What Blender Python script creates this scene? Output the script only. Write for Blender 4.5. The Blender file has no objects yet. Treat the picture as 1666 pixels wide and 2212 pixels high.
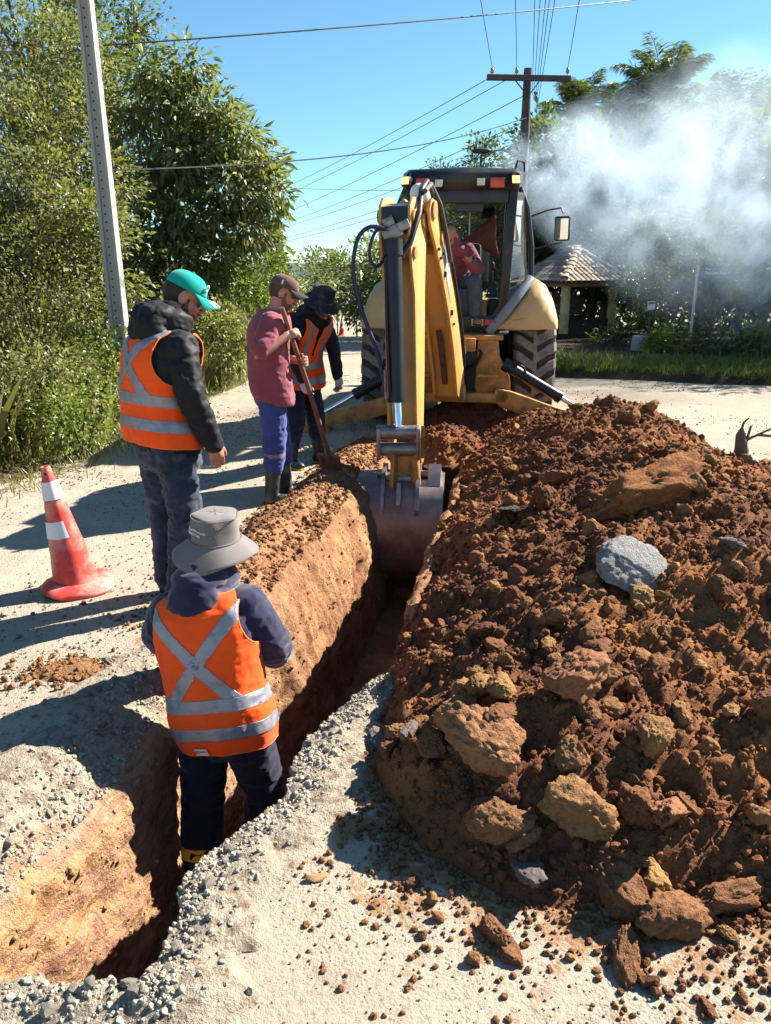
import bpy, bmesh, math, random
import numpy as np
from mathutils import Vector, Matrix, Euler

random.seed(7)
RNG = np.random.default_rng(11)
SC = bpy.context.scene
COL = SC.collection
R = math.radians

# ------------------------------------------------------------------ camera, sky, sun, exposure
CAM_H, PITCH, FPX = 1.72, R(17.4), 1650.0            # eye height, downward tilt, focal length in design pixels (1666 x 2212)
cam = bpy.data.cameras.new('camera')
cam.sensor_fit = 'VERTICAL'; cam.sensor_height = 24.0; cam.sensor_width = 24.0
cam.lens = 24.0 * FPX / 2212.0
cam.clip_start = 0.05; cam.clip_end = 3000
camo = bpy.data.objects.new('camera', cam); COL.objects.link(camo)
camo.location = (0, 0, CAM_H); camo.rotation_euler = (R(90) - PITCH, 0, 0)
SC.camera = camo

SUN_AZ, SUN_EL = R(60), R(37.5)                         # azimuth from +Y towards +X
sun_dir = Vector((math.sin(SUN_AZ) * math.cos(SUN_EL), math.cos(SUN_AZ) * math.cos(SUN_EL), math.sin(SUN_EL)))
world = bpy.data.worlds.new('World'); SC.world = world; world.use_nodes = True
wn = world.node_tree.nodes; wl = world.node_tree.links
sky = wn.new('ShaderNodeTexSky'); sky.sky_type = 'NISHITA'; sky.sun_disc = False
sky.sun_elevation = SUN_EL; sky.sun_rotation = SUN_AZ
sky.altitude = 300; sky.air_density = 1.0; sky.dust_density = 0.0; sky.ozone_density = 5.0
wn['Background'].inputs['Strength'].default_value = 0.056
tint = wn.new('ShaderNodeMix'); tint.data_type = 'RGBA'; tint.blend_type = 'MULTIPLY'; tint.inputs['Factor'].default_value = 1.0
tint.inputs[7].default_value = (0.84, 1.06, 1.0, 1)        # the clear air of that morning: a little greener than the model
wl.new(sky.outputs['Color'], tint.inputs[6]); wl.new(tint.outputs[2], wn['Background'].inputs['Color'])
sl = bpy.data.lights.new('sun', 'SUN'); sl.energy = 5.0; sl.angle = R(0.53); sl.color = (1.0, 0.93, 0.83)
slo = bpy.data.objects.new('sun', sl); COL.objects.link(slo)
slo.rotation_euler = (-sun_dir).to_track_quat('-Z', 'Y').to_euler(); slo.location = sun_dir * 60
vs = SC.view_settings
vs.view_transform = 'Standard'; vs.look = 'None'; vs.exposure = 1.70; vs.gamma = 1.0; vs.use_curve_mapping = False
SC.cycles.use_denoising = True
SC.cycles.max_bounces = 7; SC.cycles.diffuse_bounces = 3; SC.cycles.glossy_bounces = 3
SC.cycles.transmission_bounces = 4; SC.cycles.transparent_max_bounces = 8; SC.cycles.volume_bounces = 2
SC.cycles.caustics_reflective = False; SC.cycles.caustics_refractive = False
SC.cycles.volume_step_rate = 2.0; SC.cycles.volume_max_steps = 96
SC.render.film_transparent = False

# ------------------------------------------------------------------ measuring helper: design pixel at a real distance -> world point
def at(u, v, Y):
    a = (u - 833.0) / FPX; b = -(v - 1106.0) / FPX
    ry = math.cos(PITCH) + b * math.sin(PITCH); rz = -math.sin(PITCH) + b * math.cos(PITCH)
    t = Y / ry
    return Vector((a * t, Y, CAM_H + rz * t))

# ------------------------------------------------------------------ noise (numpy)
def _h(ix, iy, iz, s):
    h = (ix.astype(np.uint32) * np.uint32(374761393) + iy.astype(np.uint32) * np.uint32(668265263)
         + iz.astype(np.uint32) * np.uint32(2147483647) + np.uint32(s * 974711 % 4294967291))
    h = (h ^ (h >> np.uint32(13))) * np.uint32(1274126177)
    h = (h ^ (h >> np.uint32(16))) * np.uint32(2246822519)
    return ((h ^ (h >> np.uint32(15))) & np.uint32(0xFFFFFF)).astype(np.float32) / np.float32(8388607.5) - 1.0
def vnoise(P, s=0):
    P = np.asarray(P, np.float32); i = np.floor(P); f = P - i; i = i.astype(np.int64)
    f = f * f * (3 - 2 * f)
    x, y, z = i[:, 0], i[:, 1], i[:, 2]; fx, fy, fz = f[:, 0], f[:, 1], f[:, 2]
    r = 0
    for dx in (0, 1):
        for dy in (0, 1):
            for dz in (0, 1):
                w = (fx if dx else 1 - fx) * (fy if dy else 1 - fy) * (fz if dz else 1 - fz)
                r = r + w * _h(x + dx, y + dy, z + dz, s)
    return r
def fbm(P, o=4, s=0, g=0.5, ridge=False):
    P = np.asarray(P, np.float32); r = np.zeros(len(P), np.float32); a = 1.0; t = 0
    for k in range(o):
        n = vnoise(P * (2.03 ** k) + 17.3 * k, s + k)
        if ridge: n = 1 - 2 * np.abs(n)
        r += a * n; t += a; a *= g
    return r / t
def fbm2(x, y, sc, o=4, s=0, g=0.5, ridge=False):
    return fbm(np.stack([x * sc, y * sc, np.full_like(x, 0.37)], 1), o, s, g, ridge)

# ------------------------------------------------------------------ objects
def tag(o, label=None, cat=None, group=None, kind=None):
    if label: o['label'] = label
    if cat: o['category'] = cat
    if group: o['group'] = group
    if kind: o['kind'] = kind
    return o
def link(name, data, parent=None, loc=None, rot=None):
    o = bpy.data.objects.new(name, data); COL.objects.link(o)
    if parent is not None: o.parent = parent
    if loc is not None: o.location = loc
    if rot is not None: o.rotation_euler = rot
    return o
def empty(name, loc=(0, 0, 0), rz=0.0, label=None, cat=None, group=None):
    o = link(name, None, None, loc, (0, 0, rz)); o.empty_display_size = 0.1
    return tag(o, label, cat, group)
def np_mesh(name, V, F, mat=None, smooth=True, attr=None):
    V = np.asarray(V, np.float32); F = np.asarray(F, np.int32); n, k = F.shape
    me = bpy.data.meshes.new(name)
    me.vertices.add(len(V)); me.vertices.foreach_set('co', V.ravel())
    me.loops.add(n * k); me.loops.foreach_set('vertex_index', F.ravel())
    me.polygons.add(n); me.polygons.foreach_set('loop_start', np.arange(0, n * k, k, dtype=np.int32))
    me.polygons.foreach_set('loop_total', np.full(n, k, np.int32))
    me.polygons.foreach_set('use_smooth', np.full(n, smooth))
    me.update(calc_edges=True)
    if attr:
        for an, (dom, arr) in attr.items():
            arr = np.asarray(arr, np.float32)
            a = me.attributes.new(an, 'FLOAT' if arr.ndim == 1 else 'FLOAT_VECTOR', dom)
            a.data.foreach_set('value' if arr.ndim == 1 else 'vector', arr.ravel())
    if mat: me.materials.append(mat)
    return me
def verts_of(me):
    a = np.empty(len(me.vertices) * 3, np.float32); me.vertices.foreach_get('co', a); return a.reshape(-1, 3)
def normals_of(me):
    a = np.empty(len(me.vertices) * 3, np.float32); me.vertex_normals.foreach_get('vector', a); return a.reshape(-1, 3)
def set_verts(me, V):
    me.vertices.foreach_set('co', np.asarray(V, np.float32).ravel()); me.update()
def copy_tree(o, parent=None):
    c = o.copy(); COL.objects.link(c); c.parent = parent
    for ch in [q for q in KIDS.get(o.name, [])]: copy_tree(ch, c)
    return c
KIDS = {}

class MB:
    """collects simple shapes; build() links them as one mesh object"""
    def __init__(s): s.V = []; s.F = []
    def add(s, vs_, fs):
        b = len(s.V); s.V += [tuple(v) for v in vs_]; s.F += [tuple(i + b for i in f) for f in fs]; return s
    def box(s, c, d, rot=None, bev=0.0):
        x, y, z = d[0] / 2, d[1] / 2, d[2] / 2
        if bev <= 0:
            vs_ = [Vector((a * x, b * y, e * z)) for a in (-1, 1) for b in (-1, 1) for e in (-1, 1)]
            fs = [(0, 1, 3, 2), (4, 6, 7, 5), (0, 4, 5, 1), (2, 3, 7, 6), (0, 2, 6, 4), (1, 5, 7, 3)]
        else:
            bm = bmesh.new(); bmesh.ops.create_cube(bm, size=1)
            for v in bm.verts: v.co = Vector((v.co.x * 2 * x, v.co.y * 2 * y, v.co.z * 2 * z))
            bmesh.ops.bevel(bm, geom=bm.edges[:], offset=bev, segments=2, affect='EDGES', profile=0.5)
            vs_ = [v.co.copy() for v in bm.verts]; fs = [[v.index for v in f.verts] for f in bm.faces]; bm.free()
        m = (rot if isinstance(rot, Matrix) else (Euler(rot).to_matrix() if rot else Matrix.Identity(3)))
        c = Vector(c); return s.add([m @ v + c for v in vs_], fs)
    def bar(s, p0, p1, w, h=None, up=(0, 0, 1), bev=0.0):
        p0 = Vector(p0); p1 = Vector(p1); d = p1 - p0; L = d.length; d.normalize()
        up = Vector(up); r = d.cross(up)
        if r.length < 1e-4: r = d.cross(Vector((0, 1, 0)))
        r.normalize(); u = r.cross(d)
        return s.box((p0 + p1) / 2, (w, L, h or w), Matrix((r, d, u)).transposed(), bev)
    def tube(s, pts, rad, n=8, cap=True, asp=None, up=None):
        pts = [Vector(p) for p in pts]; m = len(pts)
        if not hasattr(rad, '__len__'): rad = [rad] * m
        rings = []; pr = None
        for i, p in enumerate(pts):
            t = (pts[min(i + 1, m - 1)] - pts[max(i - 1, 0)])
            if t.length < 1e-9: t = Vector((0, 0, 1))
            t.normalize()
            if pr is None:
                a = Vector(up) if up else (Vector((0, 0, 1)) if abs(t.z) < 0.9 else Vector((0, 1, 0)))
                r = t.cross(a).normalized()
            else:
                r = (pr - t * pr.dot(t)); r = r.normalized() if r.length > 1e-6 else pr
            pr = r; q = r.cross(t); rr = rad[i]
            ra, rb = (rr if hasattr(rr, '__len__') else (rr, rr))
            rings.append([p + r * (ra * math.cos(2 * math.pi * k / n)) + q * (rb * math.sin(2 * math.pi * k / n)) for k in range(n)])
        vs_ = [v for g in rings for v in g]; fs = []
        for i in range(m - 1):
            for k in range(n):
                fs.append((i * n + k, i * n + (k + 1) % n, (i + 1) * n + (k + 1) % n, (i + 1) * n + k))
        if cap: fs.append(tuple(range(n))[::-1]); fs.append(tuple((m - 1) * n + k for k in range(n)))
        return s.add(vs_, fs)
    def cyl(s, p0, p1, r0, r1=None, n=16): return s.tube([p0, p1], [r0, r0 if r1 is None else r1], n)
    def lathe(s, prof, o=(0, 0, 0), n=24, m=None, close=False):
        o = Vector(o); m = m or Matrix.Identity(3); vs_ = []; fs = []; k = len(prof)
        for j in range(n):
            a = 2 * math.pi * j / n
            for r_, z in prof: vs_.append(m @ Vector((r_ * math.cos(a), r_ * math.sin(a), z)) + o)
        for j in range(n):
            jj = (j + 1) % n
            for i in range(k - 1 if not close else k):
                ii = (i + 1) % k
                fs.append((j * k + i, jj * k + i, jj * k + ii, j * k + ii))
        return s.add(vs_, fs)
    def prism(s, poly, a, b, fx):
        """poly: 2-D outline; fx(p, q, t) -> world point, t = a or b"""
        n = len(poly); vs_ = [fx(p, q, a) for p, q in poly] + [fx(p, q, b) for p, q in poly]
        fs = [tuple(range(n))[::-1], tuple(range(n, 2 * n))] + [(i, (i + 1) % n, n + (i + 1) % n, n + i) for i in range(n)]
        return s.add(vs_, fs)
    def ell(s, c, r, m=None, nu=16, nv=10):
        c = Vector(c); m = m or Matrix.Identity(3); vs_ = []; fs = []
        for i in range(nv + 1):
            ph = math.pi * i / nv
            for k in range(nu):
                th = 2 * math.pi * k / nu
                vs_.append(m @ Vector((r[0] * math.sin(ph) * math.cos(th), r[1] * math.sin(ph) * math.sin(th), r[2] * math.cos(ph))) + c)
        for i in range(nv):
            for k in range(nu): fs.append((i * nu + k, (i + 1) * nu + k, (i + 1) * nu + (k + 1) % nu, i * nu + (k + 1) % nu))
        return s.add(vs_, fs)
    def loft(s, rings, cap=True):
        n = len(rings[0]); m = len(rings); fs = []
        for i in range(m - 1):
            for k in range(n): fs.append((i * n + k, i * n + (k + 1) % n, (i + 1) * n + (k + 1) % n, (i + 1) * n + k))
        if cap: fs.append(tuple(range(n))[::-1]); fs.append(tuple((m - 1) * n + k for k in range(n)))
        return s.add([v for g in rings for v in g], fs)
    def mesh(s, name, mat=None, smooth=None, bevel=0.0):
        me = bpy.data.meshes.new(name); me.from_pydata([tuple(v) for v in s.V], [], s.F)
        bm = bmesh.new(); bm.from_mesh(me)
        bmesh.ops.remove_doubles(bm, verts=bm.verts[:], dist=1e-5)
        if bevel > 0:
            es = [e for e in bm.edges if len(e.link_faces) == 2 and e.calc_face_angle(0) > 0.6]
            bmesh.ops.bevel(bm, geom=es, offset=bevel, segments=2, affect='EDGES', profile=0.5, clamp_overlap=True)
        bmesh.ops.recalc_face_normals(bm, faces=bm.faces[:])
        bm.to_mesh(me); bm.free()
        if smooth is not None and smooth > 0:
            for p in me.polygons: p.use_smooth = True
            me.set_sharp_from_angle(angle=R(smooth))
        if mat: me.materials.append(mat)
        return me
    def build(s, name, mat=None, parent=None, smooth=None, loc=None, rot=None, bevel=0.0):
        o = link(name, s.mesh(name, mat, smooth, bevel), parent, loc, rot)
        if parent is not None: KIDS.setdefault(parent.name, []).append(o)
        return o

# ------------------------------------------------------------------ materials
def new_mat(name):
    m = bpy.data.materials.new(name); m.use_nodes = True
    nt = m.node_tree; b = nt.nodes['Principled BSDF']
    return m, nt, b
def node(nt, t, **kw):
    n = nt.nodes.new(t)
    for k, v in kw.items():
        if k == 'i':
            for kk, vv in v.items(): n.inputs[kk].default_value = vv
        else: setattr(n, k, v)
    return n
def L(nt, a, b): nt.links.new(a, b)
def c4(c): return (c[0], c[1], c[2], 1.0)
def ramp(nt, fac, stops, interp='LINEAR'):
    r = nt.nodes.new('ShaderNodeValToRGB'); r.color_ramp.interpolation = interp
    e = r.color_ramp.elements
    while len(e) < len(stops): e.new(0.5)
    for i, (p, c) in enumerate(stops): e[i].position = p; e[i].color = c4(c) if hasattr(c, '__len__') else (c, c, c, 1)
    if fac is not None: L(nt, fac, r.inputs[0])
    return r.outputs[0]
def noise(nt, vec, scale, detail=4, rough=0.55, dist=0.0):
    n = node(nt, 'ShaderNodeTexNoise', i={'Scale': scale, 'Detail': detail, 'Roughness': rough, 'Distortion': dist})
    if vec is not None: L(nt, vec, n.inputs['Vector'])
    return n.outputs['Fac']
def mixc(nt, fac, a, b, mode='MIX'):
    m = nt.nodes.new('ShaderNodeMix'); m.data_type = 'RGBA'; m.blend_type = mode
    for s_, v in ((m.inputs['Factor'], fac), (m.inputs[6], a), (m.inputs[7], b)):
        if hasattr(v, 'is_linked') or isinstance(v, bpy.types.NodeSocket): L(nt, v, s_)
        elif hasattr(v, '__len__'): s_.default_value = c4(v)
        else: s_.default_value = v
    return m.outputs[2]
def mth(nt, op, a, b=None, c=None, clamp=False):
    m = nt.nodes.new('ShaderNodeMath'); m.operation = op; m.use_clamp = clamp
    for s_, v in zip(m.inputs, (a, b, c)):
        if v is None: continue
        if isinstance(v, bpy.types.NodeSocket): L(nt, v, s_)
        else: s_.default_value = v
    return m.outputs[0]
def coord(nt, which='Object'):
    return nt.nodes.new('ShaderNodeTexCoord').outputs[which]
def position(nt): return nt.nodes.new('ShaderNodeNewGeometry').outputs['Position']
def bump(nt, b, h, strength=0.3, dist=0.02):
    n = node(nt, 'ShaderNodeBump', i={'Strength': strength, 'Distance': dist}); L(nt, h, n.inputs['Height']); L(nt, n.outputs[0], b.inputs['Normal'])
def pmat(name, base, rough=0.6, metal=0.0, var=0.2, scale=6.0, bs=0.15, bscale=80.0, dirt=None, dirt_amt=0.5, dscale=5.0, spec=0.4, rvar=0.15, bdist=0.005, space='Object', sheen=0.0):
    """painted / plain material with blotchy tone, optional dirt colour and fine relief"""
    m, nt, b = new_mat(name); v = coord(nt, space)
    n1 = noise(nt, v, scale, 5, 0.6)
    lo = [max(0, c * (1 - var)) for c in base]; hi = [min(1, c * (1 + var)) for c in base]
    colr = ramp(nt, n1, [(0.3, lo), (0.7, hi)])
    if dirt is not None:
        n2 = noise(nt, v, dscale, 6, 0.65)
        f = ramp(nt, n2, [(0.62 - 0.3 * dirt_amt, 0.0), (0.75 - 0.2 * dirt_amt, 1.0)])
        colr = mixc(nt, mth(nt, 'MULTIPLY', f, min(1.0, 0.45 + dirt_amt * 0.5)), colr, dirt)
    L(nt, colr, b.inputs['Base Color'])
    n3 = noise(nt, v, bscale, 4, 0.6)
    L(nt, mth(nt, 'ADD', mth(nt, 'MULTIPLY', n1, rvar * 2), rough - rvar, clamp=True), b.inputs['Roughness'])
    b.inputs['Metallic'].default_value = metal
    b.inputs['Specular IOR Level'].default_value = spec
    if sheen: b.inputs['Sheen Weight'].default_value = sheen
    if bs > 0: bump(nt, b, n3, bs, bdist)
    return m
# ================================================================== TERRAIN
# ---- trench plan: right and left rim as x over y
YR = [1.30, 1.48, 1.79, 1.95, 2.06, 2.19, 2.54, 2.81, 3.12, 4.18, 5.68, 7.04, 8.70]
XRp = [-0.60, -0.62, -0.60, -0.53, -0.46, -0.36, -0.33, -0.14, 0.02, 0.20, 0.48, 0.72, 1.02]
YL = [1.30, 1.90, 2.29, 2.43, 2.88, 3.10, 4.00, 5.00, 6.00, 7.00, 8.70]
XLp = [-1.30, -1.20, -1.10, -1.07, -1.00, -0.93, -0.68, -0.46, -0.27, -0.06, 0.40]
def rim_r(y): return np.interp(y, YR, XRp) + 0.035 * fbm2(y, y * 0, 3.0, 4, 31)
def rim_l(y): return np.interp(y, YL, XLp) + 0.040 * fbm2(y, y * 0 + 5, 2.6, 4, 41)
def ground_z(x, y):
    """lie of the land: level round the trench, falling away with the road beyond"""
    t = np.clip((y - 12.5) / 1.0, 0, None)
    z = -0.046 * np.where(t < 4, t * t / 8, t - 2)
    return np.maximum(z, -1.75) - 0.0 * x

def graded(lo, hi, fine0, fine1, step, grow):
    a = list(np.arange(fine0, fine1 + 1e-6, step)); s = step; x = fine1
    while x < hi: s = min(s * grow, 40); x += s; a.append(x)
    s = step; x = fine0; b = []
    while x > lo: s = min(s * grow, 40); x -= s; b.append(x)
    return np.array(b[::-1] + a)

# gravel road material: pale compacted gravel with pebbles, damp stains, soil smears round the trench
def road_material():
    m, nt, b = new_mat('gravel_road'); p = position(nt)
    n_big = noise(nt, p, 0.55, 5, 0.6); n_mid = noise(nt, p, 4.5, 5, 0.65); n_fine = noise(nt, p, 60, 5, 0.7)
    base = ramp(nt, n_big, [(0.3, (0.32, 0.265, 0.20)), (0.7, (0.42, 0.355, 0.27))])
    base = mixc(nt, ramp(nt, n_mid, [(0.45, 0.0), (0.75, 0.55)]), base, (0.25, 0.205, 0.155))
    vor = node(nt, 'ShaderNodeTexVoronoi', i={'Scale': 95.0, 'Randomness': 1.0}); L(nt, p, vor.inputs['Vector'])
    base = mixc(nt, ramp(nt, vor.outputs['Color'], [(0.35, 0.0), (0.95, 0.30)]), base, (0.46, 0.41, 0.34))
    base = mixc(nt, ramp(nt, n_fine, [(0.30, 0.75), (0.46, 0.0)]), base, (0.15, 0.118, 0.088))
    # red-brown soil trodden and spilled near the heap and the trench
    at_ = nt.nodes.new('ShaderNodeAttribute'); at_.attribute_name = 'soil'
    n_s = noise(nt, p, 9.0, 6, 0.7)
    f = mth(nt, 'GREATER_THAN', mth(nt, 'ADD', at_.outputs['Fac'], mth(nt, 'MULTIPLY', mth(nt, 'SUBTRACT', n_s, 0.5), 1.9)), 0.52)
    n_soft = ramp(nt, mth(nt, 'ADD', at_.outputs['Fac'], mth(nt, 'MULTIPLY', mth(nt, 'SUBTRACT', n_s, 0.5), 1.9)), [(0.42, 0.0), (0.66, 0.85)])
    base = mixc(nt, n_soft, base, ramp(nt, n_fine, [(0.3, (0.17, 0.085, 0.035)), (0.7, (0.36, 0.19, 0.08))]))
    L(nt, base, b.inputs['Base Color']); b.inputs['Roughness'].default_value = 0.95; b.inputs['Specular IOR Level'].default_value = 0.15
    n_gr = noise(nt, p, 170, 4, 0.75)
    h = mth(nt, 'ADD', mth(nt, 'MULTIPLY', mth(nt, 'MULTIPLY', vor.outputs['Distance'], ramp(nt, noise(nt, p, 2.2, 4), [(0.42, 0.0), (0.62, 1.0)])), -0.55), mth(nt, 'ADD', mth(nt, 'MULTIPLY', n_fine, 1.1), mth(nt, 'ADD', mth(nt, 'MULTIPLY', n_mid, 1.4), mth(nt, 'MULTIPLY', n_gr, 0.45))))
    bump(nt, b, h, 0.6, 0.016)
    return m
M_ROAD = road_material()

HEAP = np.array([(0.02, 2.10), (0.12, 1.92), (0.36, 1.79), (0.80, 1.70), (1.20, 1.66), (1.9, 1.66), (2.7, 2.2), (3.1, 3.4), (3.25, 4.6), (3.2, 5.6), (3.05, 6.4),
                 (2.8, 7.3), (2.4, 8.2), (1.95, 8.75), (1.45, 8.8), (1.05, 8.2), (0.80, 7.2), (0.53, 5.75), (0.27, 4.45), (0.10, 3.5), (0.02, 2.95), (-0.06, 2.55), (-0.02, 2.25)])
def poly_dist(x, y, poly):
    """signed distance, positive inside"""
    d = np.full(x.shape, 1e9); ins = np.zeros(x.shape, bool); n = len(poly)
    for i in range(n):
        ax, ay = poly[i]; bx, by = poly[(i + 1) % n]
        ex, ey = bx - ax, by - ay
        t = np.clip(((x - ax) * ex + (y - ay) * ey) / (ex * ex + ey * ey), 0, 1)
        d = np.minimum(d, np.hypot(x - ax - t * ex, y - ay - t * ey))
        c = ((ay > y) != (by > y)); xi = (bx - ax) * (y - ay) / (by - ay + 1e-12) + ax
        ins ^= c & (x < xi)
    return np.where(ins, d, -d)

# ---- road sheet (reaches the horizon; open where the trench is)
gx = graded(-900, 900, -3.4, 3.6, 0.03, 1.09); gy = graded(-60, 1400, 1.05, 9.6, 0.03, 1.09)
X, Y = np.meshgrid(gx, gy); x = X.ravel(); y = Y.ravel()
near = np.clip(1.4 - np.maximum(np.abs(x) - 3, np.abs(y - 5) - 4.5) * 0.25, 0, 1)
z = ground_z(x, y) + near * (0.006 * fbm2(x, y, 9.0, 3, 3) + 0.0035 * fbm2(x, y, 30.0, 2, 5)) + 0.022 * fbm2(x, y, 0.9, 3, 4) * np.clip(near + .4, 0, 1)
z[(y > 1.3) & (y < 8.8) & (x > -2.2) & (x < 1.6)] *= 0.6
dh = poly_dist(x, y, HEAP); dl = np.where((y > 1.2) & (y < 9), rim_l(y) - x, 9); dr = np.where((y > 1.2) & (y < 9), x - rim_r(y), 9)
soil = np.clip(1 - (-dh) / 0.55, 0, 1) * 0.75
soil = np.maximum(soil, np.clip(1 - (-dh) / 1.6, 0, 1) * 0.36 * (y < 3.4))
soil = np.maximum(soil, np.where((y > 3.3) & (dl > 0), np.clip(1 - dl / 0.75, 0, 1) * 0.8, 0))
soil = np.maximum(soil, np.clip(1 - np.hypot((x + 1.47) / 0.32, (y - 3.08) / 0.18), 0, 1) * 0.9)
soil = np.maximum(soil, np.where((y > 1.0) & (y < 2.6) & (x > -0.4), 0.20, 0.05 * (y < 9)))
nxx, nyy = len(gx), len(gy)
ii = np.arange(nyy - 1)[:, None] * nxx + np.arange(nxx - 1)[None]
F = np.stack([ii, ii + 1, ii + 1 + nxx, ii + nxx], -1).reshape(-1, 4)
cx_ = x[F].mean(1); cy_ = y[F].mean(1)
hole = (cy_ > 1.405) & (cy_ < 8.45) & (cx_ > rim_l(cy_) - 0.20 - 0.12 * np.clip((3.4 - cy_) / 0.5, 0, 1)) & (cx_ < rim_r(cy_) + 0.16)
hole |= (cy_ > 3.0) & (cy_ < 8.45) & (cx_ > rim_l(cy_) - 0.20) & (cx_ < rim_r(cy_) + 0.3)
road = link('road', np_mesh('road', np.stack([x, y, z], 1), F[~hole], M_ROAD, True, {'soil': ('POINT', soil)}))
tag(road, 'pale compacted gravel road and yard around the trench', None, None, 'structure')

# ---- trench: swept lip, walls and floor
def trench_material():
    m, nt, b = new_mat('trench_earth'); p = position(nt)
    sep = node(nt, 'ShaderNodeSeparateXYZ'); L(nt, p, sep.inputs[0])
    n1 = noise(nt, p, 3.2, 6, 0.65, 0.4); n2 = noise(nt, p, 22, 6, 0.7); n3 = noise(nt, p, 75, 4, 0.7)
    mp = node(nt, 'ShaderNodeMapping', i={'Scale': (5.0, 2.2, 16.0), 'Rotation': (0.0, 0.25, 0.5)}); L(nt, p, mp.inputs[0])
    nst = noise(nt, mp.outputs[0], 1.0, 6, 0.65, 1.2)
    clay = ramp(nt, nst, [(0.28, (0.21, 0.09, 0.05)), (0.40, (0.35, 0.185, 0.09)), (0.49, (0.43, 0.275, 0.14)), (0.56, (0.38, 0.20, 0.14)), (0.63, (0.33, 0.17, 0.095)), (0.72, (0.50, 0.37, 0.23))])
    red = ramp(nt, n1, [(0.30, (0.21, 0.095, 0.05)), (0.5, (0.32, 0.165, 0.085)), (0.70, (0.45, 0.27, 0.13))])
    side = mth(nt, 'MULTIPLY', mth(nt, 'SUBTRACT', sep.outputs['X'], mth(nt, 'SUBTRACT', mth(nt, 'MULTIPLY', sep.outputs['Y'], 0.235), 1.2)), 3.0, clamp=True)
    fy = mth(nt, 'MULTIPLY', mth(nt, 'SUBTRACT', mth(nt, 'ADD', sep.outputs['Y'], mth(nt, 'MULTIPLY', side, 0.7)), 3.35), 1.2, clamp=True)
    earth = mixc(nt, fy, clay, red)
    grav = ramp(nt, n2, [(0.25, (0.17, 0.141, 0.108)), (0.5, (0.33, 0.276, 0.208)), (0.75, (0.43, 0.365, 0.28))])
    # gravel layer on top: about 12 cm thick by the near end, thin by the far berm
    lim = mth(nt, 'ADD', mth(nt, 'MULTIPLY', fy, 0.32), mth(nt, 'MULTIPLY', mth(nt, 'SUBTRACT', n1, 0.5), 0.55))
    g = mth(nt, 'ADD', mth(nt, 'MULTIPLY', mth(nt, 'SUBTRACT', sep.outputs['Z'], mth(nt, 'SUBTRACT', lim, 0.16)), 16.0), 0.0, clamp=True)
    colr = mixc(nt, g, earth, grav)
    colr = mixc(nt, ramp(nt, n2, [(0.30, 0.7), (0.48, 0.0)]), colr, (0.13, 0.055, 0.028))
    L(nt, colr, b.inputs['Base Color']); b.inputs['Roughness'].default_value = 0.95; b.inputs['Specular IOR Level'].default_value = 0.12
    bump(nt, b, mth(nt, 'ADD', mth(nt, 'MULTIPLY', n2, 1.6), n3), 0.8, 0.02)
    return m
M_TRENCH = trench_material()
rows = np.arange(1.34, 8.72, 0.0155)
xl = rim_l(rows); xr = rim_r(rows)
dep = -1.08 * np.clip((rows - 1.47) / 0.13, 0, 1) ** 0.7
dep *= np.clip((8.62 - rows) / 1.3, 0, 1) ** 0.6
# section: u in 0..1 for each stretch
def stretch(n): return np.linspace(0, 1, n, endpoint=False)
cols = []
berm = np.clip((rows - 3.5) / 0.5, 0, 1) * np.clip((8.4 - rows) / 0.8, 0, 1)
cham = np.clip((3.4 - rows) / 0.5, 0, 1) * np.clip((rows - 1.5) / 0.2, 0, 1); wl_ = 0.34 + 0.16 * berm + 0.10 * cham + 0.10 * (0.5 + fbm2(rows, rows * 0 + 3, 5.0, 4, 55, 0.65))
for u in stretch(30):
    a = np.sin(u * math.pi) ** 1.2
    cols.append((xl - wl_ * (1 - u), -0.045 * (1 - u) ** 3 + a * (0.035 + 0.10 * berm) - cham * 0.15 * u ** 2.8, 0.35 + 0.65 * min(1, u * 4), u))
for u in stretch(60):
    rnd = 0.05 * (1 - (1 - min(1, u * 9)) ** 2) * (1 - 0.6 * u)
    cols.append((xl + 0.015 + rnd + 0.10 * u + berm * 0.10 * min(1, u * 3), dep * u - cham * 0.15 * (1 - u), 1.0, 1))
for u in stretch(24):
    a = xl + 0.135 + berm * 0.10; bb = xr - 0.10
    cols.append((a + (bb - a) * u, dep - 0.02 * math.sin(math.pi * u), 0.8, 1))
for u in stretch(56):
    w = 1 - u; cols.append((xr - 0.09 * w, dep * w, 0.9, 1))
for u in list(stretch(22)) + [1.0]:
    a = math.sin(u * math.pi) ** 1.2
    cols.append((xr + (0.34 - 0.24 * np.clip((rows - 2.7) / 0.5, 0, 1)) * u, a * 0.03 - 0.05 * u ** 3 + 0.0 * rows, 0.35 + 0.65 * min(1, (1 - u) * 4), 1 - u))
PX = np.stack([c[0] for c in cols], 1); PZ = np.stack([c[1] for c in cols], 1); W = np.array([c[2] for c in cols])
PY = np.repeat(rows[:, None], PX.shape[1], 1)
P = np.stack([PX.ravel(), PY.ravel(), PZ.ravel()], 1)
w = np.repeat(W[None], len(rows), 0).ravel()
edge = np.clip((rows - 1.36) / 0.15, 0, 1) * np.clip((8.7 - rows) / 0.2, 0, 1)
w = w * np.repeat(edge[:, None], PX.shape[1], 1).ravel()
lip = np.clip(1 - np.abs(P[:, 2]) / 0.16, 0, 1)
big = fbm(P * 4.0, 4, 51); med = fbm(P * 14.0, 3, 61, 0.6); chunk = fbm(P * 26.0, 3, 71, 0.6, True)
nx = fbm(P * 5.0 + 9.1, 4, 81); nz = fbm(P * 9.0 + 3.3, 3, 91)
bm_ = np.repeat(berm[:, None], PX.shape[1], 1).ravel()
marks = fbm(np.stack([P[:, 0] * 0, P[:, 1] * 11 + P[:, 2] * 1.5, P[:, 2] * 0.6], 1), 3, 97, 0.55)
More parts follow.
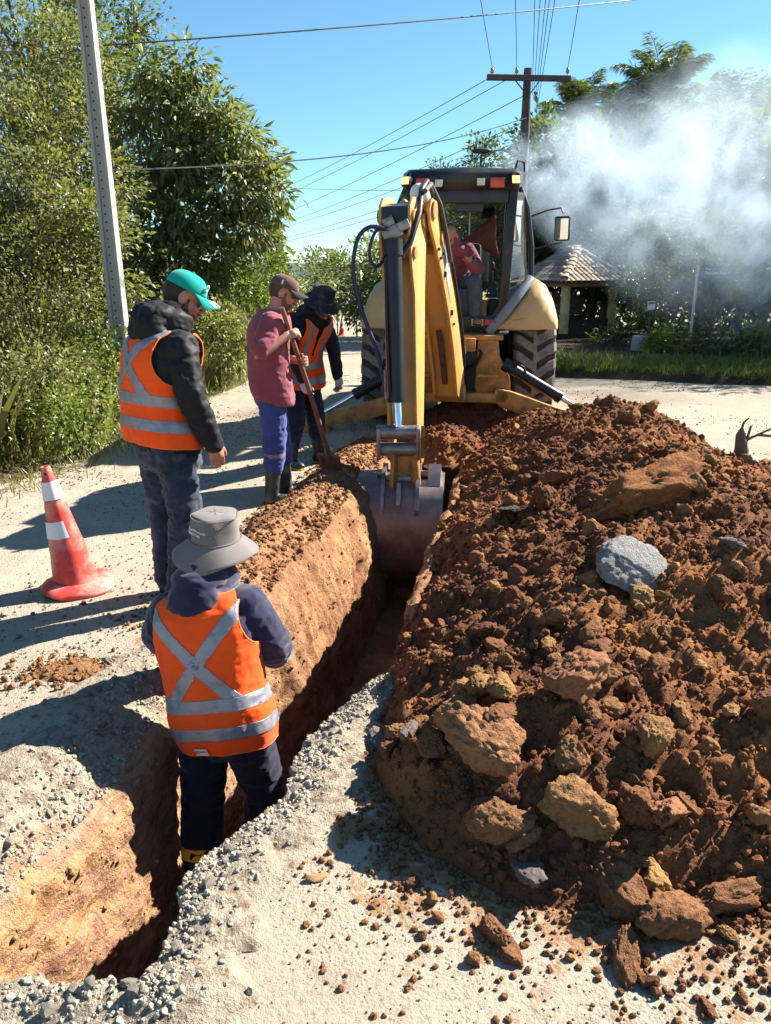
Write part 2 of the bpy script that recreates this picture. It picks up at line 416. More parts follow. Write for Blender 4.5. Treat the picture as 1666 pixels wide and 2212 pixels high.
P[:, 0] += w * (0.045 * nx + 0.018 * med + 0.010 * chunk + 0.022 * marks * np.clip(-P[:, 2] * 6, 0, 1))
P[:, 1] += w * (0.020 * big + 0.012 * fbm(P * 16.0 + 4.4, 2, 95))
P[:, 2] += w * (0.020 * nz + lip * (0.020 * med + 0.018 * chunk + bm_ * (0.05 * big + 0.035 * fbm(P * 9 + 2, 3, 99, 0.6, True))))
# ragged near end
near_m = np.exp(-np.clip(P[:, 1] - 1.5, 0, None) / 0.25) * np.clip((P[:, 1] - 1.37) / 0.08, 0, 1)
P[:, 2] += np.where(P[:, 2] > -0.06, 0.030 * np.exp(-((P[:, 1] - 1.44) / 0.06) ** 2), 0)
P[:, 1] += near_m * (0.075 * fbm(np.stack([P[:, 0] * 4.5, P[:, 0] * 0, P[:, 2] * 1.5], 1), 4, 171, 0.6) + 0.02 * fbm(P * 20, 2, 172))
nr, nc = PX.shape
ii = np.arange(nr - 1)[:, None] * nc + np.arange(nc - 1)[None]
F = np.stack([ii, ii + 1, ii + 1 + nc, ii + nc], -1).reshape(-1, 4)
trench = link('trench', np_mesh('trench', P, F, M_TRENCH, True))
tag(trench, 'narrow deep trench cut through gravel into red and yellow clay', None, None, 'structure')

# ---- spoil heap (height field with lumps)
CREST = np.array([(0.80, 2.1, 0.16), (1.05, 2.6, 0.36), (1.35, 3.1, 0.56), (1.75, 3.7, 0.72), (2.05, 4.5, 0.74), (2.20, 5.4, 0.70), (2.22, 6.4, 0.72), (2.0, 7.3, 0.50), (1.7, 8.1, 0.25)])
def heap_z(x, y, detail=True):
    d = poly_dist(x, y, HEAP)
    d = d + 0.10 * fbm2(x, y, 2.2, 3, 101)
    cap = np.interp(y, [1.6, 2.2, 3.0, 3.8, 4.6, 5.6, 6.4, 7.2, 8.3], [0.22, 0.33, 0.50, 0.66, 0.70, 0.64, 0.66, 0.48, 0.26])
    cap = cap * (1 - 0.25 * np.clip((x - 2.4) / 1.0, 0, 1))
    slope = np.interp(y, [1.6, 2.8, 3.6, 9.0], [0.56, 0.60, 0.66, 0.62])
    h = cap * (1 - np.exp(-np.clip(d, 0, None) * slope * 1.25 / cap)) * 1.12
    h = np.where(d < 0, d * 0.6, h)
    h += 0.17 * np.exp(-((x - 2.12) / 0.42) ** 2 - ((y - 6.45) / 0.42) ** 2)
    # a gully between the two tipped loads
    h -= 0.10 * np.exp(-((y - 5.35 - 0.35 * (x - 1.6)) / 0.33) ** 2) * np.clip(d / 0.6, 0, 1)
    if detail:
        k = np.clip(d / 0.10, 0, 1)
        q = np.stack([x, y, h], 1)
        fac = fbm(q * 2.1 + 3.7, 2, 117); fac = np.floor(fac * 3.2 + 0.35 * fbm(q * 5, 2, 118)) / 3.2
        h = h + k * (0.085 * fbm(q * 2.7, 3, 111) + 0.055 * fac + 0.050 * fbm(q * 6.5, 3, 121, 0.55, True) + 0.026 * fbm(q * 17.0, 3, 131, 0.6, True) + 0.012 * fbm(q * 45.0, 2, 141, 0.6))
    return h
def soil_material(name, dark, mid, light, gold, sc=1.0, space=None):
    m, nt, b = new_mat(name); p = position(nt) if space is None else coord(nt, space)
    n0 = noise(nt, p, 1.15 * sc, 5, 0.6, 0.5); n1 = noise(nt, p, 6.0 * sc, 6, 0.7); n2 = noise(nt, p, 38 * sc, 5, 0.7); n3 = noise(nt, p, 120 * sc, 3, 0.7)
    a = ramp(nt, n0, [(0.30, dark), (0.46, mid), (0.60, light), (0.74, gold)])
    a = mixc(nt, ramp(nt, n1, [(0.35, 0.0), (0.72, 0.7)]), a, mid)
    a = mixc(nt, ramp(nt, n2, [(0.30, 0.65), (0.50, 0.0)]), a, tuple(c * 0.35 for c in dark))
    a = mixc(nt, ramp(nt, n3, [(0.60, 0.0), (0.78, 0.35)]), a, gold)
    L(nt, a, b.inputs['Base Color']); b.inputs['Roughness'].default_value = 0.97; b.inputs['Specular IOR Level'].default_value = 0.1
    bump(nt, b, mth(nt, 'ADD', mth(nt, 'MULTIPLY', n1, 1.5), mth(nt, 'ADD', n2, mth(nt, 'MULTIPLY', n3, 0.5))), 0.9, 0.02)
    return m
M_SOIL = soil_material('loose_soil', (0.085, 0.038, 0.024), (0.172, 0.073, 0.037), (0.29, 0.122, 0.048), (0.39, 0.195, 0.074))
M_CLOD = soil_material('clod_soil', (0.13, 0.062, 0.034), (0.215, 0.105, 0.050), (0.30, 0.155, 0.068), (0.39, 0.230, 0.100), 1.0)
hx = np.arange(-0.35, 3.75, 0.0175); hy = np.arange(1.35, 9.05, 0.0175)
X, Y = np.meshgrid(hx, hy); x = X.ravel(); y = Y.ravel(); z = heap_z(x, y)
near_rim = np.clip((rim_r(y) + 0.02 - x) / 0.10, 0, 1) * (y > 2.7)
z -= near_rim * 0.6
nxx, nyy = len(hx), len(hy)
ii = np.arange(nyy - 1)[:, None] * nxx + np.arange(nxx - 1)[None]
F = np.stack([ii, ii + 1, ii + 1 + nxx, ii + nxx], -1).reshape(-1, 4)
keep = z[F].max(1) > -0.05
keep &= ~((z[F].min(1) < -0.35))
P = np.stack([x, y, z], 1); jit = np.clip(z / 0.1, 0, 1)
P[:, 0] += jit * 0.02 * fbm(P * 12, 2, 151); P[:, 1] += jit * 0.02 * fbm(P * 12 + 5, 2, 161)
used = np.unique(F[keep]); rem = np.full(len(P), -1); rem[used] = np.arange(len(used))
heap = link('spoil_heap', np_mesh('spoil_heap', P[used], rem[F[keep]], M_SOIL, True))
tag(heap, 'long heap of loose red-brown soil dumped beside the trench', 'soil heap')

# ---- mound of soil dragged up under the digger
def mound(name, cx, cy, rx, ry, h, seed, label, mat, cat='soil heap', step=0.022):
    gx = np.arange(-rx * 1.3, rx * 1.3, step); gy = np.arange(-ry * 1.3, ry * 1.3, step)
    X, Y = np.meshgrid(gx, gy); x = X.ravel(); y = Y.ravel()
    d = 1 - np.hypot(x / rx, y / ry) + 0.22 * fbm2(x + cx, y + cy, 3.0 / max(rx, .3), 3, seed)
    z = h * np.where(d > 0, 1 - np.exp(-2.2 * np.clip(d, 0, None)), d)
    k = np.clip(d * 4, 0, 1)
    q = np.stack([x + cx, y + cy, z], 1)
    z = z + k * h * (0.22 * fbm(q * 9, 3, seed + 1, 0.6, True) + 0.10 * fbm(q * 26, 2, seed + 2))
    nxx, nyy = len(gx), len(gy); ii = np.arange(nyy - 1)[:, None] * nxx + np.arange(nxx - 1)[None]
    F = np.stack([ii, ii + 1, ii + 1 + nxx, ii + nxx], -1).reshape(-1, 4); F = F[z[F].max(1) > -0.03]
    used = np.unique(F); rem = np.full(len(x), -1); rem[used] = np.arange(len(used))
    o = link(name, np_mesh(name, np.stack([x, y, z], 1)[used], rem[F], mat, True), None, (cx, cy, 0))
    return tag(o, label, cat)
M_SOIL_RED = soil_material('red_soil', (0.13, 0.050, 0.034), (0.21, 0.085, 0.05), (0.29, 0.120, 0.06), (0.36, 0.18, 0.09))
mound('soil_mound', 0.98, 8.95, 0.62, 0.45, 0.30, 201, 'dark red soil mound between the digger rear wheels', M_SOIL_RED)
mound('soil_mound', -1.42, 3.08, 0.17, 0.09, 0.03, 221, 'thin patch of crumbled red soil beside the trench on the gravel', M_CLOD)
mound('soil_mound', 0.62, 7.55, 0.42, 0.5, 0.26, 231, 'low lumpy soil bank at the far end of the trench', M_SOIL)
mound('gravel_mound', -0.72, 7.42, 0.22, 0.13, 0.06, 241, 'small grey gravel pile behind the rubber boots', M_ROAD, 'gravel pile')
# ================================================================== CLODS, STONES, CRUMBS
def rock_verts(seed, sub=3, cuts=9, rough=0.10, asp=(1, 1, 1)):
    bm = bmesh.new(); bmesh.ops.create_icosphere(bm, subdivisions=sub, radius=1.0)
    V = np.array([v.co[:] for v in bm.verts], np.float32); F = np.array([[v.index for v in f.verts] for f in bm.faces], np.int32); bm.free()
    rg = np.random.default_rng(seed)
    for _ in range(cuts):
        n = rg.normal(size=3); n /= np.linalg.norm(n); c = rg.uniform(0.48, 0.88)
        d = V @ n - c; V = V - np.outer(np.clip(d, 0, None) * 0.93, n)
    N = V / np.linalg.norm(V, axis=1, keepdims=True)
    V = V + N * (rough * fbm(V * 2.6 + seed, 3, seed, 0.6) + 0.5 * rough * fbm(V * 6.5 + seed, 2, seed + 1, 0.6, True))[:, None]
    return V * np.array(asp, np.float32), F
def tinted(m_src, name, amt=0.45):
    """per-object tone variation on a copied material"""
    m = m_src.copy(); m.name = name; nt = m.node_tree; b = nt.nodes['Principled BSDF']; src = b.inputs['Base Color'].links[0].from_socket
    oi = nt.nodes.new('ShaderNodeObjectInfo'); hs = nt.nodes.new('ShaderNodeHueSaturation'); L(nt, src, hs.inputs['Color'])
    L(nt, mth(nt, 'ADD', mth(nt, 'MULTIPLY', oi.outputs['Random'], amt * 1.6), 1 - amt * 0.75), hs.inputs['Value']); L(nt, mth(nt, 'ADD', mth(nt, 'MULTIPLY', oi.outputs['Random'], 0.03), 0.485), hs.inputs['Hue'])
    L(nt, hs.outputs[0], b.inputs['Base Color']); return m
M_CLODV = tinted(M_CLOD, 'clod_soil_varied')
CLODS = []
for k in range(9):
    rg = np.random.default_rng(300 + k); asp = (1.0, rg.uniform(0.65, 1.0), rg.uniform(0.5, 0.85))
    V, F = rock_verts(300 + k, 4, 13, 0.14 if k % 3 else 0.07, asp); N = V / np.linalg.norm(V, axis=1, keepdims=True); V = V + N * (0.20 * np.abs(fbm(V * 3.6, 2, k, 0.5)) + 0.10 * np.abs(fbm(V * 9, 3, k + 9, 0.6)) + 0.03 * fbm(V * 22, 2, k + 19))[:, None] - N * 0.06; CLODS.append(np_mesh('clod', V, F, M_CLODV, True))
BIGC = []
for k in range(6):
    V, F = rock_verts(340 + k, 5, 10, 0.14, (1, (0.8, 0.7, 0.95, 0.6, 0.85, 0.75)[k], (0.75, 0.5, 0.8, 0.55, 0.6, 0.7)[k])); 
    N = V / np.linalg.norm(V, axis=1, keepdims=True); V = V + N * (0.16 * (0.35 - np.abs(fbm(V * 4.2, 2, k, 0.5))) * -1.0 + 0.075 * np.abs(fbm(V * 11, 3, k + 40, 0.6)) + 0.035 * fbm(V * 26, 3, k + 60, 0.7))[:, None]; BIGC.append(np_mesh('clod', V, F, M_CLODV, True))
def hz1(x, y): return float(heap_z(np.array([x]), np.array([y]))[0])
def surf(x, y):
    d = poly_dist(np.array([x]), np.array([y]), HEAP)[0]
    return max(hz1(x, y), 0.0) if d > -0.05 else 0.0
LAST = [None]
def drop(name, me, x, y, r, label, cat, group=None, sink=0.35, rot=None, sc=(1, 1, 1), z=None):
    o = link(name, me, None, (x, y, (surf(x, y) if z is None else z) + r * sc[2] * (0.6 - sink)), rot or (random.uniform(-.6, .6), random.uniform(-.6, .6), random.uniform(0, 6.28)))
    o.scale = (r * sc[0], r * sc[1], r * sc[2]); LAST[0] = o; return tag(o, label, cat, group)
def gpt(u, v, z=0.0):
    """spot on the level z under a design pixel"""
    a = at(u, v, 10.0); c = Vector((0, 0, CAM_H)); t = (z - CAM_H) / (a.z - CAM_H); q = c.lerp(a, t); return q.x, q.y
def hpt(u, v):
    """spot where the line of sight meets the heap or the ground"""
    a = at(u, v, 10.0); c = Vector((0, 0, CAM_H)); ts = np.linspace(0.08, 1.2, 420); X = c.x + (a.x - c.x) * ts; Y = c.y + (a.y - c.y) * ts; Z = c.z + (a.z - c.z) * ts
    d = poly_dist(X, Y, HEAP); h = np.where(d > 0, heap_z(X, Y, False), 0.0); k = np.argmax(Z < h) if (Z < h).any() else len(ts) - 1
    return float(X[k]), float(Y[k])
M_ROCKB = tinted(pmat('bluish_stone', (0.135, 0.105, 0.092), .85, 0, .3, 14, .5, 60, dirt=(0.22, 0.15, 0.10), dirt_amt=.25, dscale=9, bdist=.01, space='Object'), 'bluish_stone_varied', .3)
M_CONC = pmat('broken_concrete', (0.27, 0.265, 0.255), .9, 0, .25, 6, .8, 22, dirt=(0.20, 0.14, 0.10), dirt_amt=.25, dscale=3.0, bdist=.04, space='Object')
M_ASPH = pmat('broken_asphalt', (0.045, 0.043, 0.046), .9, 0, .4, 7, .8, 25, dirt=(0.15, 0.10, 0.07), dirt_amt=.3, bdist=.04)
M_GSTONE = tinted(pmat('grey_gravel_stone', (0.262, 0.226, 0.182), .9, 0, .28, 3, .6, 16, bdist=.06), 'grey_gravel_stone_varied', .4)
M_SMOOTHC = tinted(soil_material('cut_clay', (0.20, 0.095, 0.05), (0.27, 0.13, 0.065), (0.32, 0.165, 0.085), (0.38, 0.22, 0.11), 0.8), 'cut_clay_varied', .25)
# distinctive lumps (design pixel, radius, mesh, stretch, label)
SPECIAL = [
 (1245, 1520, 0.150, 4, (1, .9, 1.15), 'clod', 'largest round brown clod sitting upright on the near slope of the heap', M_SMOOTHC),
 (1040, 1650, 0.170, 0, (1.1, .8, .75), 'clod', 'broad flat-topped clod slab at the left foot of the heap', M_SMOOTHC),
 (930, 1560, 0.105, 3, (1.1, .8, .7), 'clod', 'yellowish clod above the bluish stones at the left foot of the heap', None),
 (985, 1558, 0.085, 1, (1.1, .9, .8), 'clod', 'square reddish clod on top of the broad clod slab', None),
 (1090, 1585, 0.095, 5, (1.2, .8, .6), 'clod', 'pale flat clod between the clod slab and the largest clod', None),
 (1240, 1765, 0.122, 2, (1, .9, .95), 'clod', 'big crumbly clod at the middle of the heap foot', None),
 (1080, 1800, 0.100, 5, (1, .9, 1.0), 'clod', 'knobbly clod left of the big crumbly clod at the heap foot', None),
 (1450, 1760, 0.160, 3, (1.5, .62, .55), 'clod', 'long smooth wedge of cut clay lying slanted on the heap foot', M_SMOOTHC),
 (1140, 1925, 0.075, 4, (1.1, .8, .7), 'stone', 'smooth purplish stone at the edge of the heap', M_ROCKB),
 (1335, 1960, 0.105, 2, (1.15, .8, .8), 'clod', 'leftmost of the row of large clods lying on the gravel at the heap edge', None),
 (1445, 1985, 0.120, 0, (1.15, .85, .8), 'clod', 'rough clod in the middle of the row on the gravel', None),
 (1580, 1945, 0.115, 3, (1.3, .8, .8), 'clod', 'rightmost of the row of large clods at the heap edge', None),
 (1352, 2078, 0.065, 1, (1.3, .75, .9), 'clod', 'single upright yellow-brown clod standing on the bare gravel', None),
 (1070, 2020, 0.060, 5, (.9, .8, 1.0), 'clod', 'small brown clod on the gravel left of the upright clod', None),
 (1095, 2068, 0.045, 2, (1.3, .9, .6), 'clod', 'crumbled clod just below the small brown clod on the gravel', None),
 (1530, 2180, 0.030, 4, (1.2, .8, .8), 'clod', 'small tan clod lowest on the gravel in front of the heap', None),
 (1570, 2020, 0.035, 1, (.9, .8, 1.1), 'clod', 'tan pebble-sized clod under the row of large clods', None),
 (1548, 2060, 0.024, 0, (1, .8, .9), 'clod', 'tiny tan clod above the lowest clod on the gravel', None),
 (1470, 1560, 0.055, 2, (1, .8, .9), 'clod', 'pointed clod right of the largest round clod', None),
 (1360, 905, 0.130, 0, (.75, .8, 1.0), 'clod', 'ochre block of clay at the very peak of the heap', None),
 (1410, 1095, 0.330, 3, (1.35, .75, .75), 'clod', 'huge dark slab of soil leaning on the right shoulder of the heap', M_SOIL),
 (1175, 1095, 0.130, 0, (.9, .8, 1.0), 'clod', 'orange-brown clod above the dark asphalt lump on the heap', None),
 (1200, 1040, 0.105, 4, (1.0, .8, .9), 'clod', 'orange clod high on the lit side of the heap', None),
 (1270, 1258, 0.085, 3, (1.2, .8, .7), 'stone', 'grey and pink stone left of the concrete lump on the heap', M_ROCKB),
 (1100, 1112, 0.120, 1, (1.4, .8, .45), 'asphalt lump', 'black asphalt lump half buried in the middle of the heap', M_ASPH),
 (820, 1602, 0.060, 1, (1.1, .8, .6), 'stone', 'flat bluish stone at the left foot of the heap beside the trench', M_ROCKB),
 (886, 1612, 0.050, 5, (1.0, .8, .6), 'stone', 'second bluish stone, right of the flat one at the heap foot', M_ROCKB),
 (838, 1632, 0.052, 2, (1, .9, .9), 'clod', 'crumbly red clod under the bluish stones', None),
 (1575, 1215, 0.095, 3, (1.1, .7, .5), 'stone', 'dark blue-grey stone on the right shoulder of the heap', M_ROCKB),
 (150, 1438, 0.042, 0, (1.1, .9, .8), 'clod', 'brown clod lying alone on the gravel by the thin red soil patch', None),
 (240, 1428, 0.048, 3, (1.1, .9, .8), 'stone', 'grey stone among the thin red soil patch', M_GSTONE),
 (182, 1300, 0.022, 1, (1.2, .8, .6), 'clod', 'tiny brown clod on the gravel in front of the cone', None),
]
for u, v, r, k, sc, cat, lab, mt in SPECIAL:
    x, y = hpt(u, v + 8)
    me = BIGC[k]
    if mt is not None: me = BIGC[k].copy(); me.materials.clear(); me.materials.append(mt)
    drop('clod' if cat == 'clod' else cat.replace(' ', '_'), me, x, y, r, lab, cat, 'single lumps on and round the soil heap', 0.30, (random.uniform(-.3, .3), random.uniform(-.3, .3), random.uniform(0, 6.28)) if u != 1450 else (0.1, 0.5, 0.95), sc)
# flat lump of broken concrete
V, F = rock_verts(390, 5, 5, 0.14, (1, .9, .42)); V = V + (V / np.linalg.norm(V, axis=1, keepdims=True)) * (0.05 * fbm(V * 9, 4, 3, 0.65))[:, None]; x, y = hpt(1365, 1262)
o = link('concrete_lump', np_mesh('concrete_lump', V, F, M_CONC, True), None, (x, y, surf(x, y) + 0.06), (R(38), R(8), R(15))); o.scale = (0.165,) * 3; tag(o, 'large pale grey lump of broken concrete on the heap', 'concrete lump')
# ---- names for places on the heap, so that every clod can be told by its nearest landmark
def to_px(p):
    y_, z_ = p[1], p[2] - CAM_H; d_ = y_ * math.cos(PITCH) - z_ * math.sin(PITCH); return 833 + FPX * p[0] / d_, 1106 - FPX * (y_ * math.sin(PITCH) + z_ * math.cos(PITCH)) / d_
MARKS = [(1245, 1520, 'largest round clod'), (1040, 1650, 'broad clod slab'), (1240, 1765, 'big crumbly clod'), (1450, 1760, 'slanted clay wedge'), (1140, 1925, 'purplish stone'), (1445, 1985, 'row of clods on the gravel'), (1360, 1230, 'pale concrete lump'), (1410, 1095, 'huge dark slab'), (1100, 1112, 'black asphalt lump'), (1360, 905, 'ochre block at the peak'), (1200, 1040, 'orange clod'), (850, 1610, 'bluish stones'), (1580, 1215, 'dark blue-grey stone'), (1000, 1350, 'trench side of the heap'), (1560, 1450, 'right flank of the heap')]
CLOD_Q = {}
def mark_label(o, word, r):
    u, v = to_px(o.location); k = min(range(len(MARKS)), key=lambda i: (MARKS[i][0] - u) ** 2 + (MARKS[i][1] - v) ** 2); du, dv = u - MARKS[k][0], v - MARKS[k][1]
    rel = ('right of' if du > 0 else 'left of') if abs(du) > abs(dv) else ('below' if dv > 0 else 'above'); sz = 'small' if r < 0.028 else 'middling' if r < 0.042 else 'hefty'
    CLOD_Q.setdefault((sz, rel, MARKS[k][2], word), []).append((math.hypot(du, dv), o))
# ---- many clods, each its own object
pts = []
while len(pts) < 235:
    x, y = random.uniform(-0.05, 3.2), random.uniform(1.5, 8.6) ** 1.0
    if random.random() > (1.0 if y < 3.2 else 0.55 if y < 5 else 0.3): continue
    d = poly_dist(np.array([x]), np.array([y]), HEAP)[0]
    if d < 0.03 or (x - 0.505 * y) > 0.25: continue
    pts.append((x, y, d))
for x, y, d in pts:
    r = random.choice((0.022, 0.026, 0.030, 0.034, 0.04, 0.048, 0.06)) * (1.0 if y < 4.5 else 1.35)
    big_ = y < 2.9 and random.random() < 0.28; r = random.uniform(0.05, 0.085) if big_ else r
    zone = 'near foot' if y < 2.6 else 'middle slope' if y < 4.6 else 'far crest'
    drop('clod', random.choice(BIGC if big_ else CLODS), x, y, r, 'fist-sized brown clod among many on the %s of the heap' % zone, 'clod', 'clods on the %s of the heap' % zone, 0.25); mark_label(bpy.data.objects[-1] if False else LAST[0], 'brown clod', r)
for k in range(38):                                        # rolled down onto the gravel
    while True:
        x, y = random.uniform(0.0, 1.1), random.uniform(1.38, 2.3)
        d = poly_dist(np.array([x]), np.array([y]), HEAP)[0]
        if -0.28 < d < 0.0: break
    drop('clod', random.choice(CLODS), x, y, random.choice((0.010, 0.013, 0.018, 0.026)), 'small tan clod rolled onto the gravel in front of the heap', 'clod', 'small clods on the gravel', 0.2, None, (1, 1, 1), 0.0); mark_label(LAST[0], 'tan clod', LAST[0].scale[0])
ORD = ['nearest', 'second', 'third', 'fourth', 'fifth', 'sixth', 'seventh', 'eighth', 'ninth', 'tenth', 'eleventh', 'twelfth', 'thirteenth', 'fourteenth', 'fifteenth', 'sixteenth', 'seventeenth', 'eighteenth', 'nineteenth', 'twentieth']
for (sz, rel, mk, word), lst in CLOD_Q.items():
    for i, (dd_, o) in enumerate(sorted(lst, key=lambda q: q[0])): o['label'] = '%s %s, %s out %s the %s' % (sz, word, ORD[min(i, 19)], rel, mk)
from mathutils.bvhtree import BVHTree
_bv = [BVHTree.FromPolygons([v.co.copy() for v in m_.vertices], [tuple(p_.vertices) for p_ in m_.polygons]) for m_ in (trench.data, road.data)]
def down(x, y):
    zs = [h[0].z for h in (b_.ray_cast(Vector((x, y, 3)), Vector((0, 0, -1))) for b_ in _bv) if h[0] is not None]
    return max(zs) if zs else 0.0
# ---- grey stones broken out along the rim
RIMS = [np_mesh('stone', *rock_verts(410 + k, 2, 9, 0.16, (1, .8, .7)), M_GSTONE, False) for k in range(6)]
for k in range(120):
    right = random.random() < 0.6; y = random.uniform(1.42, 3.05) if right else random.uniform(1.45, 3.4)
    x = (float(rim_r(np.array([y]))[0]) + random.uniform(-0.01, 0.12)) if right else (float(rim_l(np.array([y]))[0]) - random.uniform(-0.01, 0.16))
    if random.random() < 0.15: y = random.uniform(1.36, 1.5); x = random.uniform(-1.2, -0.55)
    r = random.choice((0.007, 0.009, 0.010, 0.012, 0.015, 0.022))
    drop('stone', random.choice(RIMS), x, y, r, 'angular grey stone broken out along the %s rim of the trench' % ('right' if right else 'left'), 'stone', 'loose stones on the trench rim', 0.1, None, (random.uniform(.7, 1.4), 1, random.uniform(.6, 1.1)), down(x, y))
# ---- crumbs too small to pick apart
def scatter(name, templ, pos, size, mat, label, squash=0.75, parent=None, smooth=False):
    n = len(pos); Vs = []; Fs = []; base = 0
    q = RNG.normal(size=(n, 4)); q /= np.linalg.norm(q, axis=1, keepdims=True); w, x, y, z = q.T
    Rm = np.stack([1 - 2 * (y * y + z * z), 2 * (x * y - z * w), 2 * (x * z + y * w), 2 * (x * y + z * w), 1 - 2 * (x * x + z * z), 2 * (y * z - x * w), 2 * (x * z - y * w), 2 * (y * z + x * w), 1 - 2 * (x * x + y * y)], 1).reshape(-1, 3, 3)
    which = RNG.integers(0, len(templ), n)
    for t, (V, F) in enumerate(templ):
        idx = np.nonzero(which == t)[0]
        if not len(idx): continue
        P = np.einsum('nij,vj->nvi', Rm[idx], V * np.array((1, .85, squash), np.float32)) * size[idx][:, None, None] + pos[idx][:, None, :]
        Fs.append((F[None] + (np.arange(len(idx)) * len(V))[:, None, None] + base).reshape(-1, 3)); Vs.append(P.reshape(-1, 3)); base += len(idx) * len(V)
    o = link(name, np_mesh(name, np.concatenate(Vs), np.concatenate(Fs), mat, smooth), parent); return tag(o, label, None, None, 'stuff')
MOUNDS = [o for o in bpy.data.objects if o.name.startswith(('soil_mound', 'gravel_mound'))]
T1 = [rock_verts(500 + k, 1, 0, 0.25) for k in range(6)]; T2 = [rock_verts(520 + k, 2, 6, 0.22) for k in range(6)]
def heap_pts(n, ymax=8.6, p=0.8):
    out = []
    while sum(map(len, out)) < n:
        x = RNG.uniform(-0.2, 3.3, 8000); y = 1.45 + (ymax - 1.45) * RNG.uniform(0, 1, 8000) ** (1 / p) if False else 1.45 + (ymax - 1.45) * RNG.uniform(0, 1, 8000) ** 1.6
        d = poly_dist(x, y, HEAP); ok = (d > -0.02) & (x - 0.505 * y < 0.3); x, y = x[ok], y[ok]; out.append(np.stack([x, y, np.maximum(heap_z(x, y), 0) + 0.004], 1))
    return np.concatenate(out)[:n]
p = heap_pts(9500); scatter('soil_crumbs', T2, p, ((0.005 + 0.020 * RNG.uniform(0, 1, len(p)) ** 2.6) * (1 + 0.12 * (p[:, 1] - 2))).astype(np.float32), M_SOIL, 'loose soil crumbs covering the heap')
p = heap_pts(11000); scatter('soil_crumbs', T1, p, (RNG.uniform(0.003, 0.008, len(p)) * (1 + 0.12 * (p[:, 1] - 2))).astype(np.float32), M_SOIL, 'fine soil crumbs covering the heap')
x, y = RNG.uniform(-0.3, 1.4, 12000), RNG.uniform(1.2, 2.9, 12000); d = poly_dist(x, y, HEAP); ok = (d < 0) & (RNG.uniform(0, 1, 12000) < np.exp(d / 0.22)) & (x > rim_r(y) + 0.02)
scatter('soil_crumbs', T1, np.stack([x[ok], y[ok], 0 * x[ok] + 0.004], 1), (0.002 + 0.011 * RNG.uniform(0, 1, ok.sum()) ** 2).astype(np.float32), M_CLOD, 'soil crumbs spilled on the gravel below the heap')
y = RNG.uniform(3.5, 7.6, 5200); x = rim_l(y) - RNG.uniform(0, 1, 5200) ** 1.5 * 0.62 + 0.02
scatter('soil_crumbs', T2, np.stack([x, y, np.array([down(a_, b_) for a_, b_ in zip(x, y)])], 1), (0.004 + 0.02 * RNG.uniform(0, 1, 5200) ** 2.5).astype(np.float32), M_CLOD, 'red soil crumbs on the left bank of the trench')
x, y = -1.44 + RNG.normal(size=520) * 0.15, 3.08 + RNG.normal(size=520) * 0.08; scatter('soil_crumbs', T2, np.stack([x, y, 0 * x + 0.008], 1), (0.003 + 0.016 * RNG.uniform(0, 1, 520) ** 2.5).astype(np.float32), M_CLOD, 'crumbs of the thin red soil patch on the gravel')
y = np.concatenate([RNG.uniform(1.4, 3.05, 3000), RNG.uniform(1.4, 3.5, 2600), RNG.uniform(1.33, 1.52, 900)]); n3 = 3000
x = np.concatenate([rim_r(y[:n3]) + np.abs(RNG.normal(size=n3)) * 0.085 - 0.01, rim_l(y[n3:5600]) - np.abs(RNG.normal(size=2600)) * 0.12 + 0.01, RNG.uniform(-1.3, -0.5, 900)])
scatter('gravel_chips', T2, np.stack([x, y, np.array([down(a_, b_) for a_, b_ in zip(x, y)])], 1), (0.0022 + 0.011 * RNG.uniform(0, 1, len(x)) ** 3).astype(np.float32), M_GSTONE, 'broken gravel chips along the trench rim')
tv = verts_of(trench.data); tn = normals_of(trench.data); wi = np.nonzero((np.abs(tn[:, 2]) < 0.75) & (tv[:, 2] < -0.02))[0]; wi = RNG.choice(wi, 4200)
scatter('wall_stones', T2, tv[wi] + tn[wi] * 0.001, (0.003 + 0.012 * RNG.uniform(0, 1, len(wi)) ** 3).astype(np.float32), M_TRENCH, 'small stones and lumps sticking out of the trench walls')
x, y = RNG.uniform(-3.2, 3.4, 16000), 1.1 + 8.5 * RNG.uniform(0, 1, 16000) ** 1.3; ok = ~((x > rim_l(y) - 0.1) & (x < rim_r(y) + 0.1) & (y < 8.7)) & (poly_dist(x, y, HEAP) < 0) & (np.abs(x) < 0.56 * y + 0.2)
scatter('road_pebbles', T1, np.stack([x[ok], y[ok], 0 * x[ok] + 0.001], 1), (RNG.uniform(0.0015, 0.0055, ok.sum()) * (1 + 0.15 * y[ok])).astype(np.float32), M_GSTONE, 'tiny pebbles lying on the gravel road')
x, y = RNG.uniform(-4.5, 7.0, 9000), 2.6 + 11 * RNG.uniform(0, 1, 9000) ** 1.2; ok = ~((x > rim_l(np.clip(y, 1.4, 8.7)) - 0.1) & (x < rim_r(np.clip(y, 1.4, 8.7)) + 0.1) & (y < 8.7)) & (poly_dist(x, y, HEAP) < 0) & (x > np.interp(y, [0, 5, 6.2, 8.3, 12.4, 20], [-4.6, -3.55, -3.25, -2.86, -2.3, -2.6])); ok &= fbm2(x, y, 0.8, 3, 313) > 0.0
scatter('road_pebbles', T1, np.stack([x[ok], y[ok], 0 * x[ok] + ground_z(x[ok], y[ok]) + 0.003], 1), (0.004 + 0.010 * RNG.uniform(0, 1, ok.sum()) ** 3 + 0.0002 * y[ok]).astype(np.float32), tinted(pmat('dark_pebble', (0.13, 0.108, 0.088), .9, 0, .3, 9, .3, 40), 'dark_pebble_varied', .3), 'darker pebbles and crumbs strewn over the road')
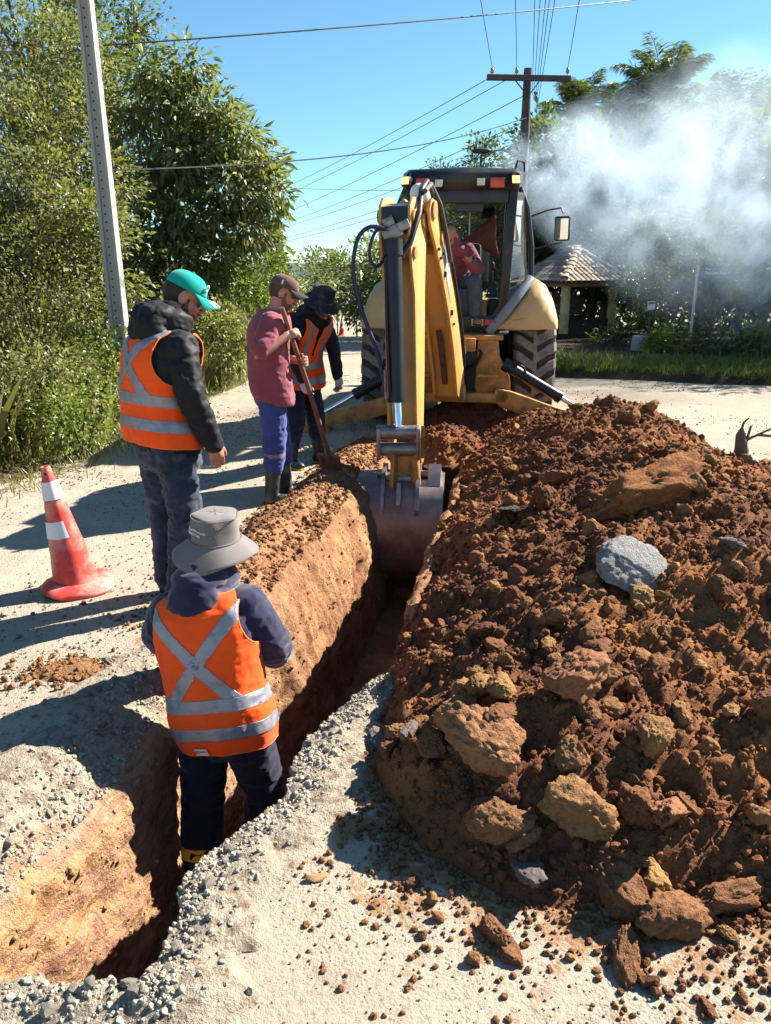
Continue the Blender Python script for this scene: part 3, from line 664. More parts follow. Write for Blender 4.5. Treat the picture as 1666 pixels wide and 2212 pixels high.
for mo in MOUNDS:
    V_ = verts_of(mo.data); V_ = V_[V_[:, 2] > 0.01] + np.array(mo.location, np.float32); k = min(900, len(V_)); q_ = V_[RNG.choice(len(V_), k)]
    scatter('loose_crumbs', T2, q_, ((0.006 + 0.026 * RNG.uniform(0, 1, k) ** 2.5) * (0.5 if mo.location.y < 5 else 1)).astype(np.float32), mo.data.materials[0], 'loose crumbs on the ' + mo['label'][:40].rsplit(' ', 1)[0])
# roots and twigs torn out with the soil
M_TWIG = pmat('dead_root', (0.12, 0.082, 0.062), .85, 0, .35, 20, .4, 90)
rx, ry = 2.30, 4.85; rz_ = surf(rx, ry); rt = empty('torn_root', (rx, ry, rz_), 0, 'torn root stump with bare twigs sticking up from the right of the heap', 'root')
mb = MB(); mb.tube([(0, 0, -0.08), (0.01, 0, 0.06), (-0.01, 0, 0.16), (0.0, 0.01, 0.20)], [0.06, 0.045, 0.030, 0.012], 9); mb.build('stump', M_TWIG, rt, 50)
for a in (((0.02, 0, 0.12), (0.10, 0.0, 0.16), (0.22, 0.02, 0.21), (0.33, 0.02, 0.28)), ((0.10, 0, 0.16), (0.20, 0.0, 0.15), (0.31, 0.0, 0.11)), ((-0.02, 0, 0.14), (0.0, 0.0, 0.24), (0.03, 0, 0.27)), ((0.03, 0, 0.10), (0.05, 0, 0.22)), ((0.2, 0.02, 0.2), (0.24, 0.02, 0.14), (0.22, 0.02, 0.10))):
    mb = MB(); mb.tube(a, [0.011 - 0.003 * i for i in range(len(a))][:len(a)], 6); mb.build('twig', M_TWIG, rt, 50)
# dry leaf on the gravel
x, y = gpt(685, 1900); mb = MB(); g = [(math.cos(t) * 0.035, math.sin(t) * 0.016, 0.012 + 0.006 * math.cos(2 * t)) for t in [k * math.pi / 5 for k in range(10)]]; mb.add(g + [(0, 0, 0.004)], [(k, (k + 1) % 10, 10) for k in range(10)])
o = mb.build('dry_leaf', pmat('dry_leaf', (0.30, 0.17, 0.07), .8, 0, .3, 30), None, 60, (x, y, 0.0), (0, 0, 0.2)); tag(o, 'curled brown dry leaf lying on the bare gravel', 'leaf'); md = o.modifiers.new('t', 'SOLIDIFY'); md.thickness = 0.002
# ================================================================== BACKHOE LOADER
M_YEL = pmat('yellow_paint', (0.60, 0.315, 0.075), 0.45, 0, 0.12, 3.0, 0.08, 60, dirt=(0.40, 0.27, 0.15), dirt_amt=0.55, dscale=4.5, spec=0.5)
M_YELD = pmat('dusty_yellow_panel', (0.58, 0.36, 0.135), 0.5, 0, 0.12, 2.5, 0.05, 60, dirt=(0.42, 0.33, 0.22), dirt_amt=0.6, dscale=3.0)
M_YELW = pmat('worn_yellow_paint', (0.50, 0.25, 0.06), 0.55, 0, 0.25, 4.0, 0.2, 50, dirt=(0.15, 0.085, 0.045), dirt_amt=0.62, dscale=7.0)
M_BLK = pmat('black_paint', (0.014, 0.014, 0.017), 0.38, 0, 0.3, 5, 0.05, 60, dirt=(0.06, 0.052, 0.045), dirt_amt=0.18, dscale=5)
M_DARK = pmat('dark_plastic', (0.03, 0.034, 0.042), 0.55, 0, 0.25, 6, 0.1, 90)
M_GREYP = pmat('grey_plastic', (0.17, 0.19, 0.22), 0.5, 0, 0.15, 5, 0.05, 80)
M_TYRE = pmat('tyre_rubber', (0.050, 0.046, 0.042), 0.85, 0, 0.3, 6, 0.3, 40, dirt=(0.13, 0.11, 0.09), dirt_amt=0.3, dscale=4.0)
M_LUG = pmat('lug_rubber', (0.17, 0.155, 0.138), 0.9, 0, 0.3, 9, 0.3, 50, dirt=(0.34, 0.30, 0.245), dirt_amt=0.6, dscale=7.0)
M_STEEL = pmat('bare_steel', (0.30, 0.27, 0.25), 0.45, 0.75, 0.3, 8, 0.15, 60, dirt=(0.16, 0.10, 0.065), dirt_amt=0.4, dscale=9)
M_CHROME = pmat('chrome_rod', (0.72, 0.74, 0.78), 0.12, 1.0, 0.05, 4, 0, 10, rvar=0.04)
M_BUCKET = pmat('worn_bucket_steel', (0.23, 0.185, 0.175), 0.45, 0.45, 0.35, 3.5, 0.2, 50, dirt=(0.17, 0.085, 0.06), dirt_amt=0.45, dscale=5)
M_HOSE = pmat('rubber_hose', (0.018, 0.018, 0.022), 0.5, 0, 0.2, 10, 0.1, 120)
M_HOSEB = pmat('blue_hose', (0.022, 0.022, 0.075), 0.4, 0, 0.2, 10, 0.1, 120)
M_REDL = pmat('red_lens', (0.55, 0.07, 0.03), 0.2, 0, 0.15, 20, 0.05, 120)
M_CREAM = pmat('lens_glass', (0.66, 0.62, 0.48), 0.2, 0, 0.1, 20, 0.0)
M_WHITE = pmat('white_enamel', (0.72, 0.72, 0.70), 0.4, 0, 0.08, 8, 0.03, 60)
M_REDF = pmat('red_reflector', (0.60, 0.03, 0.05), 0.25, 0, 0.1, 30, 0.0)
def emit_mat(name, colr, st):
    m, nt, b = new_mat(name); b.inputs['Base Color'].default_value = c4(colr); b.inputs['Emission Color'].default_value = c4(colr)
    n = noise(nt, coord(nt), 60, 2); L(nt, mth(nt, 'ADD', mth(nt, 'MULTIPLY', n, st * 0.6), st * 0.7), b.inputs['Emission Strength'])
    return m
M_LAMP = emit_mat('lit_lamp', (1.0, 0.55, 0.16), 0.75)
def glass_mat(name, tint=(0.86, 0.93, 0.90), alpha=0.10):
    """thin pane: mostly clear, mirror-like at a glance, with a film of dust"""
    m, nt, b = new_mat(name); nt.nodes.remove(b)
    t = node(nt, 'ShaderNodeBsdfTransparent', i={'Color': c4(tint)}); g = node(nt, 'ShaderNodeBsdfGlossy', i={'Roughness': 0.03})
    d = node(nt, 'ShaderNodeBsdfDiffuse', i={'Color': (0.55, 0.52, 0.46, 1)})
    fr = node(nt, 'ShaderNodeFresnel', i={'IOR': 1.16})
    m1 = nt.nodes.new('ShaderNodeMixShader'); L(nt, fr.outputs[0], m1.inputs[0]); L(nt, t.outputs[0], m1.inputs[1]); L(nt, g.outputs[0], m1.inputs[2])
    m2 = nt.nodes.new('ShaderNodeMixShader'); L(nt, ramp(nt, noise(nt, coord(nt), 5, 6, 0.7), [(0.35, alpha * 0.4), (0.7, alpha * 1.8)]), m2.inputs[0])
    L(nt, m1.outputs[0], m2.inputs[1]); L(nt, d.outputs[0], m2.inputs[2]); L(nt, m2.outputs[0], nt.nodes['Material Output'].inputs[0])
    return m
M_GLASS = glass_mat('cab_glass')
M_MIRROR = pmat('mirror_glass', (0.85, 0.87, 0.88), 0.03, 1.0, 0.02, 3, 0, 10, rvar=0.01)

DR = empty('backhoe_loader', (0.88, 9.45, 0.0), R(-5.5), 'yellow backhoe loader digging the trench with its rear bucket', 'backhoe')
D_INV = (Matrix.Translation((0.88, 9.45, 0)) @ Matrix.Rotation(R(-5.5), 4, 'Z')).inverted()
def wloc(p): return D_INV @ Vector(p)

# ---- wheels
def tyre_prof(w, r, R_):           # cross-section half outline: (x offset, radius)
    h = w / 2
    return [(-h * 0.55, R_ * 0.42), (-h * 0.8, R_ * 0.50), (-h * 0.98, R_ * 0.66), (-h, R_ * 0.80), (-h * 0.93, R_ * 0.91), (-h * 0.80, R_ * 0.925), (0, R_ * 0.94),
            (h * 0.80, R_ * 0.925), (h * 0.93, R_ * 0.91), (h, R_ * 0.80), (h * 0.98, R_ * 0.66), (h * 0.8, R_ * 0.50), (h * 0.55, R_ * 0.42)]
TO_X = Matrix(((0, 0, 1), (1, 0, 0), (0, 1, 0)))     # lathe axis z -> x
def wheel(c, w, rad, nl, lug=True, side=1):
    we = link('wheel', None, DR, c); KIDS.setdefault(DR.name, []).append(we)
    t = MB(); t.lathe([(r, x) for x, r in tyre_prof(w, 0, rad)], n=48, m=TO_X); t.build('tyre', M_TYRE, we, 50)
    rm = MB(); q = w * 0.3
    rm.lathe([(0.02, side * 0.02), (rad * 0.2, side * 0.03), (rad * 0.22, side * q * .6), (rad * 0.36, side * q * .7), (rad * 0.43, side * q * 1.1), (rad * 0.45, side * q * 1.2), (rad * 0.43, -side * q)], n=32, m=TO_X)
    rm.build('rim', M_YEL, we, 40)
    if lug:
        me = {}
        for s in (-1, 1):
            b = MB(); n = 9; th = rad * 0.185; vs_ = []
            for lay in (0, 1):
                for i in range(n):
                    f = i / (n - 1); x = s * (-0.02 + f * (w * 0.5 + 0.015)); ang0 = 0.25 * (max(0, f - 0.12) ** 1.0) * (0.75 if f > 0.55 else 1.0) + (0.05 if f > 0.55 else 0)
                    base = np.interp(abs(x), [0, w * 0.4, w * 0.465, w * 0.52], [rad * 0.935, rad * 0.92, rad * 0.88, rad * 0.78])
                    top = np.interp(abs(x), [0, w * 0.44, w * 0.48, w * 0.53], [rad * 1.0, rad * 0.995, rad * 0.965, rad * 0.83])
                    r_ = top if lay else base - 0.01; hw = th * (0.42 if lay else 0.52) / rad
                    for e in (-1, 1):
                        a = ang0 + e * hw; vs_.append((x, r_ * math.sin(a), r_ * math.cos(a)))
            fs = []
            k = 2 * n
            for i in range(n - 1):
                p = 2 * i
                fs += [(k + p, k + p + 1, k + p + 3, k + p + 2), (p, p + 2, p + 3, p + 1), (p, p + 1 + 0, k + p + 1, k + p) if False else (p, k + p, k + p + 2, p + 2), (p + 1, p + 3, k + p + 3, k + p + 1)]
            fs += [(0, 1, k + 1, k), (k - 2, 2 * k - 2, 2 * k - 1, k - 1)]
            b.add(vs_, fs); me[s] = b.mesh('tread_lug', M_LUG, None)
        for s in (-1, 1):
            for j in range(nl):
                lo = link('tread_lug', me[s], we, (0, 0, 0), (2 * math.pi * (j + (0.5 if s > 0 else 0)) / nl, 0, 0))
                KIDS.setdefault(we.name, []).append(lo)
    return we
wheel((-0.87, 0, 0.66), 0.49, 0.66, 21, True, -1)
wheel((0.87, 0, 0.66), 0.49, 0.66, 21, True, 1)
wheel((-0.82, 2.15, 0.43), 0.32, 0.43, 0, False, -1)
wheel((0.82, 2.15, 0.43), 0.32, 0.43, 0, False, 1)

# ---- chassis, axle, hood
b = MB()
for s in (-1, 1): b.box((s * 0.30, 0.9, 0.72), (0.14, 3.2, 0.26))
b.cyl((-0.65, 0, 0.66), (0.65, 0, 0.66), 0.13, n=14); b.box((0, 0, 0.66), (0.42, 0.4, 0.4), bev=0.06); b.box((0, 2.15, 0.45), (1.3, 0.18, 0.16))
b.box((0, 0.5, 0.80), (0.46, 1.3, 0.36)); b.box((0.55, 0.95, 0.75), (0.34, 0.8, 0.45), bev=.04); b.box((-0.55, 0.95, 0.75), (0.34, 0.8, 0.45), bev=.04)
b.build('chassis', M_DARK, DR, 30)
b = MB(); b.box((0, 1.85, 1.16), (0.86, 1.7, 0.50), bev=0.10); b.build('engine_hood', M_YEL, DR, 40)
b = MB(); b.tube([(0.34, 1.75, 1.6), (0.34, 1.75, 2.15), (0.34, 1.72, 2.24)], 0.05, 12); b.build('exhaust_pipe', M_BLK, DR, 40)
# loader arms and front bucket
for s in (-1, 1):
    b = MB(); b.bar((s * 0.62, 1.35, 1.35), (s * 0.62, 2.6, 0.75), 0.10, 0.22, bev=0.02); b.bar((s * 0.62, 2.6, 0.80), (s * 0.62, 3.1, 0.35), 0.10, 0.2, bev=0.02)
    b.build('loader_arm', M_YEL, DR, 30)
b = MB(); prof = [(3.1, 0.75), (3.0, 0.4), (3.1, 0.1), (3.75, 0.05), (3.75, 0.08), (3.14, 0.14), (3.05, 0.4), (3.14, 0.73)]
b.prism(prof, -1.15, 1.15, lambda p, q, t: Vector((t, p, q))); b.build('loader_bucket', M_YELW, DR, 30)

# ---- rear fenders
def fender(s):
    base = [(0.36, 1.13), (0.50, 1.30), (0.66, 1.50), (0.79, 1.645), (0.88, 1.66), (0.97, 1.60), (1.05, 1.46), (1.09, 1.30), (1.095, 1.20), (0.9, 1.165), (0.6, 1.14)]
    rings = []
    for y, kz, dx in ((-0.78, 0.10, 0.02), (-0.76, 0.24, 0.01), (-0.68, 0.58, 0), (-0.55, 0.82, 0), (-0.32, 0.97, 0), (0.05, 1.0, 0), (0.5, 0.97, 0), (0.75, 0.85, 0), (0.9, 0.6, 0)):
        rings.append([Vector((s * (x - dx * (1 if x > .7 else -1)), y + (0.10 if x < .5 else 0), 1.12 + (z - 1.12) * kz)) for x, z in base])
    b = MB(); b.loft(rings); f = b.build('fender', M_YELD, DR, 35, bevel=0.0)
    b = MB(); b.tube([(s * 0.335, -0.70, 1.08), (s * 0.50, -0.74, 1.29), (s * 0.66, -0.64, 1.50), (s * 0.80, -0.42, 1.67)], [(0.022, 0.05)] * 4, 8)
    b.tube([(s * 0.40, -0.74, 1.20), (s * 0.60, -0.66, 1.47), (s * 0.76, -0.46, 1.66)], [(0.03, 0.02)] * 3, 8)
    b.build('fender_trim', M_GREYP, DR, 40)
    b = MB()                                            # crease lines pressed into the fender
    b.tube([(s * 0.99, -0.50, 1.50), (s * 0.93, -0.57, 1.49), (s * 0.85, -0.50, 1.575)], 0.004, 5); b.build('panel_seam', M_YELW, f); b = MB()
    b.tube([(s * 0.60, -0.755, 1.22), (s * 0.80, -0.745, 1.255), (s * 1.0, -0.70, 1.24)], 0.005, 5); b.build('panel_seam', M_YELW, f)
    b = MB(); b.box((s * 1.12, 0.1, 1.0), (0.015, 0.4, 0.35)); b.build('mud_flap', M_GREYP, DR)
fender(-1); fender(1)
for s in (-1, 1):                                       # inside wheel-arch covers (grey)
    b = MB(); rings = []
    for y, k in ((-0.6, 0.25), (-0.4, 0.75), (-0.1, 1.0), (0.4, 1.0)):
        rings.append([Vector((s * x, y, 1.1 + (z - 1.1) * k)) for x, z in ((0.33, 1.10), (0.40, 1.30), (0.56, 1.52), (0.72, 1.60), (0.78, 1.10))])
    b.loft(rings); b.build('wheel_arch_cover', M_GREYP, DR, 40)

# ---- cab
b = MB(); b.box((0, 0.15, 1.08), (0.92, 1.55, 0.10), bev=0.015); b.box((0.0, -0.64, 1.175), (0.94, 0.06, 0.17), bev=0.012); b.build('cab_floor', M_BLK, DR, 30)
b = MB(); rr = []
for y, hw, z0, z1 in ((-0.80, 0.50, 2.60, 2.70), (-0.74, 0.60, 2.55, 2.755), (-0.45, 0.65, 2.60, 2.80), (0.4, 0.68, 2.60, 2.82), (0.95, 0.64, 2.60, 2.80), (1.05, 0.56, 2.62, 2.74)):
    rr.append([Vector((x * hw, y, z)) for x, z in ((-1, z0 + .02), (-0.99, z1 - .05), (-0.9, z1 - .01), (0, z1 + .012), (0.9, z1 - .01), (0.99, z1 - .05), (1, z0 + .02), (0.92, z0), (-0.92, z0))])
b.loft(rr); roof = b.build('cab_roof', M_BLK, DR, 40)
b = MB(); b.box((0, -0.70, 2.49), (0.98, 0.10, 0.13), bev=0.02); b.box((0.08, -0.62, 2.41), (0.30, 0.12, 0.14), bev=0.02); b.build('roof_console', M_DARK, DR, 30)
for s in (-1, 1):
    b = MB(); b.bar((s * 0.475, -0.64, 1.10), (s * 0.545, -0.66, 2.60), 0.10, 0.075, (0, 1, 0), bev=0.012); b.build('rear_pillar', M_BLK, DR, 30)
    b = MB(); b.tube([(s * 0.83, -0.02, 1.60), (s * 0.81, -0.04, 2.0), (s * 0.74, -0.06, 2.42), (s * 0.62, -0.08, 2.68)], [(0.035, 0.05)] * 4, 8); b.build('centre_pillar', M_BLK, DR, 40)
    b = MB(); b.tube([(s * 0.74, 0.05, 1.60), (s * 0.72, 0.05, 2.0), (s * 0.66, 0.05, 2.40), (s * 0.58, 0.05, 2.62)], [(0.022, 0.03)] * 4, 8); b.build('door_frame', M_BLK, DR, 40)
    b = MB(); b.bar((s * 0.55, 0.95, 1.10), (s * 0.57, 0.85, 2.62), 0.06, 0.06, (0, 1, 0)); b.build('front_pillar', M_BLK, DR, 30)
    b = MB(); b.prism([(0, 1.55), (0, 2.55), (1, 2.58), (1, 1.62)], -0.003, 0.003, lambda p, q, t, s=s: Vector((s * (0.52 + 0.26 * p - 0.07 * (q - 1.6) * p) + t, -0.60 + 0.52 * p, q))); b.build('side_glass', M_GLASS, DR)
    b = MB(); b.prism([(0, 1.2), (0, 2.55), (1, 2.55), (1, 1.2)], -0.003, 0.003, lambda p, q, t, s=s: Vector((s * (0.76 - 0.19 * p - 0.08 * (q - 1.6) * (1 - p)) + t, 0.02 + 0.88 * p, q))); b.build('door_glass', M_GLASS, DR)
b = MB(); b.box((0, 0.90, 1.90), (1.06, 0.008, 1.40), (R(3.5), 0, 0)); b.build('windscreen', M_GLASS, DR)
b = MB(); b.bar((0.10, 0.86, 1.22), (0.10, 0.82, 2.58), 0.02, 0.02); b.build('windscreen_bar', M_CREAM, DR)
# lamps along the rear roof edge
def work_lamp(x, z, lit, tilt=0):
    e = link('work_lamp', None, DR, (x, -0.86, z), (R(-18), 0, R(tilt))); KIDS.setdefault(DR.name, []).append(e)
    b = MB(); b.box((0, 0.02, 0), (0.10, 0.075, 0.095), bev=0.012); b.bar((0, 0.03, 0.04), (0, 0.05, 0.11), 0.03, 0.02); b.build('lamp_housing', M_BLK, e, 30)
    b = MB(); b.box((0, -0.022, 0), (0.078, 0.014, 0.075), bev=0.005); b.build('lens', M_LAMP if lit else M_CREAM, e)
work_lamp(-0.585, 2.63, True, -20); work_lamp(0.545, 2.63, True, 15); work_lamp(-0.245, 2.60, False); work_lamp(0.19, 2.61, False)
for x in (-0.41, 0.365):
    b = MB(); b.box((x, -0.80, 2.615), (0.15, 0.05, 0.10), bev=0.012); e = b.build('tail_lamp', M_REDL, DR, 30)
    b = MB(); b.box((x, -0.79, 2.615), (0.18, 0.03, 0.125), bev=0.01); b.build('lamp_frame', M_BLK, DR)
b = MB(); b.tube([(0.56, -0.5, 2.78), (0.58, -0.52, 2.86), (0.65, -0.5, 2.84), (0.66, -0.48, 2.75)], 0.012, 6); b.build('beacon_bracket', M_BLK, DR, 40)
# interior
b = MB(); b.box((0.02, 0.12, 1.40), (0.48, 0.46, 0.14), bev=0.05); b.box((0.02, 0.36, 1.75), (0.46, 0.14, 0.62), (R(-8), 0, 0), bev=0.05); b.box((0.02, 0.12, 1.23), (0.3, 0.3, 0.22)); b.build('seat', M_DARK, DR, 40)
b = MB(); b.box((0.0, -0.46, 1.34), (0.32, 0.18, 0.42), bev=0.02); b.build('control_console', M_DARK, DR, 30)
b = MB(); b.tube([(-0.165, -0.56, 1.14), (-0.165, -0.565, 1.54), (-0.06, -0.565, 1.55), (-0.06, -0.565, 1.13), (-0.16, -0.56, 1.13)], 0.010, 6); b.build('red_guard_rail', M_REDF, DR, 40)
b = MB(); b.box((0.165, -0.555, 1.34), (0.02, 0.012, 0.40)); b.build('console_edge', M_WHITE, DR)
for x0, x1 in ((-0.17, -0.20), (0.10, 0.17)):
    b = MB(); b.tube([(x0, -0.47, 1.55), (x0, -0.47, 1.68), (x1, -0.43, 1.86)], 0.011, 8); b.ell((x1, -0.425, 1.89), (0.022, 0.022, 0.03)); b.build('control_lever', M_STEEL, DR, 50)
b = MB(); b.box((0.40, 0.05, 1.30), (0.14, 0.5, 0.26), bev=0.04); b.build('side_console', M_DARK, DR, 40)
b = MB()
for z in (1.44, 1.50, 1.56): b.cyl((0.38, -0.12, z), (0.38, -0.12, z + 0.045), 0.08 - (z - 1.44) * .2, 0.065 - (z - 1.44) * .2, 12)
b.tube([(0.38, -0.12, 1.58), (0.37, -0.13, 1.76)], 0.012, 8); b.ell((0.37, -0.13, 1.79), (0.03, 0.03, 0.05)); b.build('loader_joystick', M_DARK, DR, 50)
b = MB(); m_ = Euler((R(62), 0, 0)).to_matrix(); b.lathe([(0.19 + 0.018 * math.cos(a), 0.018 * math.sin(a)) for a in [k * math.pi / 4 for k in range(8)]], (0.05, 0.60, 1.75), 24, m_, True); b.build('steering_wheel', M_DARK, DR, 50)
b = MB(); b.tube([(0.62 + 0.10 * math.cos(a), -0.02, 1.60 + 0.17 * math.sin(a)) for a in [math.pi * k / 9 for k in range(10)]], 0.045, 10); b.build('armrest_hoop', M_GREYP, DR, 50)
b = MB(); b.box((0.33, 0.80, 2.43), (0.17, 0.02, 0.13), bev=0.01); o_ = b.build('inside_mirror', M_BLK, DR)
b = MB(); b.box((0.33, 0.786, 2.43), (0.15, 0.004, 0.11)); b.build('mirror_glass', M_MIRROR, o_)
# outside mirror on its tube arm
b = MB(); b.tube([(0.78, 0.0, 2.33), (0.98, -0.03, 2.40), (1.12, -0.05, 2.42), (1.15, -0.05, 2.36)], 0.010, 8); b.build('mirror_arm', M_BLK, DR, 50); b = MB(); b.tube([(0.80, 0.0, 1.98), (1.15, -0.05, 2.05)], 0.008, 6); b.build('mirror_arm', M_BLK, DR, 50)
b = MB(); b.box((1.15, -0.03, 2.20), (0.185, 0.05, 0.27), (R(4), 0, R(-24)), bev=0.024); o_ = b.build('side_mirror', M_BLK, DR, 40)
b = MB(); b.box((1.141, -0.052, 2.198), (0.150, 0.014, 0.23), (R(4), 0, R(-24)), bev=0.006); b.build('mirror_glass', M_MIRROR, o_)
# stickers on the rear sill
b = MB(); b.box((0.21, -0.673, 1.19), (0.13, 0.004, 0.07)); st = b.build('warning_sticker', pmat('yellow_sticker', (0.75, 0.52, 0.05), .5, 0, .1), DR)
b = MB(); b.prism([(0.165, 1.168), (0.235, 1.168), (0.20, 1.216)], -0.678, -0.676, lambda p, q, t: Vector((p, t, q))); b.build('warning_triangle', M_BLK, st)
b = MB(); b.box((0.36, -0.673, 1.19), (0.135, 0.008, 0.055)); b.build('red_reflector', M_REDF, DR)

# ---- rear frame carrying the boom
b = MB()
b.box((0.0, -0.80, 1.045), (0.98, 0.30, 0.05)); b.box((0.0, -0.85, 0.40), (1.05, 0.34, 0.10))
for s in (-1, 1):
    b.prism([(0.22, 1.02), (0.44, 1.02), (0.46, 0.85), (0.58, 0.62), (0.60, 0.42), (0.50, 0.32), (0.26, 0.34), (0.20, 0.50)], -0.93, -0.86, lambda p, q, t, s=s: Vector((s * p, t, q)))
    b.box((s * 0.245, -0.75, 0.70), (0.05, 0.35, 0.66)); b.cyl((s * 0.50, -1.02, 0.42), (s * 0.50, -0.80, 0.42), 0.075, n=18); b.cyl((s * 0.52, -1.0, 0.72), (s * 0.52, -0.80, 0.72), 0.06, n=14)
    b.box((s * 0.34, -0.95, 0.64), (0.24, 0.10, 0.035))
b.build('rear_frame', M_YELW, DR, 30, bevel=0.006)
b = MB(); b.box((0.10, -0.70, 0.72), (0.34, 0.2, 0.52)); b.cyl((0.14, -0.92, 0.86), (0.14, -0.7, 0.86), 0.07); b.cyl((0.04, -0.92, 0.60), (0.04, -0.7, 0.60), 0.05)
b.tube([(0.2, -0.86, 0.98), (0.26, -0.95, 0.88), (0.2, -0.96, 0.75), (0.1, -0.9, 0.7)], 0.018, 8); b.build('valve_block', M_BLK, DR, 40)
b = MB(); b.cyl((-0.06, -1.06, 0.38), (-0.06, -1.06, 0.98), 0.085, n=18); b.box((-0.06, -1.05, 0.45), (0.30, 0.24, 0.10)); b.box((-0.06, -1.05, 0.93), (0.30, 0.24, 0.08)); b.box((0.13, -1.06, 0.98), (0.12, 0.06, 0.14))
b.build('swing_post', M_YELW, DR, 40, bevel=0.008)
# stabilisers
for s, foot in ((1, 1.62), (-1, -1.60)):
    e = link('stabiliser', None, DR, (0, 0, 0)); KIDS.setdefault(DR.name, []).append(e)
    b = MB(); zf = 0.10
    b.prism([(0.42, 0.50), (0.58, 0.48), (1.0, 0.33), (1.58, 0.17), (1.66, 0.08), (1.58, 0.03), (1.40, 0.05), (0.95, 0.15), (0.52, 0.29), (0.42, 0.36)], -1.02, -0.90, lambda p, q, t, s=s: Vector((s * p, t, q)))
    b.build('stabiliser_arm', M_YELW, e, 30, bevel=0.008)
    b = MB(); b.cyl((s * 0.50, -0.97, 0.775), (s * 1.13, -0.98, 0.415), 0.060, n=18); b.cyl((s * 0.50, -0.97, 0.775), (s * 0.57, -0.97, 0.735), 0.078, n=18); b.cyl((s * 1.10, -0.98, 0.432), (s * 1.14, -0.98, 0.41), 0.066, n=18)
    b.tube([(s * 0.6, -1.0, 0.80), (s * 0.72, -1.03, 0.74), (s * 0.74, -1.03, 0.68)], 0.014, 8)
    b.build('stabiliser_cylinder', M_BLK, e, 40)
    b = MB(); b.cyl((s * 1.12, -0.98, 0.42), (s * 1.58, -0.98, 0.155), 0.030, n=14); b.build('cylinder_rod', M_CHROME, e, 50)
    b = MB(); b.prism([(1.42, 0.0), (1.80, 0.0), (1.76, 0.05), (1.66, 0.10), (1.52, 0.10), (1.46, 0.05)], -1.14, -0.80, lambda p, q, t, s=s: Vector((s * p, t, q + 0.004))); b.build('foot_pad', M_YELW, e, 30)

def smooth_path(pts, n=6):
    out = []; pts = [Vector(p) for p in pts]
    for i in range(len(pts) - 1):
        a, b_, c, d = pts[max(i - 1, 0)], pts[i], pts[i + 1], pts[min(i + 2, len(pts) - 1)]
        for k in range(n):
            t = k / n; out.append(0.5 * ((2 * b_) + (c - a) * t + (2 * a - 5 * b_ + 4 * c - d) * t * t + (3 * b_ - a - 3 * c + d) * t ** 3))
    return out + [pts[-1]]
# ---- boom (built in world axes, then parented)
def frame2(o, e):
    o = Vector(o); e = Vector((e[0], e[1], 0)).normalized(); n = Vector((-e.y, e.x, 0)) if e.y < 0 else Vector((e.y, -e.x, 0))
    return lambda p, q, t: wloc(o + e * p + n * t + Vector((0, 0, q)))
BO = (0.715, 8.32, 0.0); BE = (-0.315, -0.949)
_fb = frame2(BO, BE)
def fb(p, q, t): return _fb(p, 0.33 + (q - 0.33) * 0.935, t)
boom = link('boom', None, DR, (0, 0, 0)); KIDS.setdefault(DR.name, []).append(boom)
# the two rear-frame side plates of the boom and the box between them
outer = [(-0.08, 0.46), (0.10, 0.42), (0.27, 0.50), (0.36, 0.75), (0.52, 1.08), (0.74, 1.42), (1.02, 1.78), (1.28, 2.06), (1.46, 2.24), (1.50, 2.36), (1.42, 2.46), (1.26, 2.44), (1.06, 2.28),
         (0.74, 1.94), (0.44, 1.56), (0.20, 1.18), (0.02, 0.80)]
b = MB()
b.prism(outer, 0.105, 0.135, fb); b.prism(outer, -0.135, -0.105, fb)
b.prism([(-0.06, 0.45), (0.10, 0.40), (0.20, 0.48), (0.31, 0.78), (0.47, 1.12), (0.70, 1.47), (0.96, 1.80), (1.12, 1.98), (1.00, 2.16), (0.76, 1.88), (0.47, 1.51), (0.24, 1.15), (0.07, 0.80)], -0.105, 0.105, fb)
b.build('boom_box', M_YEL, boom, 25, bevel=0.006)
b = MB(); b.prism([(0.235, 0.62), (0.295, 0.62), (0.33, 0.95), (0.29, 0.98)], 0.10, 0.130, fb)
b.build('boom_lug', M_YELW, boom)
for p, q, r_ in ((1.38, 2.36, 0.075), (0.05, 0.50, 0.085), (1.08, 2.14, 0.06)): MB().cyl(fb(p, q, -0.155), fb(p, q, 0.155), r_, n=18).build('pivot_pin', M_YELW, boom, 40)
b = MB(); b.cyl(fb(0.80, 2.12, 0.02), fb(1.42, 2.50, 0.02), 0.082, n=20); b.ell(fb(1.42, 2.50, 0.02), (.082, .082, .082)); b.build('stick_cylinder', M_WHITE, boom, 40)
b = MB(); b.tube(smooth_path([fb(1.30, 2.40, 0.10), fb(1.04, 2.22, 0.150), fb(0.72, 1.90, 0.150), fb(0.42, 1.52, 0.150), fb(0.18, 1.14, 0.150), fb(0.02, 0.82, 0.14), fb(-0.12, 0.70, 0.10)], 4), 0.016, 8); b.build('boom_pipe', M_HOSE, boom, 60)
b = MB(); b.tube(smooth_path([fb(1.40, 2.30, 0.06), fb(1.12, 2.0, 0.112), fb(0.80, 1.62, 0.118), fb(0.58, 1.30, 0.118)], 4), 0.012, 8); b.build('boom_pipe', M_STEEL, boom, 60)
for p_, q_ in ((0.95, 1.80), (0.66, 1.42)): MB().box(fb(p_, q_, 0.122), (0.07, 0.03, 0.05)).build('pipe_clamp', M_BLK, boom)
# rubbed, rusty streak down the underside of the boom
b = MB(); b.prism([(0.29, 0.62), (0.372, 0.80), (0.50, 1.06), (0.60, 1.22), (0.585, 1.235), (0.48, 1.08), (0.35, 0.82), (0.275, 0.64)], -0.03, 0.025, fb); b.build('worn_streak', pmat('rust_streak', (0.09, 0.045, 0.025), .8, 0, .4, 14), boom)
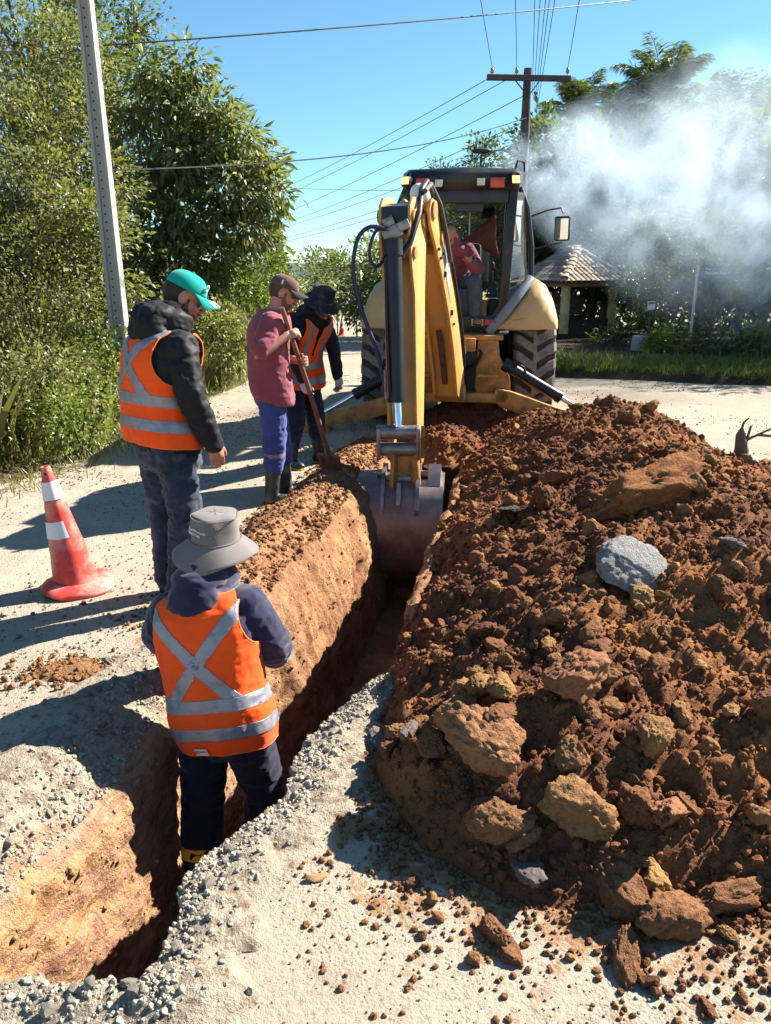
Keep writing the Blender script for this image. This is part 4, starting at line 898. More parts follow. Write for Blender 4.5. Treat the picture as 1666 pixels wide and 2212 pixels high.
# decal on the boom side: grey lozenge with a white arrow-like figure
b = MB(); b.prism([(0.70, 1.52), (0.96, 1.84), (0.98, 2.10), (0.76, 1.86)], 0.1355, 0.138, fb); dc = b.build('side_decal', M_GREYP, boom)
b = MB(); b.prism([(0.745, 1.62), (0.92, 1.84), (0.93, 1.97), (0.84, 1.86), (0.79, 1.86)], 0.1382, 0.140, fb); b.build('decal_figure', M_WHITE, dc)
for p, q in ((1.12, 1.95), (1.20, 2.03), (1.04, 1.99), (0.56, 1.30)): MB().cyl(fb(p, q, 0.13), fb(p, q, 0.155), 0.014, n=8).build('bolt', M_BLK, boom)

# ---- stick
ST = (0.165, 6.76, 0.0); SE = (-0.30, -0.954)
def fs_(p, q, t):                                        # leans gently towards the bucket
    q = q if q < 0.6 else 0.6 + (q - 0.6) * 0.925
    w_ = (2.4 - q) / 2.4
    return wloc(Vector((0.150 + 0.035 * w_, 6.82 - 0.30 * w_, 0)) + Vector((-0.30, -0.954, 0)) * p + Vector((0.954, -0.30, 0)) * t + Vector((0, 0, q)))
stick = link('stick', None, DR, (0, 0, 0)); KIDS.setdefault(DR.name, []).append(stick)
head = [(-0.25, 2.10), (-0.22, 2.38), (-0.10, 2.46), (0.16, 2.44), (0.24, 2.36), (0.25, 2.10), (0.20, 1.86), (0.12, 1.62), (0.10, 0.9), (0.08, 0.35), (0.02, 0.12), (-0.08, 0.10), (-0.12, 0.35), (-0.17, 0.9), (-0.20, 1.62)]
b = MB(); b.prism(head, 0.100, 0.125, fs_); b.prism(head, -0.145, -0.120, fs_)
b.prism([(-0.18, 1.9), (0.06, 1.95), (0.02, 1.55), (0.045, 0.9), (0.03, 0.36), (-0.07, 0.34), (-0.115, 0.9), (-0.15, 1.6)], -0.120, 0.100, fs_)
b.build('stick_box', M_YEL, stick, 25, bevel=0.005)
for p, q, r_ in ((0.17, 2.28, 0.055), (-0.15, 2.26, 0.06), (0.15, 1.98, 0.05), (-0.02, 0.18, 0.05)): MB().cyl(fs_(p, q, -0.165), fs_(p, q, 0.145), r_, n=16).build('pivot_pin', M_YELW, stick, 40)
b = MB(); b.prism([(0.05, 2.14), (0.24, 2.14), (0.24, 2.36), (0.05, 2.40)], -0.115, 0.095, fs_); b.build('head_block', M_BLK, stick)
# knuckle joining boom head and stick head
b = MB(); b.bar(fb(1.36, 2.32, 0.0), fs_(-0.12, 2.24, 0.0), 0.20, 0.16, bev=0.02); b.build('knuckle', M_BLK, stick, 30)
b = MB(); b.box(fs_(0.27, 2.14, -0.02), (0.16, 0.05, 0.10), (0, R(-25), 0)); b.box(fs_(0.27, 2.23, -0.05), (0.09, 0.05, 0.07), (0, R(-25), 0)); b.box(fs_(0.28, 2.20, 0.08), (0.09, 0.04, 0.07), (0, R(-25), 0)); b.build('hose_manifold', M_STEEL, stick, 30, bevel=0.004)
# bucket cylinder in front of the stick
c0 = wloc((0.060, 6.44, 1.92)); c1 = wloc((0.092, 6.27, 0.70)); c2 = wloc((0.108, 6.22, 0.46))
b = MB(); b.cyl(c0, c1, 0.070, n=24); b.cyl(c1.lerp(c0, 0.03), c1, 0.078, n=24); b.cyl(c0.lerp(c1, -0.04), c0.lerp(c1, 0.06), 0.080, n=24)
b.tube([c0 + Vector((-0.055, -0.055, -0.1)), c0.lerp(c1, 0.5) + Vector((-0.06, -0.055, 0)), c1 + Vector((-0.055, -0.06, 0.1))], 0.012, 8)
b.build('bucket_cylinder', M_BLK, stick, 40)
b = MB(); b.cyl(c1, c2, 0.040, n=18); b.build('cylinder_rod', M_CHROME, stick, 50)
# hoses
b = MB(); b.tube([fb(1.05, 2.12, 0.14), fb(1.20, 2.40, 0.13), fb(1.42, 2.60, 0.08), fs_(-0.05, 2.52, 0.14), fs_(0.15, 2.30, 0.17), fs_(0.26, 2.05, 0.12), fs_(0.29, 1.94, 0.05)], 0.024, 10); b.build('hydraulic_hose', M_HOSE, DR, 60)
b = MB(); b.tube([fb(0.88, 1.92, 0.17), fb(1.05, 2.16, 0.17), fb(1.22, 2.42, 0.15), fb(1.35, 2.58, 0.10), fs_(0.0, 2.50, 0.18)], 0.022, 10); b.build('hydraulic_hose', pmat('dusty_hose', (0.07, 0.055, 0.05), .7), DR, 60)
hp = [at(835, 495, 6.45), at(800, 490, 6.42), at(775, 512, 6.40), at(764, 560, 6.38), at(766, 610, 6.38), at(778, 660, 6.38), at(796, 710, 6.36), at(815, 760, 6.34), at(828, 810, 6.30), at(832, 848, 6.27)]
b = MB(); b.tube([wloc(p) for p in smooth_path(hp)], 0.017, 10); b.build('hydraulic_hose', M_HOSEB, DR, 60)
hp = [at(832, 492, 6.5), at(812, 500, 6.46), at(800, 530, 6.44), at(800, 560, 6.44), at(812, 576, 6.45), at(826, 565, 6.48), at(832, 545, 6.5)]
b = MB(); b.tube([wloc(p) for p in smooth_path(hp)], 0.013, 10); b.build('hydraulic_hose', M_HOSEB, DR, 60)
b = MB(); b.tube([wloc(at(832, 800, 6.28)), wloc(at(834, 862, 6.25))], 0.014, 8); b.build('hose_fitting', M_STEEL, DR, 40)

# ---- bucket linkage
LX, LY = 0.118, 6.22
lk = link('bucket_linkage', None, DR, (0, 0, 0)); KIDS.setdefault(DR.name, []).append(lk)
for z, yy in ((0.46, LY), (0.315, LY + 0.01)): MB().cyl(wloc((LX - 0.165, yy, z)), wloc((LX + 0.150, yy, z)), 0.058, n=18).build('roller_pin', M_STEEL, lk, 40)
for xx in (-0.175, 0.150):
    b = MB(); b.prism([(-0.07, 0.50), (0.0, 0.525), (0.07, 0.50), (0.075, 0.30), (0.05, 0.235), (-0.05, 0.235), (-0.075, 0.30)], LX + xx - 0.018, LX + xx + 0.018, lambda p, q, t: wloc((t, LY - p, q)))
    b.build('link_plate', M_STEEL, lk, 40, bevel=0.006)
b = MB(); b.prism([(-0.02, 0.52), (0.06, 0.40), (0.20, 0.28), (0.16, 0.24), (0.06, 0.30), (0.0, 0.24)], LX + 0.175, LX + 0.205, lambda p, q, t: wloc((t, LY + p, q))); b.build('side_link', M_YELW, lk)
b = MB(); b.prism([(-0.09, 0.27), (0.10, 0.27), (0.115, -0.02), (0.06, -0.06), (-0.06, -0.06), (-0.11, -0.02)], LY + 0.02, LY + 0.06, lambda p, q, t: wloc((LX + 0.035 + p, t, q)))
for xx in (-0.075, 0.085): b.bar(wloc((LX + 0.035 + xx, LY, 0.28)), wloc((LX + 0.04 + xx * 1.25, LY - 0.03, -0.05)), 0.035, 0.09)
b.bar(wloc((0.19, 6.52, 0.25)), wloc((0.185, 6.42, -0.02)), 0.15, 0.14)
b.build('bucket_link', M_YELW, lk, 30, bevel=0.006)

# ---- bucket
BKO = Vector((0.130, 6.30, -0.01)); be = Vector((-0.10, -0.995, 0)).normalized(); bn = Vector((0.995, -0.10, 0)).normalized()
def fk(p, q, t): return wloc(BKO + be * p + bn * t + Vector((0, 0, q)))
shell = [(-0.30, 0.055), (-0.12, 0.075), (0.06, 0.055), (0.18, -0.005), (0.255, -0.10), (0.30, -0.23), (0.315, -0.38), (0.30, -0.53), (0.25, -0.67), (0.16, -0.80), (0.04, -0.90), (-0.06, -0.96)]
inner = [(p - 0.022 * (1 if i > 2 else 0.3), q - (0.022 if i < 5 else 0)) for i, (p, q) in enumerate(shell)]
bk = link('bucket', None, DR, (0, 0, 0)); KIDS.setdefault(DR.name, []).append(bk)
b = MB(); b.prism(shell + inner[::-1], -0.345, 0.345, fk); b.build('bucket_shell', M_BUCKET, bk, 35)
sidep = [(-0.34, 0.03)] + shell[1:] + [(-0.16, -0.70), (-0.30, -0.36)]
for s in (-1, 1):
    b = MB(); b.prism([(p * 1.02, q * 1.01) for p, q in sidep], s * 0.342, s * 0.367, fk); b.build('side_plate', M_STEEL if s > 0 else M_BUCKET, bk, 30)
b = MB(); b.prism([(0.27, -0.56), (0.305, -0.555), (0.262, -0.69), (0.225, -0.69)], -0.35, 0.35, fk); b.prism([(0.15, -0.825), (0.185, -0.81), (0.04, -0.93), (0.01, -0.92)], -0.35, 0.35, fk); b.build('wear_strip', M_BUCKET, bk)
for t in (-0.135, 0.0, 0.155):
    b = MB()
    if t == 0.0: b.prism([(0.10, 0.04), (0.16, 0.075), (0.20, 0.07), (0.285, -0.10), (0.26, -0.14), (0.22, -0.06)], -0.016, 0.016, lambda p, q, t_: fk(p, q, t_ - 0.0))
    else: b.prism([(-0.18, 0.05), (-0.10, 0.16), (-0.02, 0.185), (0.07, 0.13), (0.20, 0.03), (0.295, -0.14), (0.285, -0.19), (0.22, -0.03)], -0.016, 0.016, lambda p, q, t_, t=t: fk(p, q, t_ + t))
    b.build('hinge_bracket', M_STEEL, bk, 30)
b = MB(); b.prism([(-0.18, 0.05), (-0.10, 0.16), (-0.02, 0.185), (0.05, 0.12), (0.12, 0.03)], 0.235, 0.34, fk); b.build('bracket_web', M_STEEL, bk, 30)
b = MB(); b.cyl(fk(-0.03, 0.09, -0.20), fk(-0.03, 0.09, 0.26), 0.035, n=14); b.cyl(fk(0.02, 0.06, -0.12), fk(0.02, 0.06, 0.14), 0.05, n=14); b.build('bucket_pin', M_STEEL, bk, 40)
for k in range(5):
    b = MB(); t = -0.29 + 0.145 * k; b.prism([(-0.02, -0.92), (-0.10, -0.95), (-0.17, -1.03), (-0.06, -0.98)], t - 0.03, t + 0.03, fk); b.build('tooth', M_STEEL, bk)
# ================================================================== PEOPLE
def fuse(mb, name, voxel, mat, smooth_it=2):
    """closed overlapping shapes -> one continuous skin"""
    me = mb.mesh(name); o = bpy.data.objects.new(name, me); COL.objects.link(o)
    r = o.modifiers.new('r', 'REMESH'); r.mode = 'VOXEL'; r.voxel_size = voxel; r.use_smooth_shade = True
    s_ = o.modifiers.new('s', 'SMOOTH'); s_.iterations = smooth_it; s_.factor = 0.5
    dg = bpy.context.evaluated_depsgraph_get(); out = bpy.data.meshes.new_from_object(o.evaluated_get(dg)); out.name = name
    bpy.data.objects.remove(o); bpy.data.meshes.remove(me)
    out.materials.clear(); out.materials.append(mat)
    out.polygons.foreach_set('use_smooth', np.ones(len(out.polygons), bool)); out.update()
    return out
def folds(me, amp, sc, seed, stretch=(1, 1, 1), ridge=True):
    V = verts_of(me); N = normals_of(me)
    q = V * np.array(stretch, np.float32) * sc
    q = q + 0.35 * np.stack([fbm(q * 0.6, 2, seed + 5), fbm(q * 0.6 + 7, 2, seed + 6), fbm(q * 0.6 + 3, 2, seed + 7)], 1)
    d = fbm(q, 3, seed, 0.45, ridge); V = V + N * (amp * d)[:, None]; set_verts(me, V)
    return me
V3 = Vector
class Pose: pass
TORSO = [(-0.17, 0.150, 0.105), (-0.08, 0.172, 0.122), (0.02, 0.175, 0.122), (0.12, 0.160, 0.112), (0.24, 0.168, 0.115), (0.36, 0.186, 0.122), (0.43, 0.190, 0.115), (0.475, 0.172, 0.098), (0.505, 0.125, 0.082), (0.53, 0.075, 0.068), (0.56, 0.060, 0.060)]
def torso_at(J, h):
    """centre, right, forward at height h along the spine (metres from the pelvis)"""
    P, N = J['pelvis'], J['neck']; ax = (N - P); Ls = ax.length; t = h / Ls; bend = J.get('bend', 0.03)
    c = P + ax * t - J['fwd'] * (bend * 4 * t * (1 - t)); up = ax.normalized()
    rg = (J['right'] - up * J['right'].dot(up)).normalized(); fw = up.cross(rg).normalized()
    return c, rg, fw, up
def torso_rings(J, off, h0, h1, rows, n=56, wk=1.0, flare=0.0, belly=0.0):
    out = []
    hs = [a[0] for a in TORSO]; ws = [a[1] for a in TORSO]; ds = [a[2] for a in TORSO]
    for i in range(rows):
        h = h0 + (h1 - h0) * i / (rows - 1); c, r, f, u = torso_at(J, h)
        w_ = np.interp(h, hs, ws) * wk + off + flare * max(0, 0.15 - h); d_ = np.interp(h, hs, ds) * wk + off + flare * max(0, 0.15 - h)
        ring = []
        for k in range(n):
            a = 2 * math.pi * k / n; ca, sa = math.cos(a), math.sin(a); e = 0.80
            x_ = w_ * math.copysign(abs(ca) ** e, ca); y_ = d_ * math.copysign(abs(sa) ** e, sa)
            if sa > 0: y_ += belly * sa * math.exp(-((h - 0.08) / 0.14) ** 2)
            ring.append(c + r * x_ + f * y_)
        out.append(ring)
    return out
def limb(mb, pts, rad, n=14, sub=4):
    """smooth tapered limb through the joints"""
    sp = smooth_path(pts, sub); m = len(pts) - 1
    rr = [float(np.interp(i / sub, range(m + 1), rad)) for i in range(len(sp))]
    mb.tube(sp, rr, n); mb.ell(pts[0], (rad[0],) * 3, nu=12, nv=8); mb.ell(pts[-1], (rad[-1],) * 3, nu=12, nv=8)
def hand(mb, W, d, nrm, side, curl=0.5, k=1.0):
    """palm and five fingers: W wrist, d direction, nrm palm normal (fingers curl towards it)"""
    d = V3(d).normalized(); nrm = V3(nrm); nrm = (nrm - d * nrm.dot(d)).normalized(); s = d.cross(nrm).normalized() * side
    mb.tube([W - d * 0.02, W + d * 0.03 * k, W + d * 0.085 * k], [(0.030 * k, 0.022 * k), (0.040 * k, 0.019 * k), (0.042 * k, 0.016 * k)], 12, up=nrm)
    mb.ell(W + d * 0.045 * k, (0.034 * k, 0.034 * k, 0.03 * k), nu=10, nv=8)
    for i, (o_, ln) in enumerate(((0.031, 0.070), (0.0105, 0.080), (-0.0105, 0.075), (-0.031, 0.058))):
        p = W + d * (0.078 * k) + s * (o_ * k); a = 0.15 + 0.1 * i * curl; q = [p - d * 0.015 * k, p]; cur = d
        for j, fl in enumerate((0.42, 0.33, 0.25)):
            a += curl * (0.75 if j else 0.55); cur = (d * math.cos(a) + nrm * math.sin(a)); p = p + cur * (ln * fl * k); q.append(p)
        mb.tube(q, [0.0098 * k, 0.0096 * k, 0.0090 * k, 0.0084 * k, 0.0070 * k], 8); mb.ell(q[-1], (0.0072 * k,) * 3, nu=8, nv=6)
    p = W + d * 0.022 * k + s * 0.030 * k; q = [p]; 
    for j, (fl, aa) in enumerate(((0.034, 0.55), (0.028, 0.30), (0.022, 0.1))):
        cur = (d * math.cos(aa) + s * math.sin(aa) + nrm * (0.25 + curl * 0.45)).normalized(); p = p + cur * fl * k; q.append(p)
    mb.tube(q, [0.014 * k, 0.012 * k, 0.0105 * k, 0.0085 * k], 8); mb.ell(q[-1], (0.0085 * k,) * 3, nu=8, nv=6)
def head_frame(J):
    f = J['look'].normalized(); r = f.cross(V3((0, 0, 1))).normalized(); u = r.cross(f).normalized()
    roll = J.get('roll', 0.0); r, u = (r * math.cos(roll) + u * math.sin(roll)), (u * math.cos(roll) - r * math.sin(roll))
    return J['head'], r, f, u, Matrix((r, f, u)).transposed()
def build_body(J, root, skin, curl=(0.5, 0.5), hk=1.0, voxel=0.0055):
    mb = MB(); C, r, f, u, M = head_frame(J)
    h = lambda x, y, z: C + r * x + f * y + u * z
    for p, q in (((0, -0.012, 0.030), (0.077, 0.098, 0.092)), ((0, 0.022, -0.030), (0.062, 0.070, 0.080)), ((0, 0.038, -0.078), (0.046, 0.048, 0.036)), ((0, 0.093, 0.026), (0.050, 0.016, 0.013)),
                 ((0, 0.096, -0.062), (0.024, 0.012, 0.013)), ((0, 0.088, -0.098), (0.022, 0.016, 0.016))): mb.ell(h(*p), q, M, 18, 12)
    for s in (-1, 1):
        mb.ell(h(s * 0.079, -0.005, -0.008), (0.012, 0.026, 0.034), M, 10, 8); mb.ell(h(s * 0.040, 0.072, -0.030), (0.024, 0.022, 0.022), M, 10, 8)
    mb.tube([h(0, 0.088, 0.024), h(0, 0.110, -0.008), h(0, 0.117, -0.028), h(0, 0.092, -0.040)], [(0.010, 0.010), (0.012, 0.013), (0.017, 0.013), (0.012, 0.008)], 10)
    limb(mb, [J['neck'] - V3((0, 0, 0.06)), J['neck'] + (C - J['neck']) * 0.35, h(0, -0.025, -0.055)], [0.068, 0.057, 0.058])
    mb.loft(torso_rings(J, -0.012, -0.15, 0.53, 14, 24))
    for s in ('r', 'l'):
        limb(mb, [J['sh' + s], J['el' + s], J['wr' + s]], [0.052, 0.040, 0.027])
        limb(mb, [J['hip' + s], J['kn' + s], J['an' + s]], [0.078, 0.052, 0.036])
        t = J['toe' + s]; limb(mb, [J['an' + s], J['an' + s] + (t - J['an' + s]) * 0.5 - V3((0, 0, 0.03)), t], [0.036, 0.034, 0.026])
        hd = J.get('hand' + s); dirn, nr = hd if hd else ((J['wr' + s] - J['el' + s]), J['fwd'] * 0.3 - J['right'] * (1 if s == 'r' else -1))
        hand(mb, J['wr' + s], dirn, nr, 1 if s == 'r' else -1, curl[0] if s == 'r' else curl[1], hk)
    o = link('body', fuse(mb, 'body', voxel, skin, 2), root); KIDS.setdefault(root.name, []).append(o)
    return o
def child(root, name, me): o = link(name, me, root); KIDS.setdefault(root.name, []).append(o); return o
M_EYE = pmat('eye_dark', (0.03, 0.02, 0.015), 0.2); 
def face_bits(J, root, hair, beard=None, brow=True):
    C, r, f, u, M = head_frame(J); h = lambda x, y, z: C + r * x + f * y + u * z
    for s in (-1, 1):
        MB().ell(h(s * 0.031, 0.0865, 0.006), (0.014, 0.006, 0.0065), M, 10, 6).build('eye', M_EYE, root, 60)
        if brow: MB().tube([h(s * 0.014, 0.106, 0.026), h(s * 0.032, 0.103, 0.030), h(s * 0.050, 0.090, 0.025)], [0.004, 0.005, 0.003], 6).build('eyebrow', hair, root, 60)
    mb = MB(); mb.ell(h(0, -0.024, 0.012), (0.081, 0.090, 0.080), M, 20, 14); mb.ell(h(0, -0.055, -0.025), (0.060, 0.045, 0.045), M)
    child(root, 'hair', folds(fuse(mb, 'hair', 0.006, hair, 1), 0.002, 60, 7))
    if beard:
        mb = MB(); mb.ell(h(0, 0.040, -0.080), (0.052, 0.056, 0.040), M); mb.ell(h(0, 0.098, -0.050), (0.028, 0.012, 0.006), M)
        for s in (-1, 1): mb.tube([h(s * 0.064, 0.010, -0.01), h(s * 0.062, 0.022, -0.045), h(s * 0.045, 0.045, -0.085)], [0.011, 0.016, 0.018], 8)
        child(root, 'beard', folds(fuse(mb, 'beard', 0.005, beard, 1), 0.002, 90, 17))
def cap(J, root, mat, vmat=None, name='cap', sc=1.0):
    C, r, f, u, M = head_frame(J); h = lambda x, y, z: C + r * x + f * y + u * z
    mb = MB(); n = 28; vs_ = []; fs = []
    for i in range(10):
        ph = 0.5 * math.pi * i / 9
        for k in range(n):
            a = 2 * math.pi * k / n; y_ = 0.108 * sc * math.sin(a); q = 1 + 0.012 * math.cos(6 * a)
            vs_.append(h(0.088 * sc * math.cos(a) * math.cos(ph) ** 0.75 * q, -0.006 + y_ * math.cos(ph) ** 0.75 * q, 0.036 + 0.088 * sc * math.sin(ph)))
    for i in range(9):
        for k in range(n): fs.append((i * n + k, i * n + (k + 1) % n, (i + 1) * n + (k + 1) % n, (i + 1) * n + k))
    mb.add(vs_, fs); mb.ell(h(0, -0.006, 0.125), (0.008, 0.008, 0.005), M, 8, 6)
    cp = mb.build(name, mat, root, 60); md = cp.modifiers.new('th', 'SOLIDIFY'); md.thickness = 0.003
    mb = MB(); vs_ = []; m_ = 15
    for lay in (0.0, -0.005):
        for j in range(6):
            t = j / 5
            for k in range(m_):
                a = (k / (m_ - 1) - 0.5) * 2.3; ext = t * 0.085 * (math.cos(a * 0.75) ** 0.6)
                x_ = (0.088 * sc) * math.sin(a) * (1 + 0.05 * t); y_ = 0.104 * sc * math.cos(a) * 0.98 + ext
                vs_.append(h(x_, y_ - 0.006, 0.040 + 0.012 * t - 0.050 * t * (abs(math.sin(a)) ** 2) - 0.018 * t * t + lay))
    fs = []; 
    for lay in (0, 1):
        b_ = lay * 6 * m_
        for j in range(5):
            for k in range(m_ - 1): fs.append((b_ + j * m_ + k, b_ + j * m_ + k + 1, b_ + (j + 1) * m_ + k + 1, b_ + (j + 1) * m_ + k))
    T = 6 * m_
    for k in range(m_ - 1): fs.append((5 * m_ + k, 5 * m_ + k + 1, T + 5 * m_ + k + 1, T + 5 * m_ + k))
    for j in range(5): fs += [(j * m_, (j + 1) * m_, T + (j + 1) * m_, T + j * m_), (j * m_ + m_ - 1, (j + 1) * m_ + m_ - 1, T + (j + 1) * m_ + m_ - 1, T + j * m_ + m_ - 1)]
    mb.add(vs_, fs); return cp, mb.build('visor', vmat or mat, cp, 60), h
def bucket_hat(J, root, mat, rb=0.175, rc=0.092, hc=0.105, droop=0.045, wave=0.012, seed=1, tip=0.0):
    C, r, f, u, M = head_frame(J); h = lambda x, y, z: C + r * x + f * y + u * z
    prof = [(0.001, hc + 0.006, 0), (rc * 0.5, hc + 0.005, 0), (rc * 0.84, hc, 0), (rc * 0.90, hc - 0.004, 0), (rc * 0.93, hc - 0.012, 0), (rc * 0.97, hc * 0.5, 0), (rc * 1.01, 0.012, 0), (rc * 1.03, 0.004, 0)]
    for k in range(1, 8): t = k / 7; prof.append((rc * 1.03 + (rb - rc * 1.03) * t, 0.004 - droop * t ** 1.15, t))
    mb = MB(); n = 48; vs_ = []; fs = []; K = len(prof)
    for j in range(n):
        a = 2 * math.pi * j / n; oy = 1.13
        wv = wave * (math.sin(2 * a + seed) + 0.6 * math.sin(3 * a + 2 * seed) + 0.25 * math.sin(7 * a))
        for rr_, z_, t in prof:
            dent = 0.006 * math.sin(5 * a + seed) * (1 if (z_ > 0.02) else 0)
            vs_.append(h((rr_ + dent) * math.cos(a), (rr_ + dent) * oy * math.sin(a) - 0.01, 0.030 + z_ + wv * t + tip * t * math.sin(a)))
    for j in range(n):
        jj = (j + 1) % n
        for i in range(K - 1): fs.append((j * K + i, jj * K + i, jj * K + i + 1, j * K + i + 1))
    mb.add(vs_, fs); o = mb.build('bucket_hat', mat, root, 50); md = o.modifiers.new('th', 'SOLIDIFY'); md.thickness = 0.004
    # stitched seams on crown edge and brim rim
    for rr_, z_, tt in ((rc * 0.925, hc - 0.008, 0), (rc * 1.035, 0.006, 0)):
        p = [h((rr_ + 0.004 + 0.006 * math.sin(5 * a + seed) * (1 if z_ > 0.02 else 0)) * math.cos(a), (rr_ + 0.004) * 1.13 * math.sin(a) - 0.01, 0.030 + z_) for a in [2 * math.pi * k / 40 for k in range(41)]]
        MB().tube(p, 0.0022, 6, False).build('seam', mat, o, 60)
    return o, h
def upper(J, root, name, mat, off=0.018, sl=(0.078, 0.062, 0.052), h0=-0.14, hood=None, long=True, sleeve_end=1.0, amp=0.007, seed=3, belly=0.0, cuff=None):
    mb = MB(); mb.loft(torso_rings(J, off, h0, 0.535, 30, 32, belly=belly))
    for s in ('r', 'l'):
        a, b_, c = J['sh' + s], J['el' + s], J['wr' + s]
        if long: limb(mb, [a, b_, c.lerp(b_, 1 - sleeve_end)], list(sl))
        else: limb(mb, [a, a.lerp(b_, 0.45), a.lerp(b_, 0.80)], [sl[0], sl[1], sl[2]])
    if hood:
        N = J['neck']; F_, R_ = J['fwd'], J['right']
        for p, q in hood: mb.ell(N + R_ * p[0] + F_ * p[1] + V3((0, 0, p[2])), q, None, 18, 12)
    me = folds(fuse(mb, name, 0.0085, mat, 3), amp, 13, seed, (1, 1, 1.5)); folds(me, amp * 0.22, 34, seed + 50, (1, 1, 1), False)
    return child(root, name, me)
def trousers(J, root, mat, rad=(0.098, 0.075, 0.064), end=1.0, amp=0.008, seed=5, off=0.016):
    mb = MB(); mb.loft(torso_rings(J, off, -0.15, 0.10, 10, 28)); mb.ell(J['pelvis'] - V3((0, 0, 0.10)), (0.165, 0.125, 0.11), None, 18, 12)
    for s in ('r', 'l'): limb(mb, [J['hip' + s], J['kn' + s], J['an' + s].lerp(J['kn' + s], 1 - end)], list(rad), 16)
    me = folds(fuse(mb, 'trousers', 0.0085, mat, 3), amp, 10, seed, (1, 1, 2.2)); folds(me, amp * 0.35, 30, seed + 60)
    return child(root, 'trousers', me)
def boot(J, root, s, mat, sole, top=0.36, trim=None, r_top=0.066):
    a = J['an' + s]; k_ = J['kn' + s]; t = J['toe' + s]; up = (k_ - a).normalized(); fw = V3((t.x - a.x, t.y - a.y, 0)).normalized(); g = V3((a.x, a.y, a.z - 0.08))
    mb = MB(); mb.tube([g + up * 0.03 - fw * 0.02, a + up * 0.02, a + up * (top * 0.45), a + up * (top * 0.8)], [0.050, 0.053, 0.060, r_top], 18)
    mb.ell(g + fw * 0.07 + V3((0, 0, 0.040)), (0.046, 0.046, 0.042)); mb.tube([g - fw * 0.045 + V3((0, 0, 0.036)), g + fw * 0.07 + V3((0, 0, 0.040)), g + fw * 0.155 + V3((0, 0, 0.034)), g + fw * 0.185 + V3((0, 0, 0.028))], [(0.044, 0.036), (0.048, 0.042), (0.044, 0.034), (0.026, 0.020)], 14, up=(0, 0, 1))
    e = child(root, 'boot', folds(fuse(mb, 'boot', 0.007, mat, 2), 0.003, 22, 9))
    mb = MB(); mb.tube([g - fw * 0.066 + V3((0, 0, 0.008)), g - fw * 0.04 + V3((0, 0, 0.008)), g + fw * 0.08 + V3((0, 0, 0.008)), g + fw * 0.17 + V3((0, 0, 0.008)), g + fw * 0.20 + V3((0, 0, 0.008))], [(0.025, 0.010), (0.045, 0.010), (0.050, 0.010), (0.042, 0.010), (0.018, 0.010)], 14, up=(0, 0, 1)); mb.build('sole', sole, e, 40)
    if trim: MB().tube([a + up * (top * 0.72), a + up * (top * 0.80), a + up * (top * 0.88)], [r_top + 0.003, r_top + 0.006, r_top + 0.004], 18).build('boot_cuff', trim, e, 50)
    return e
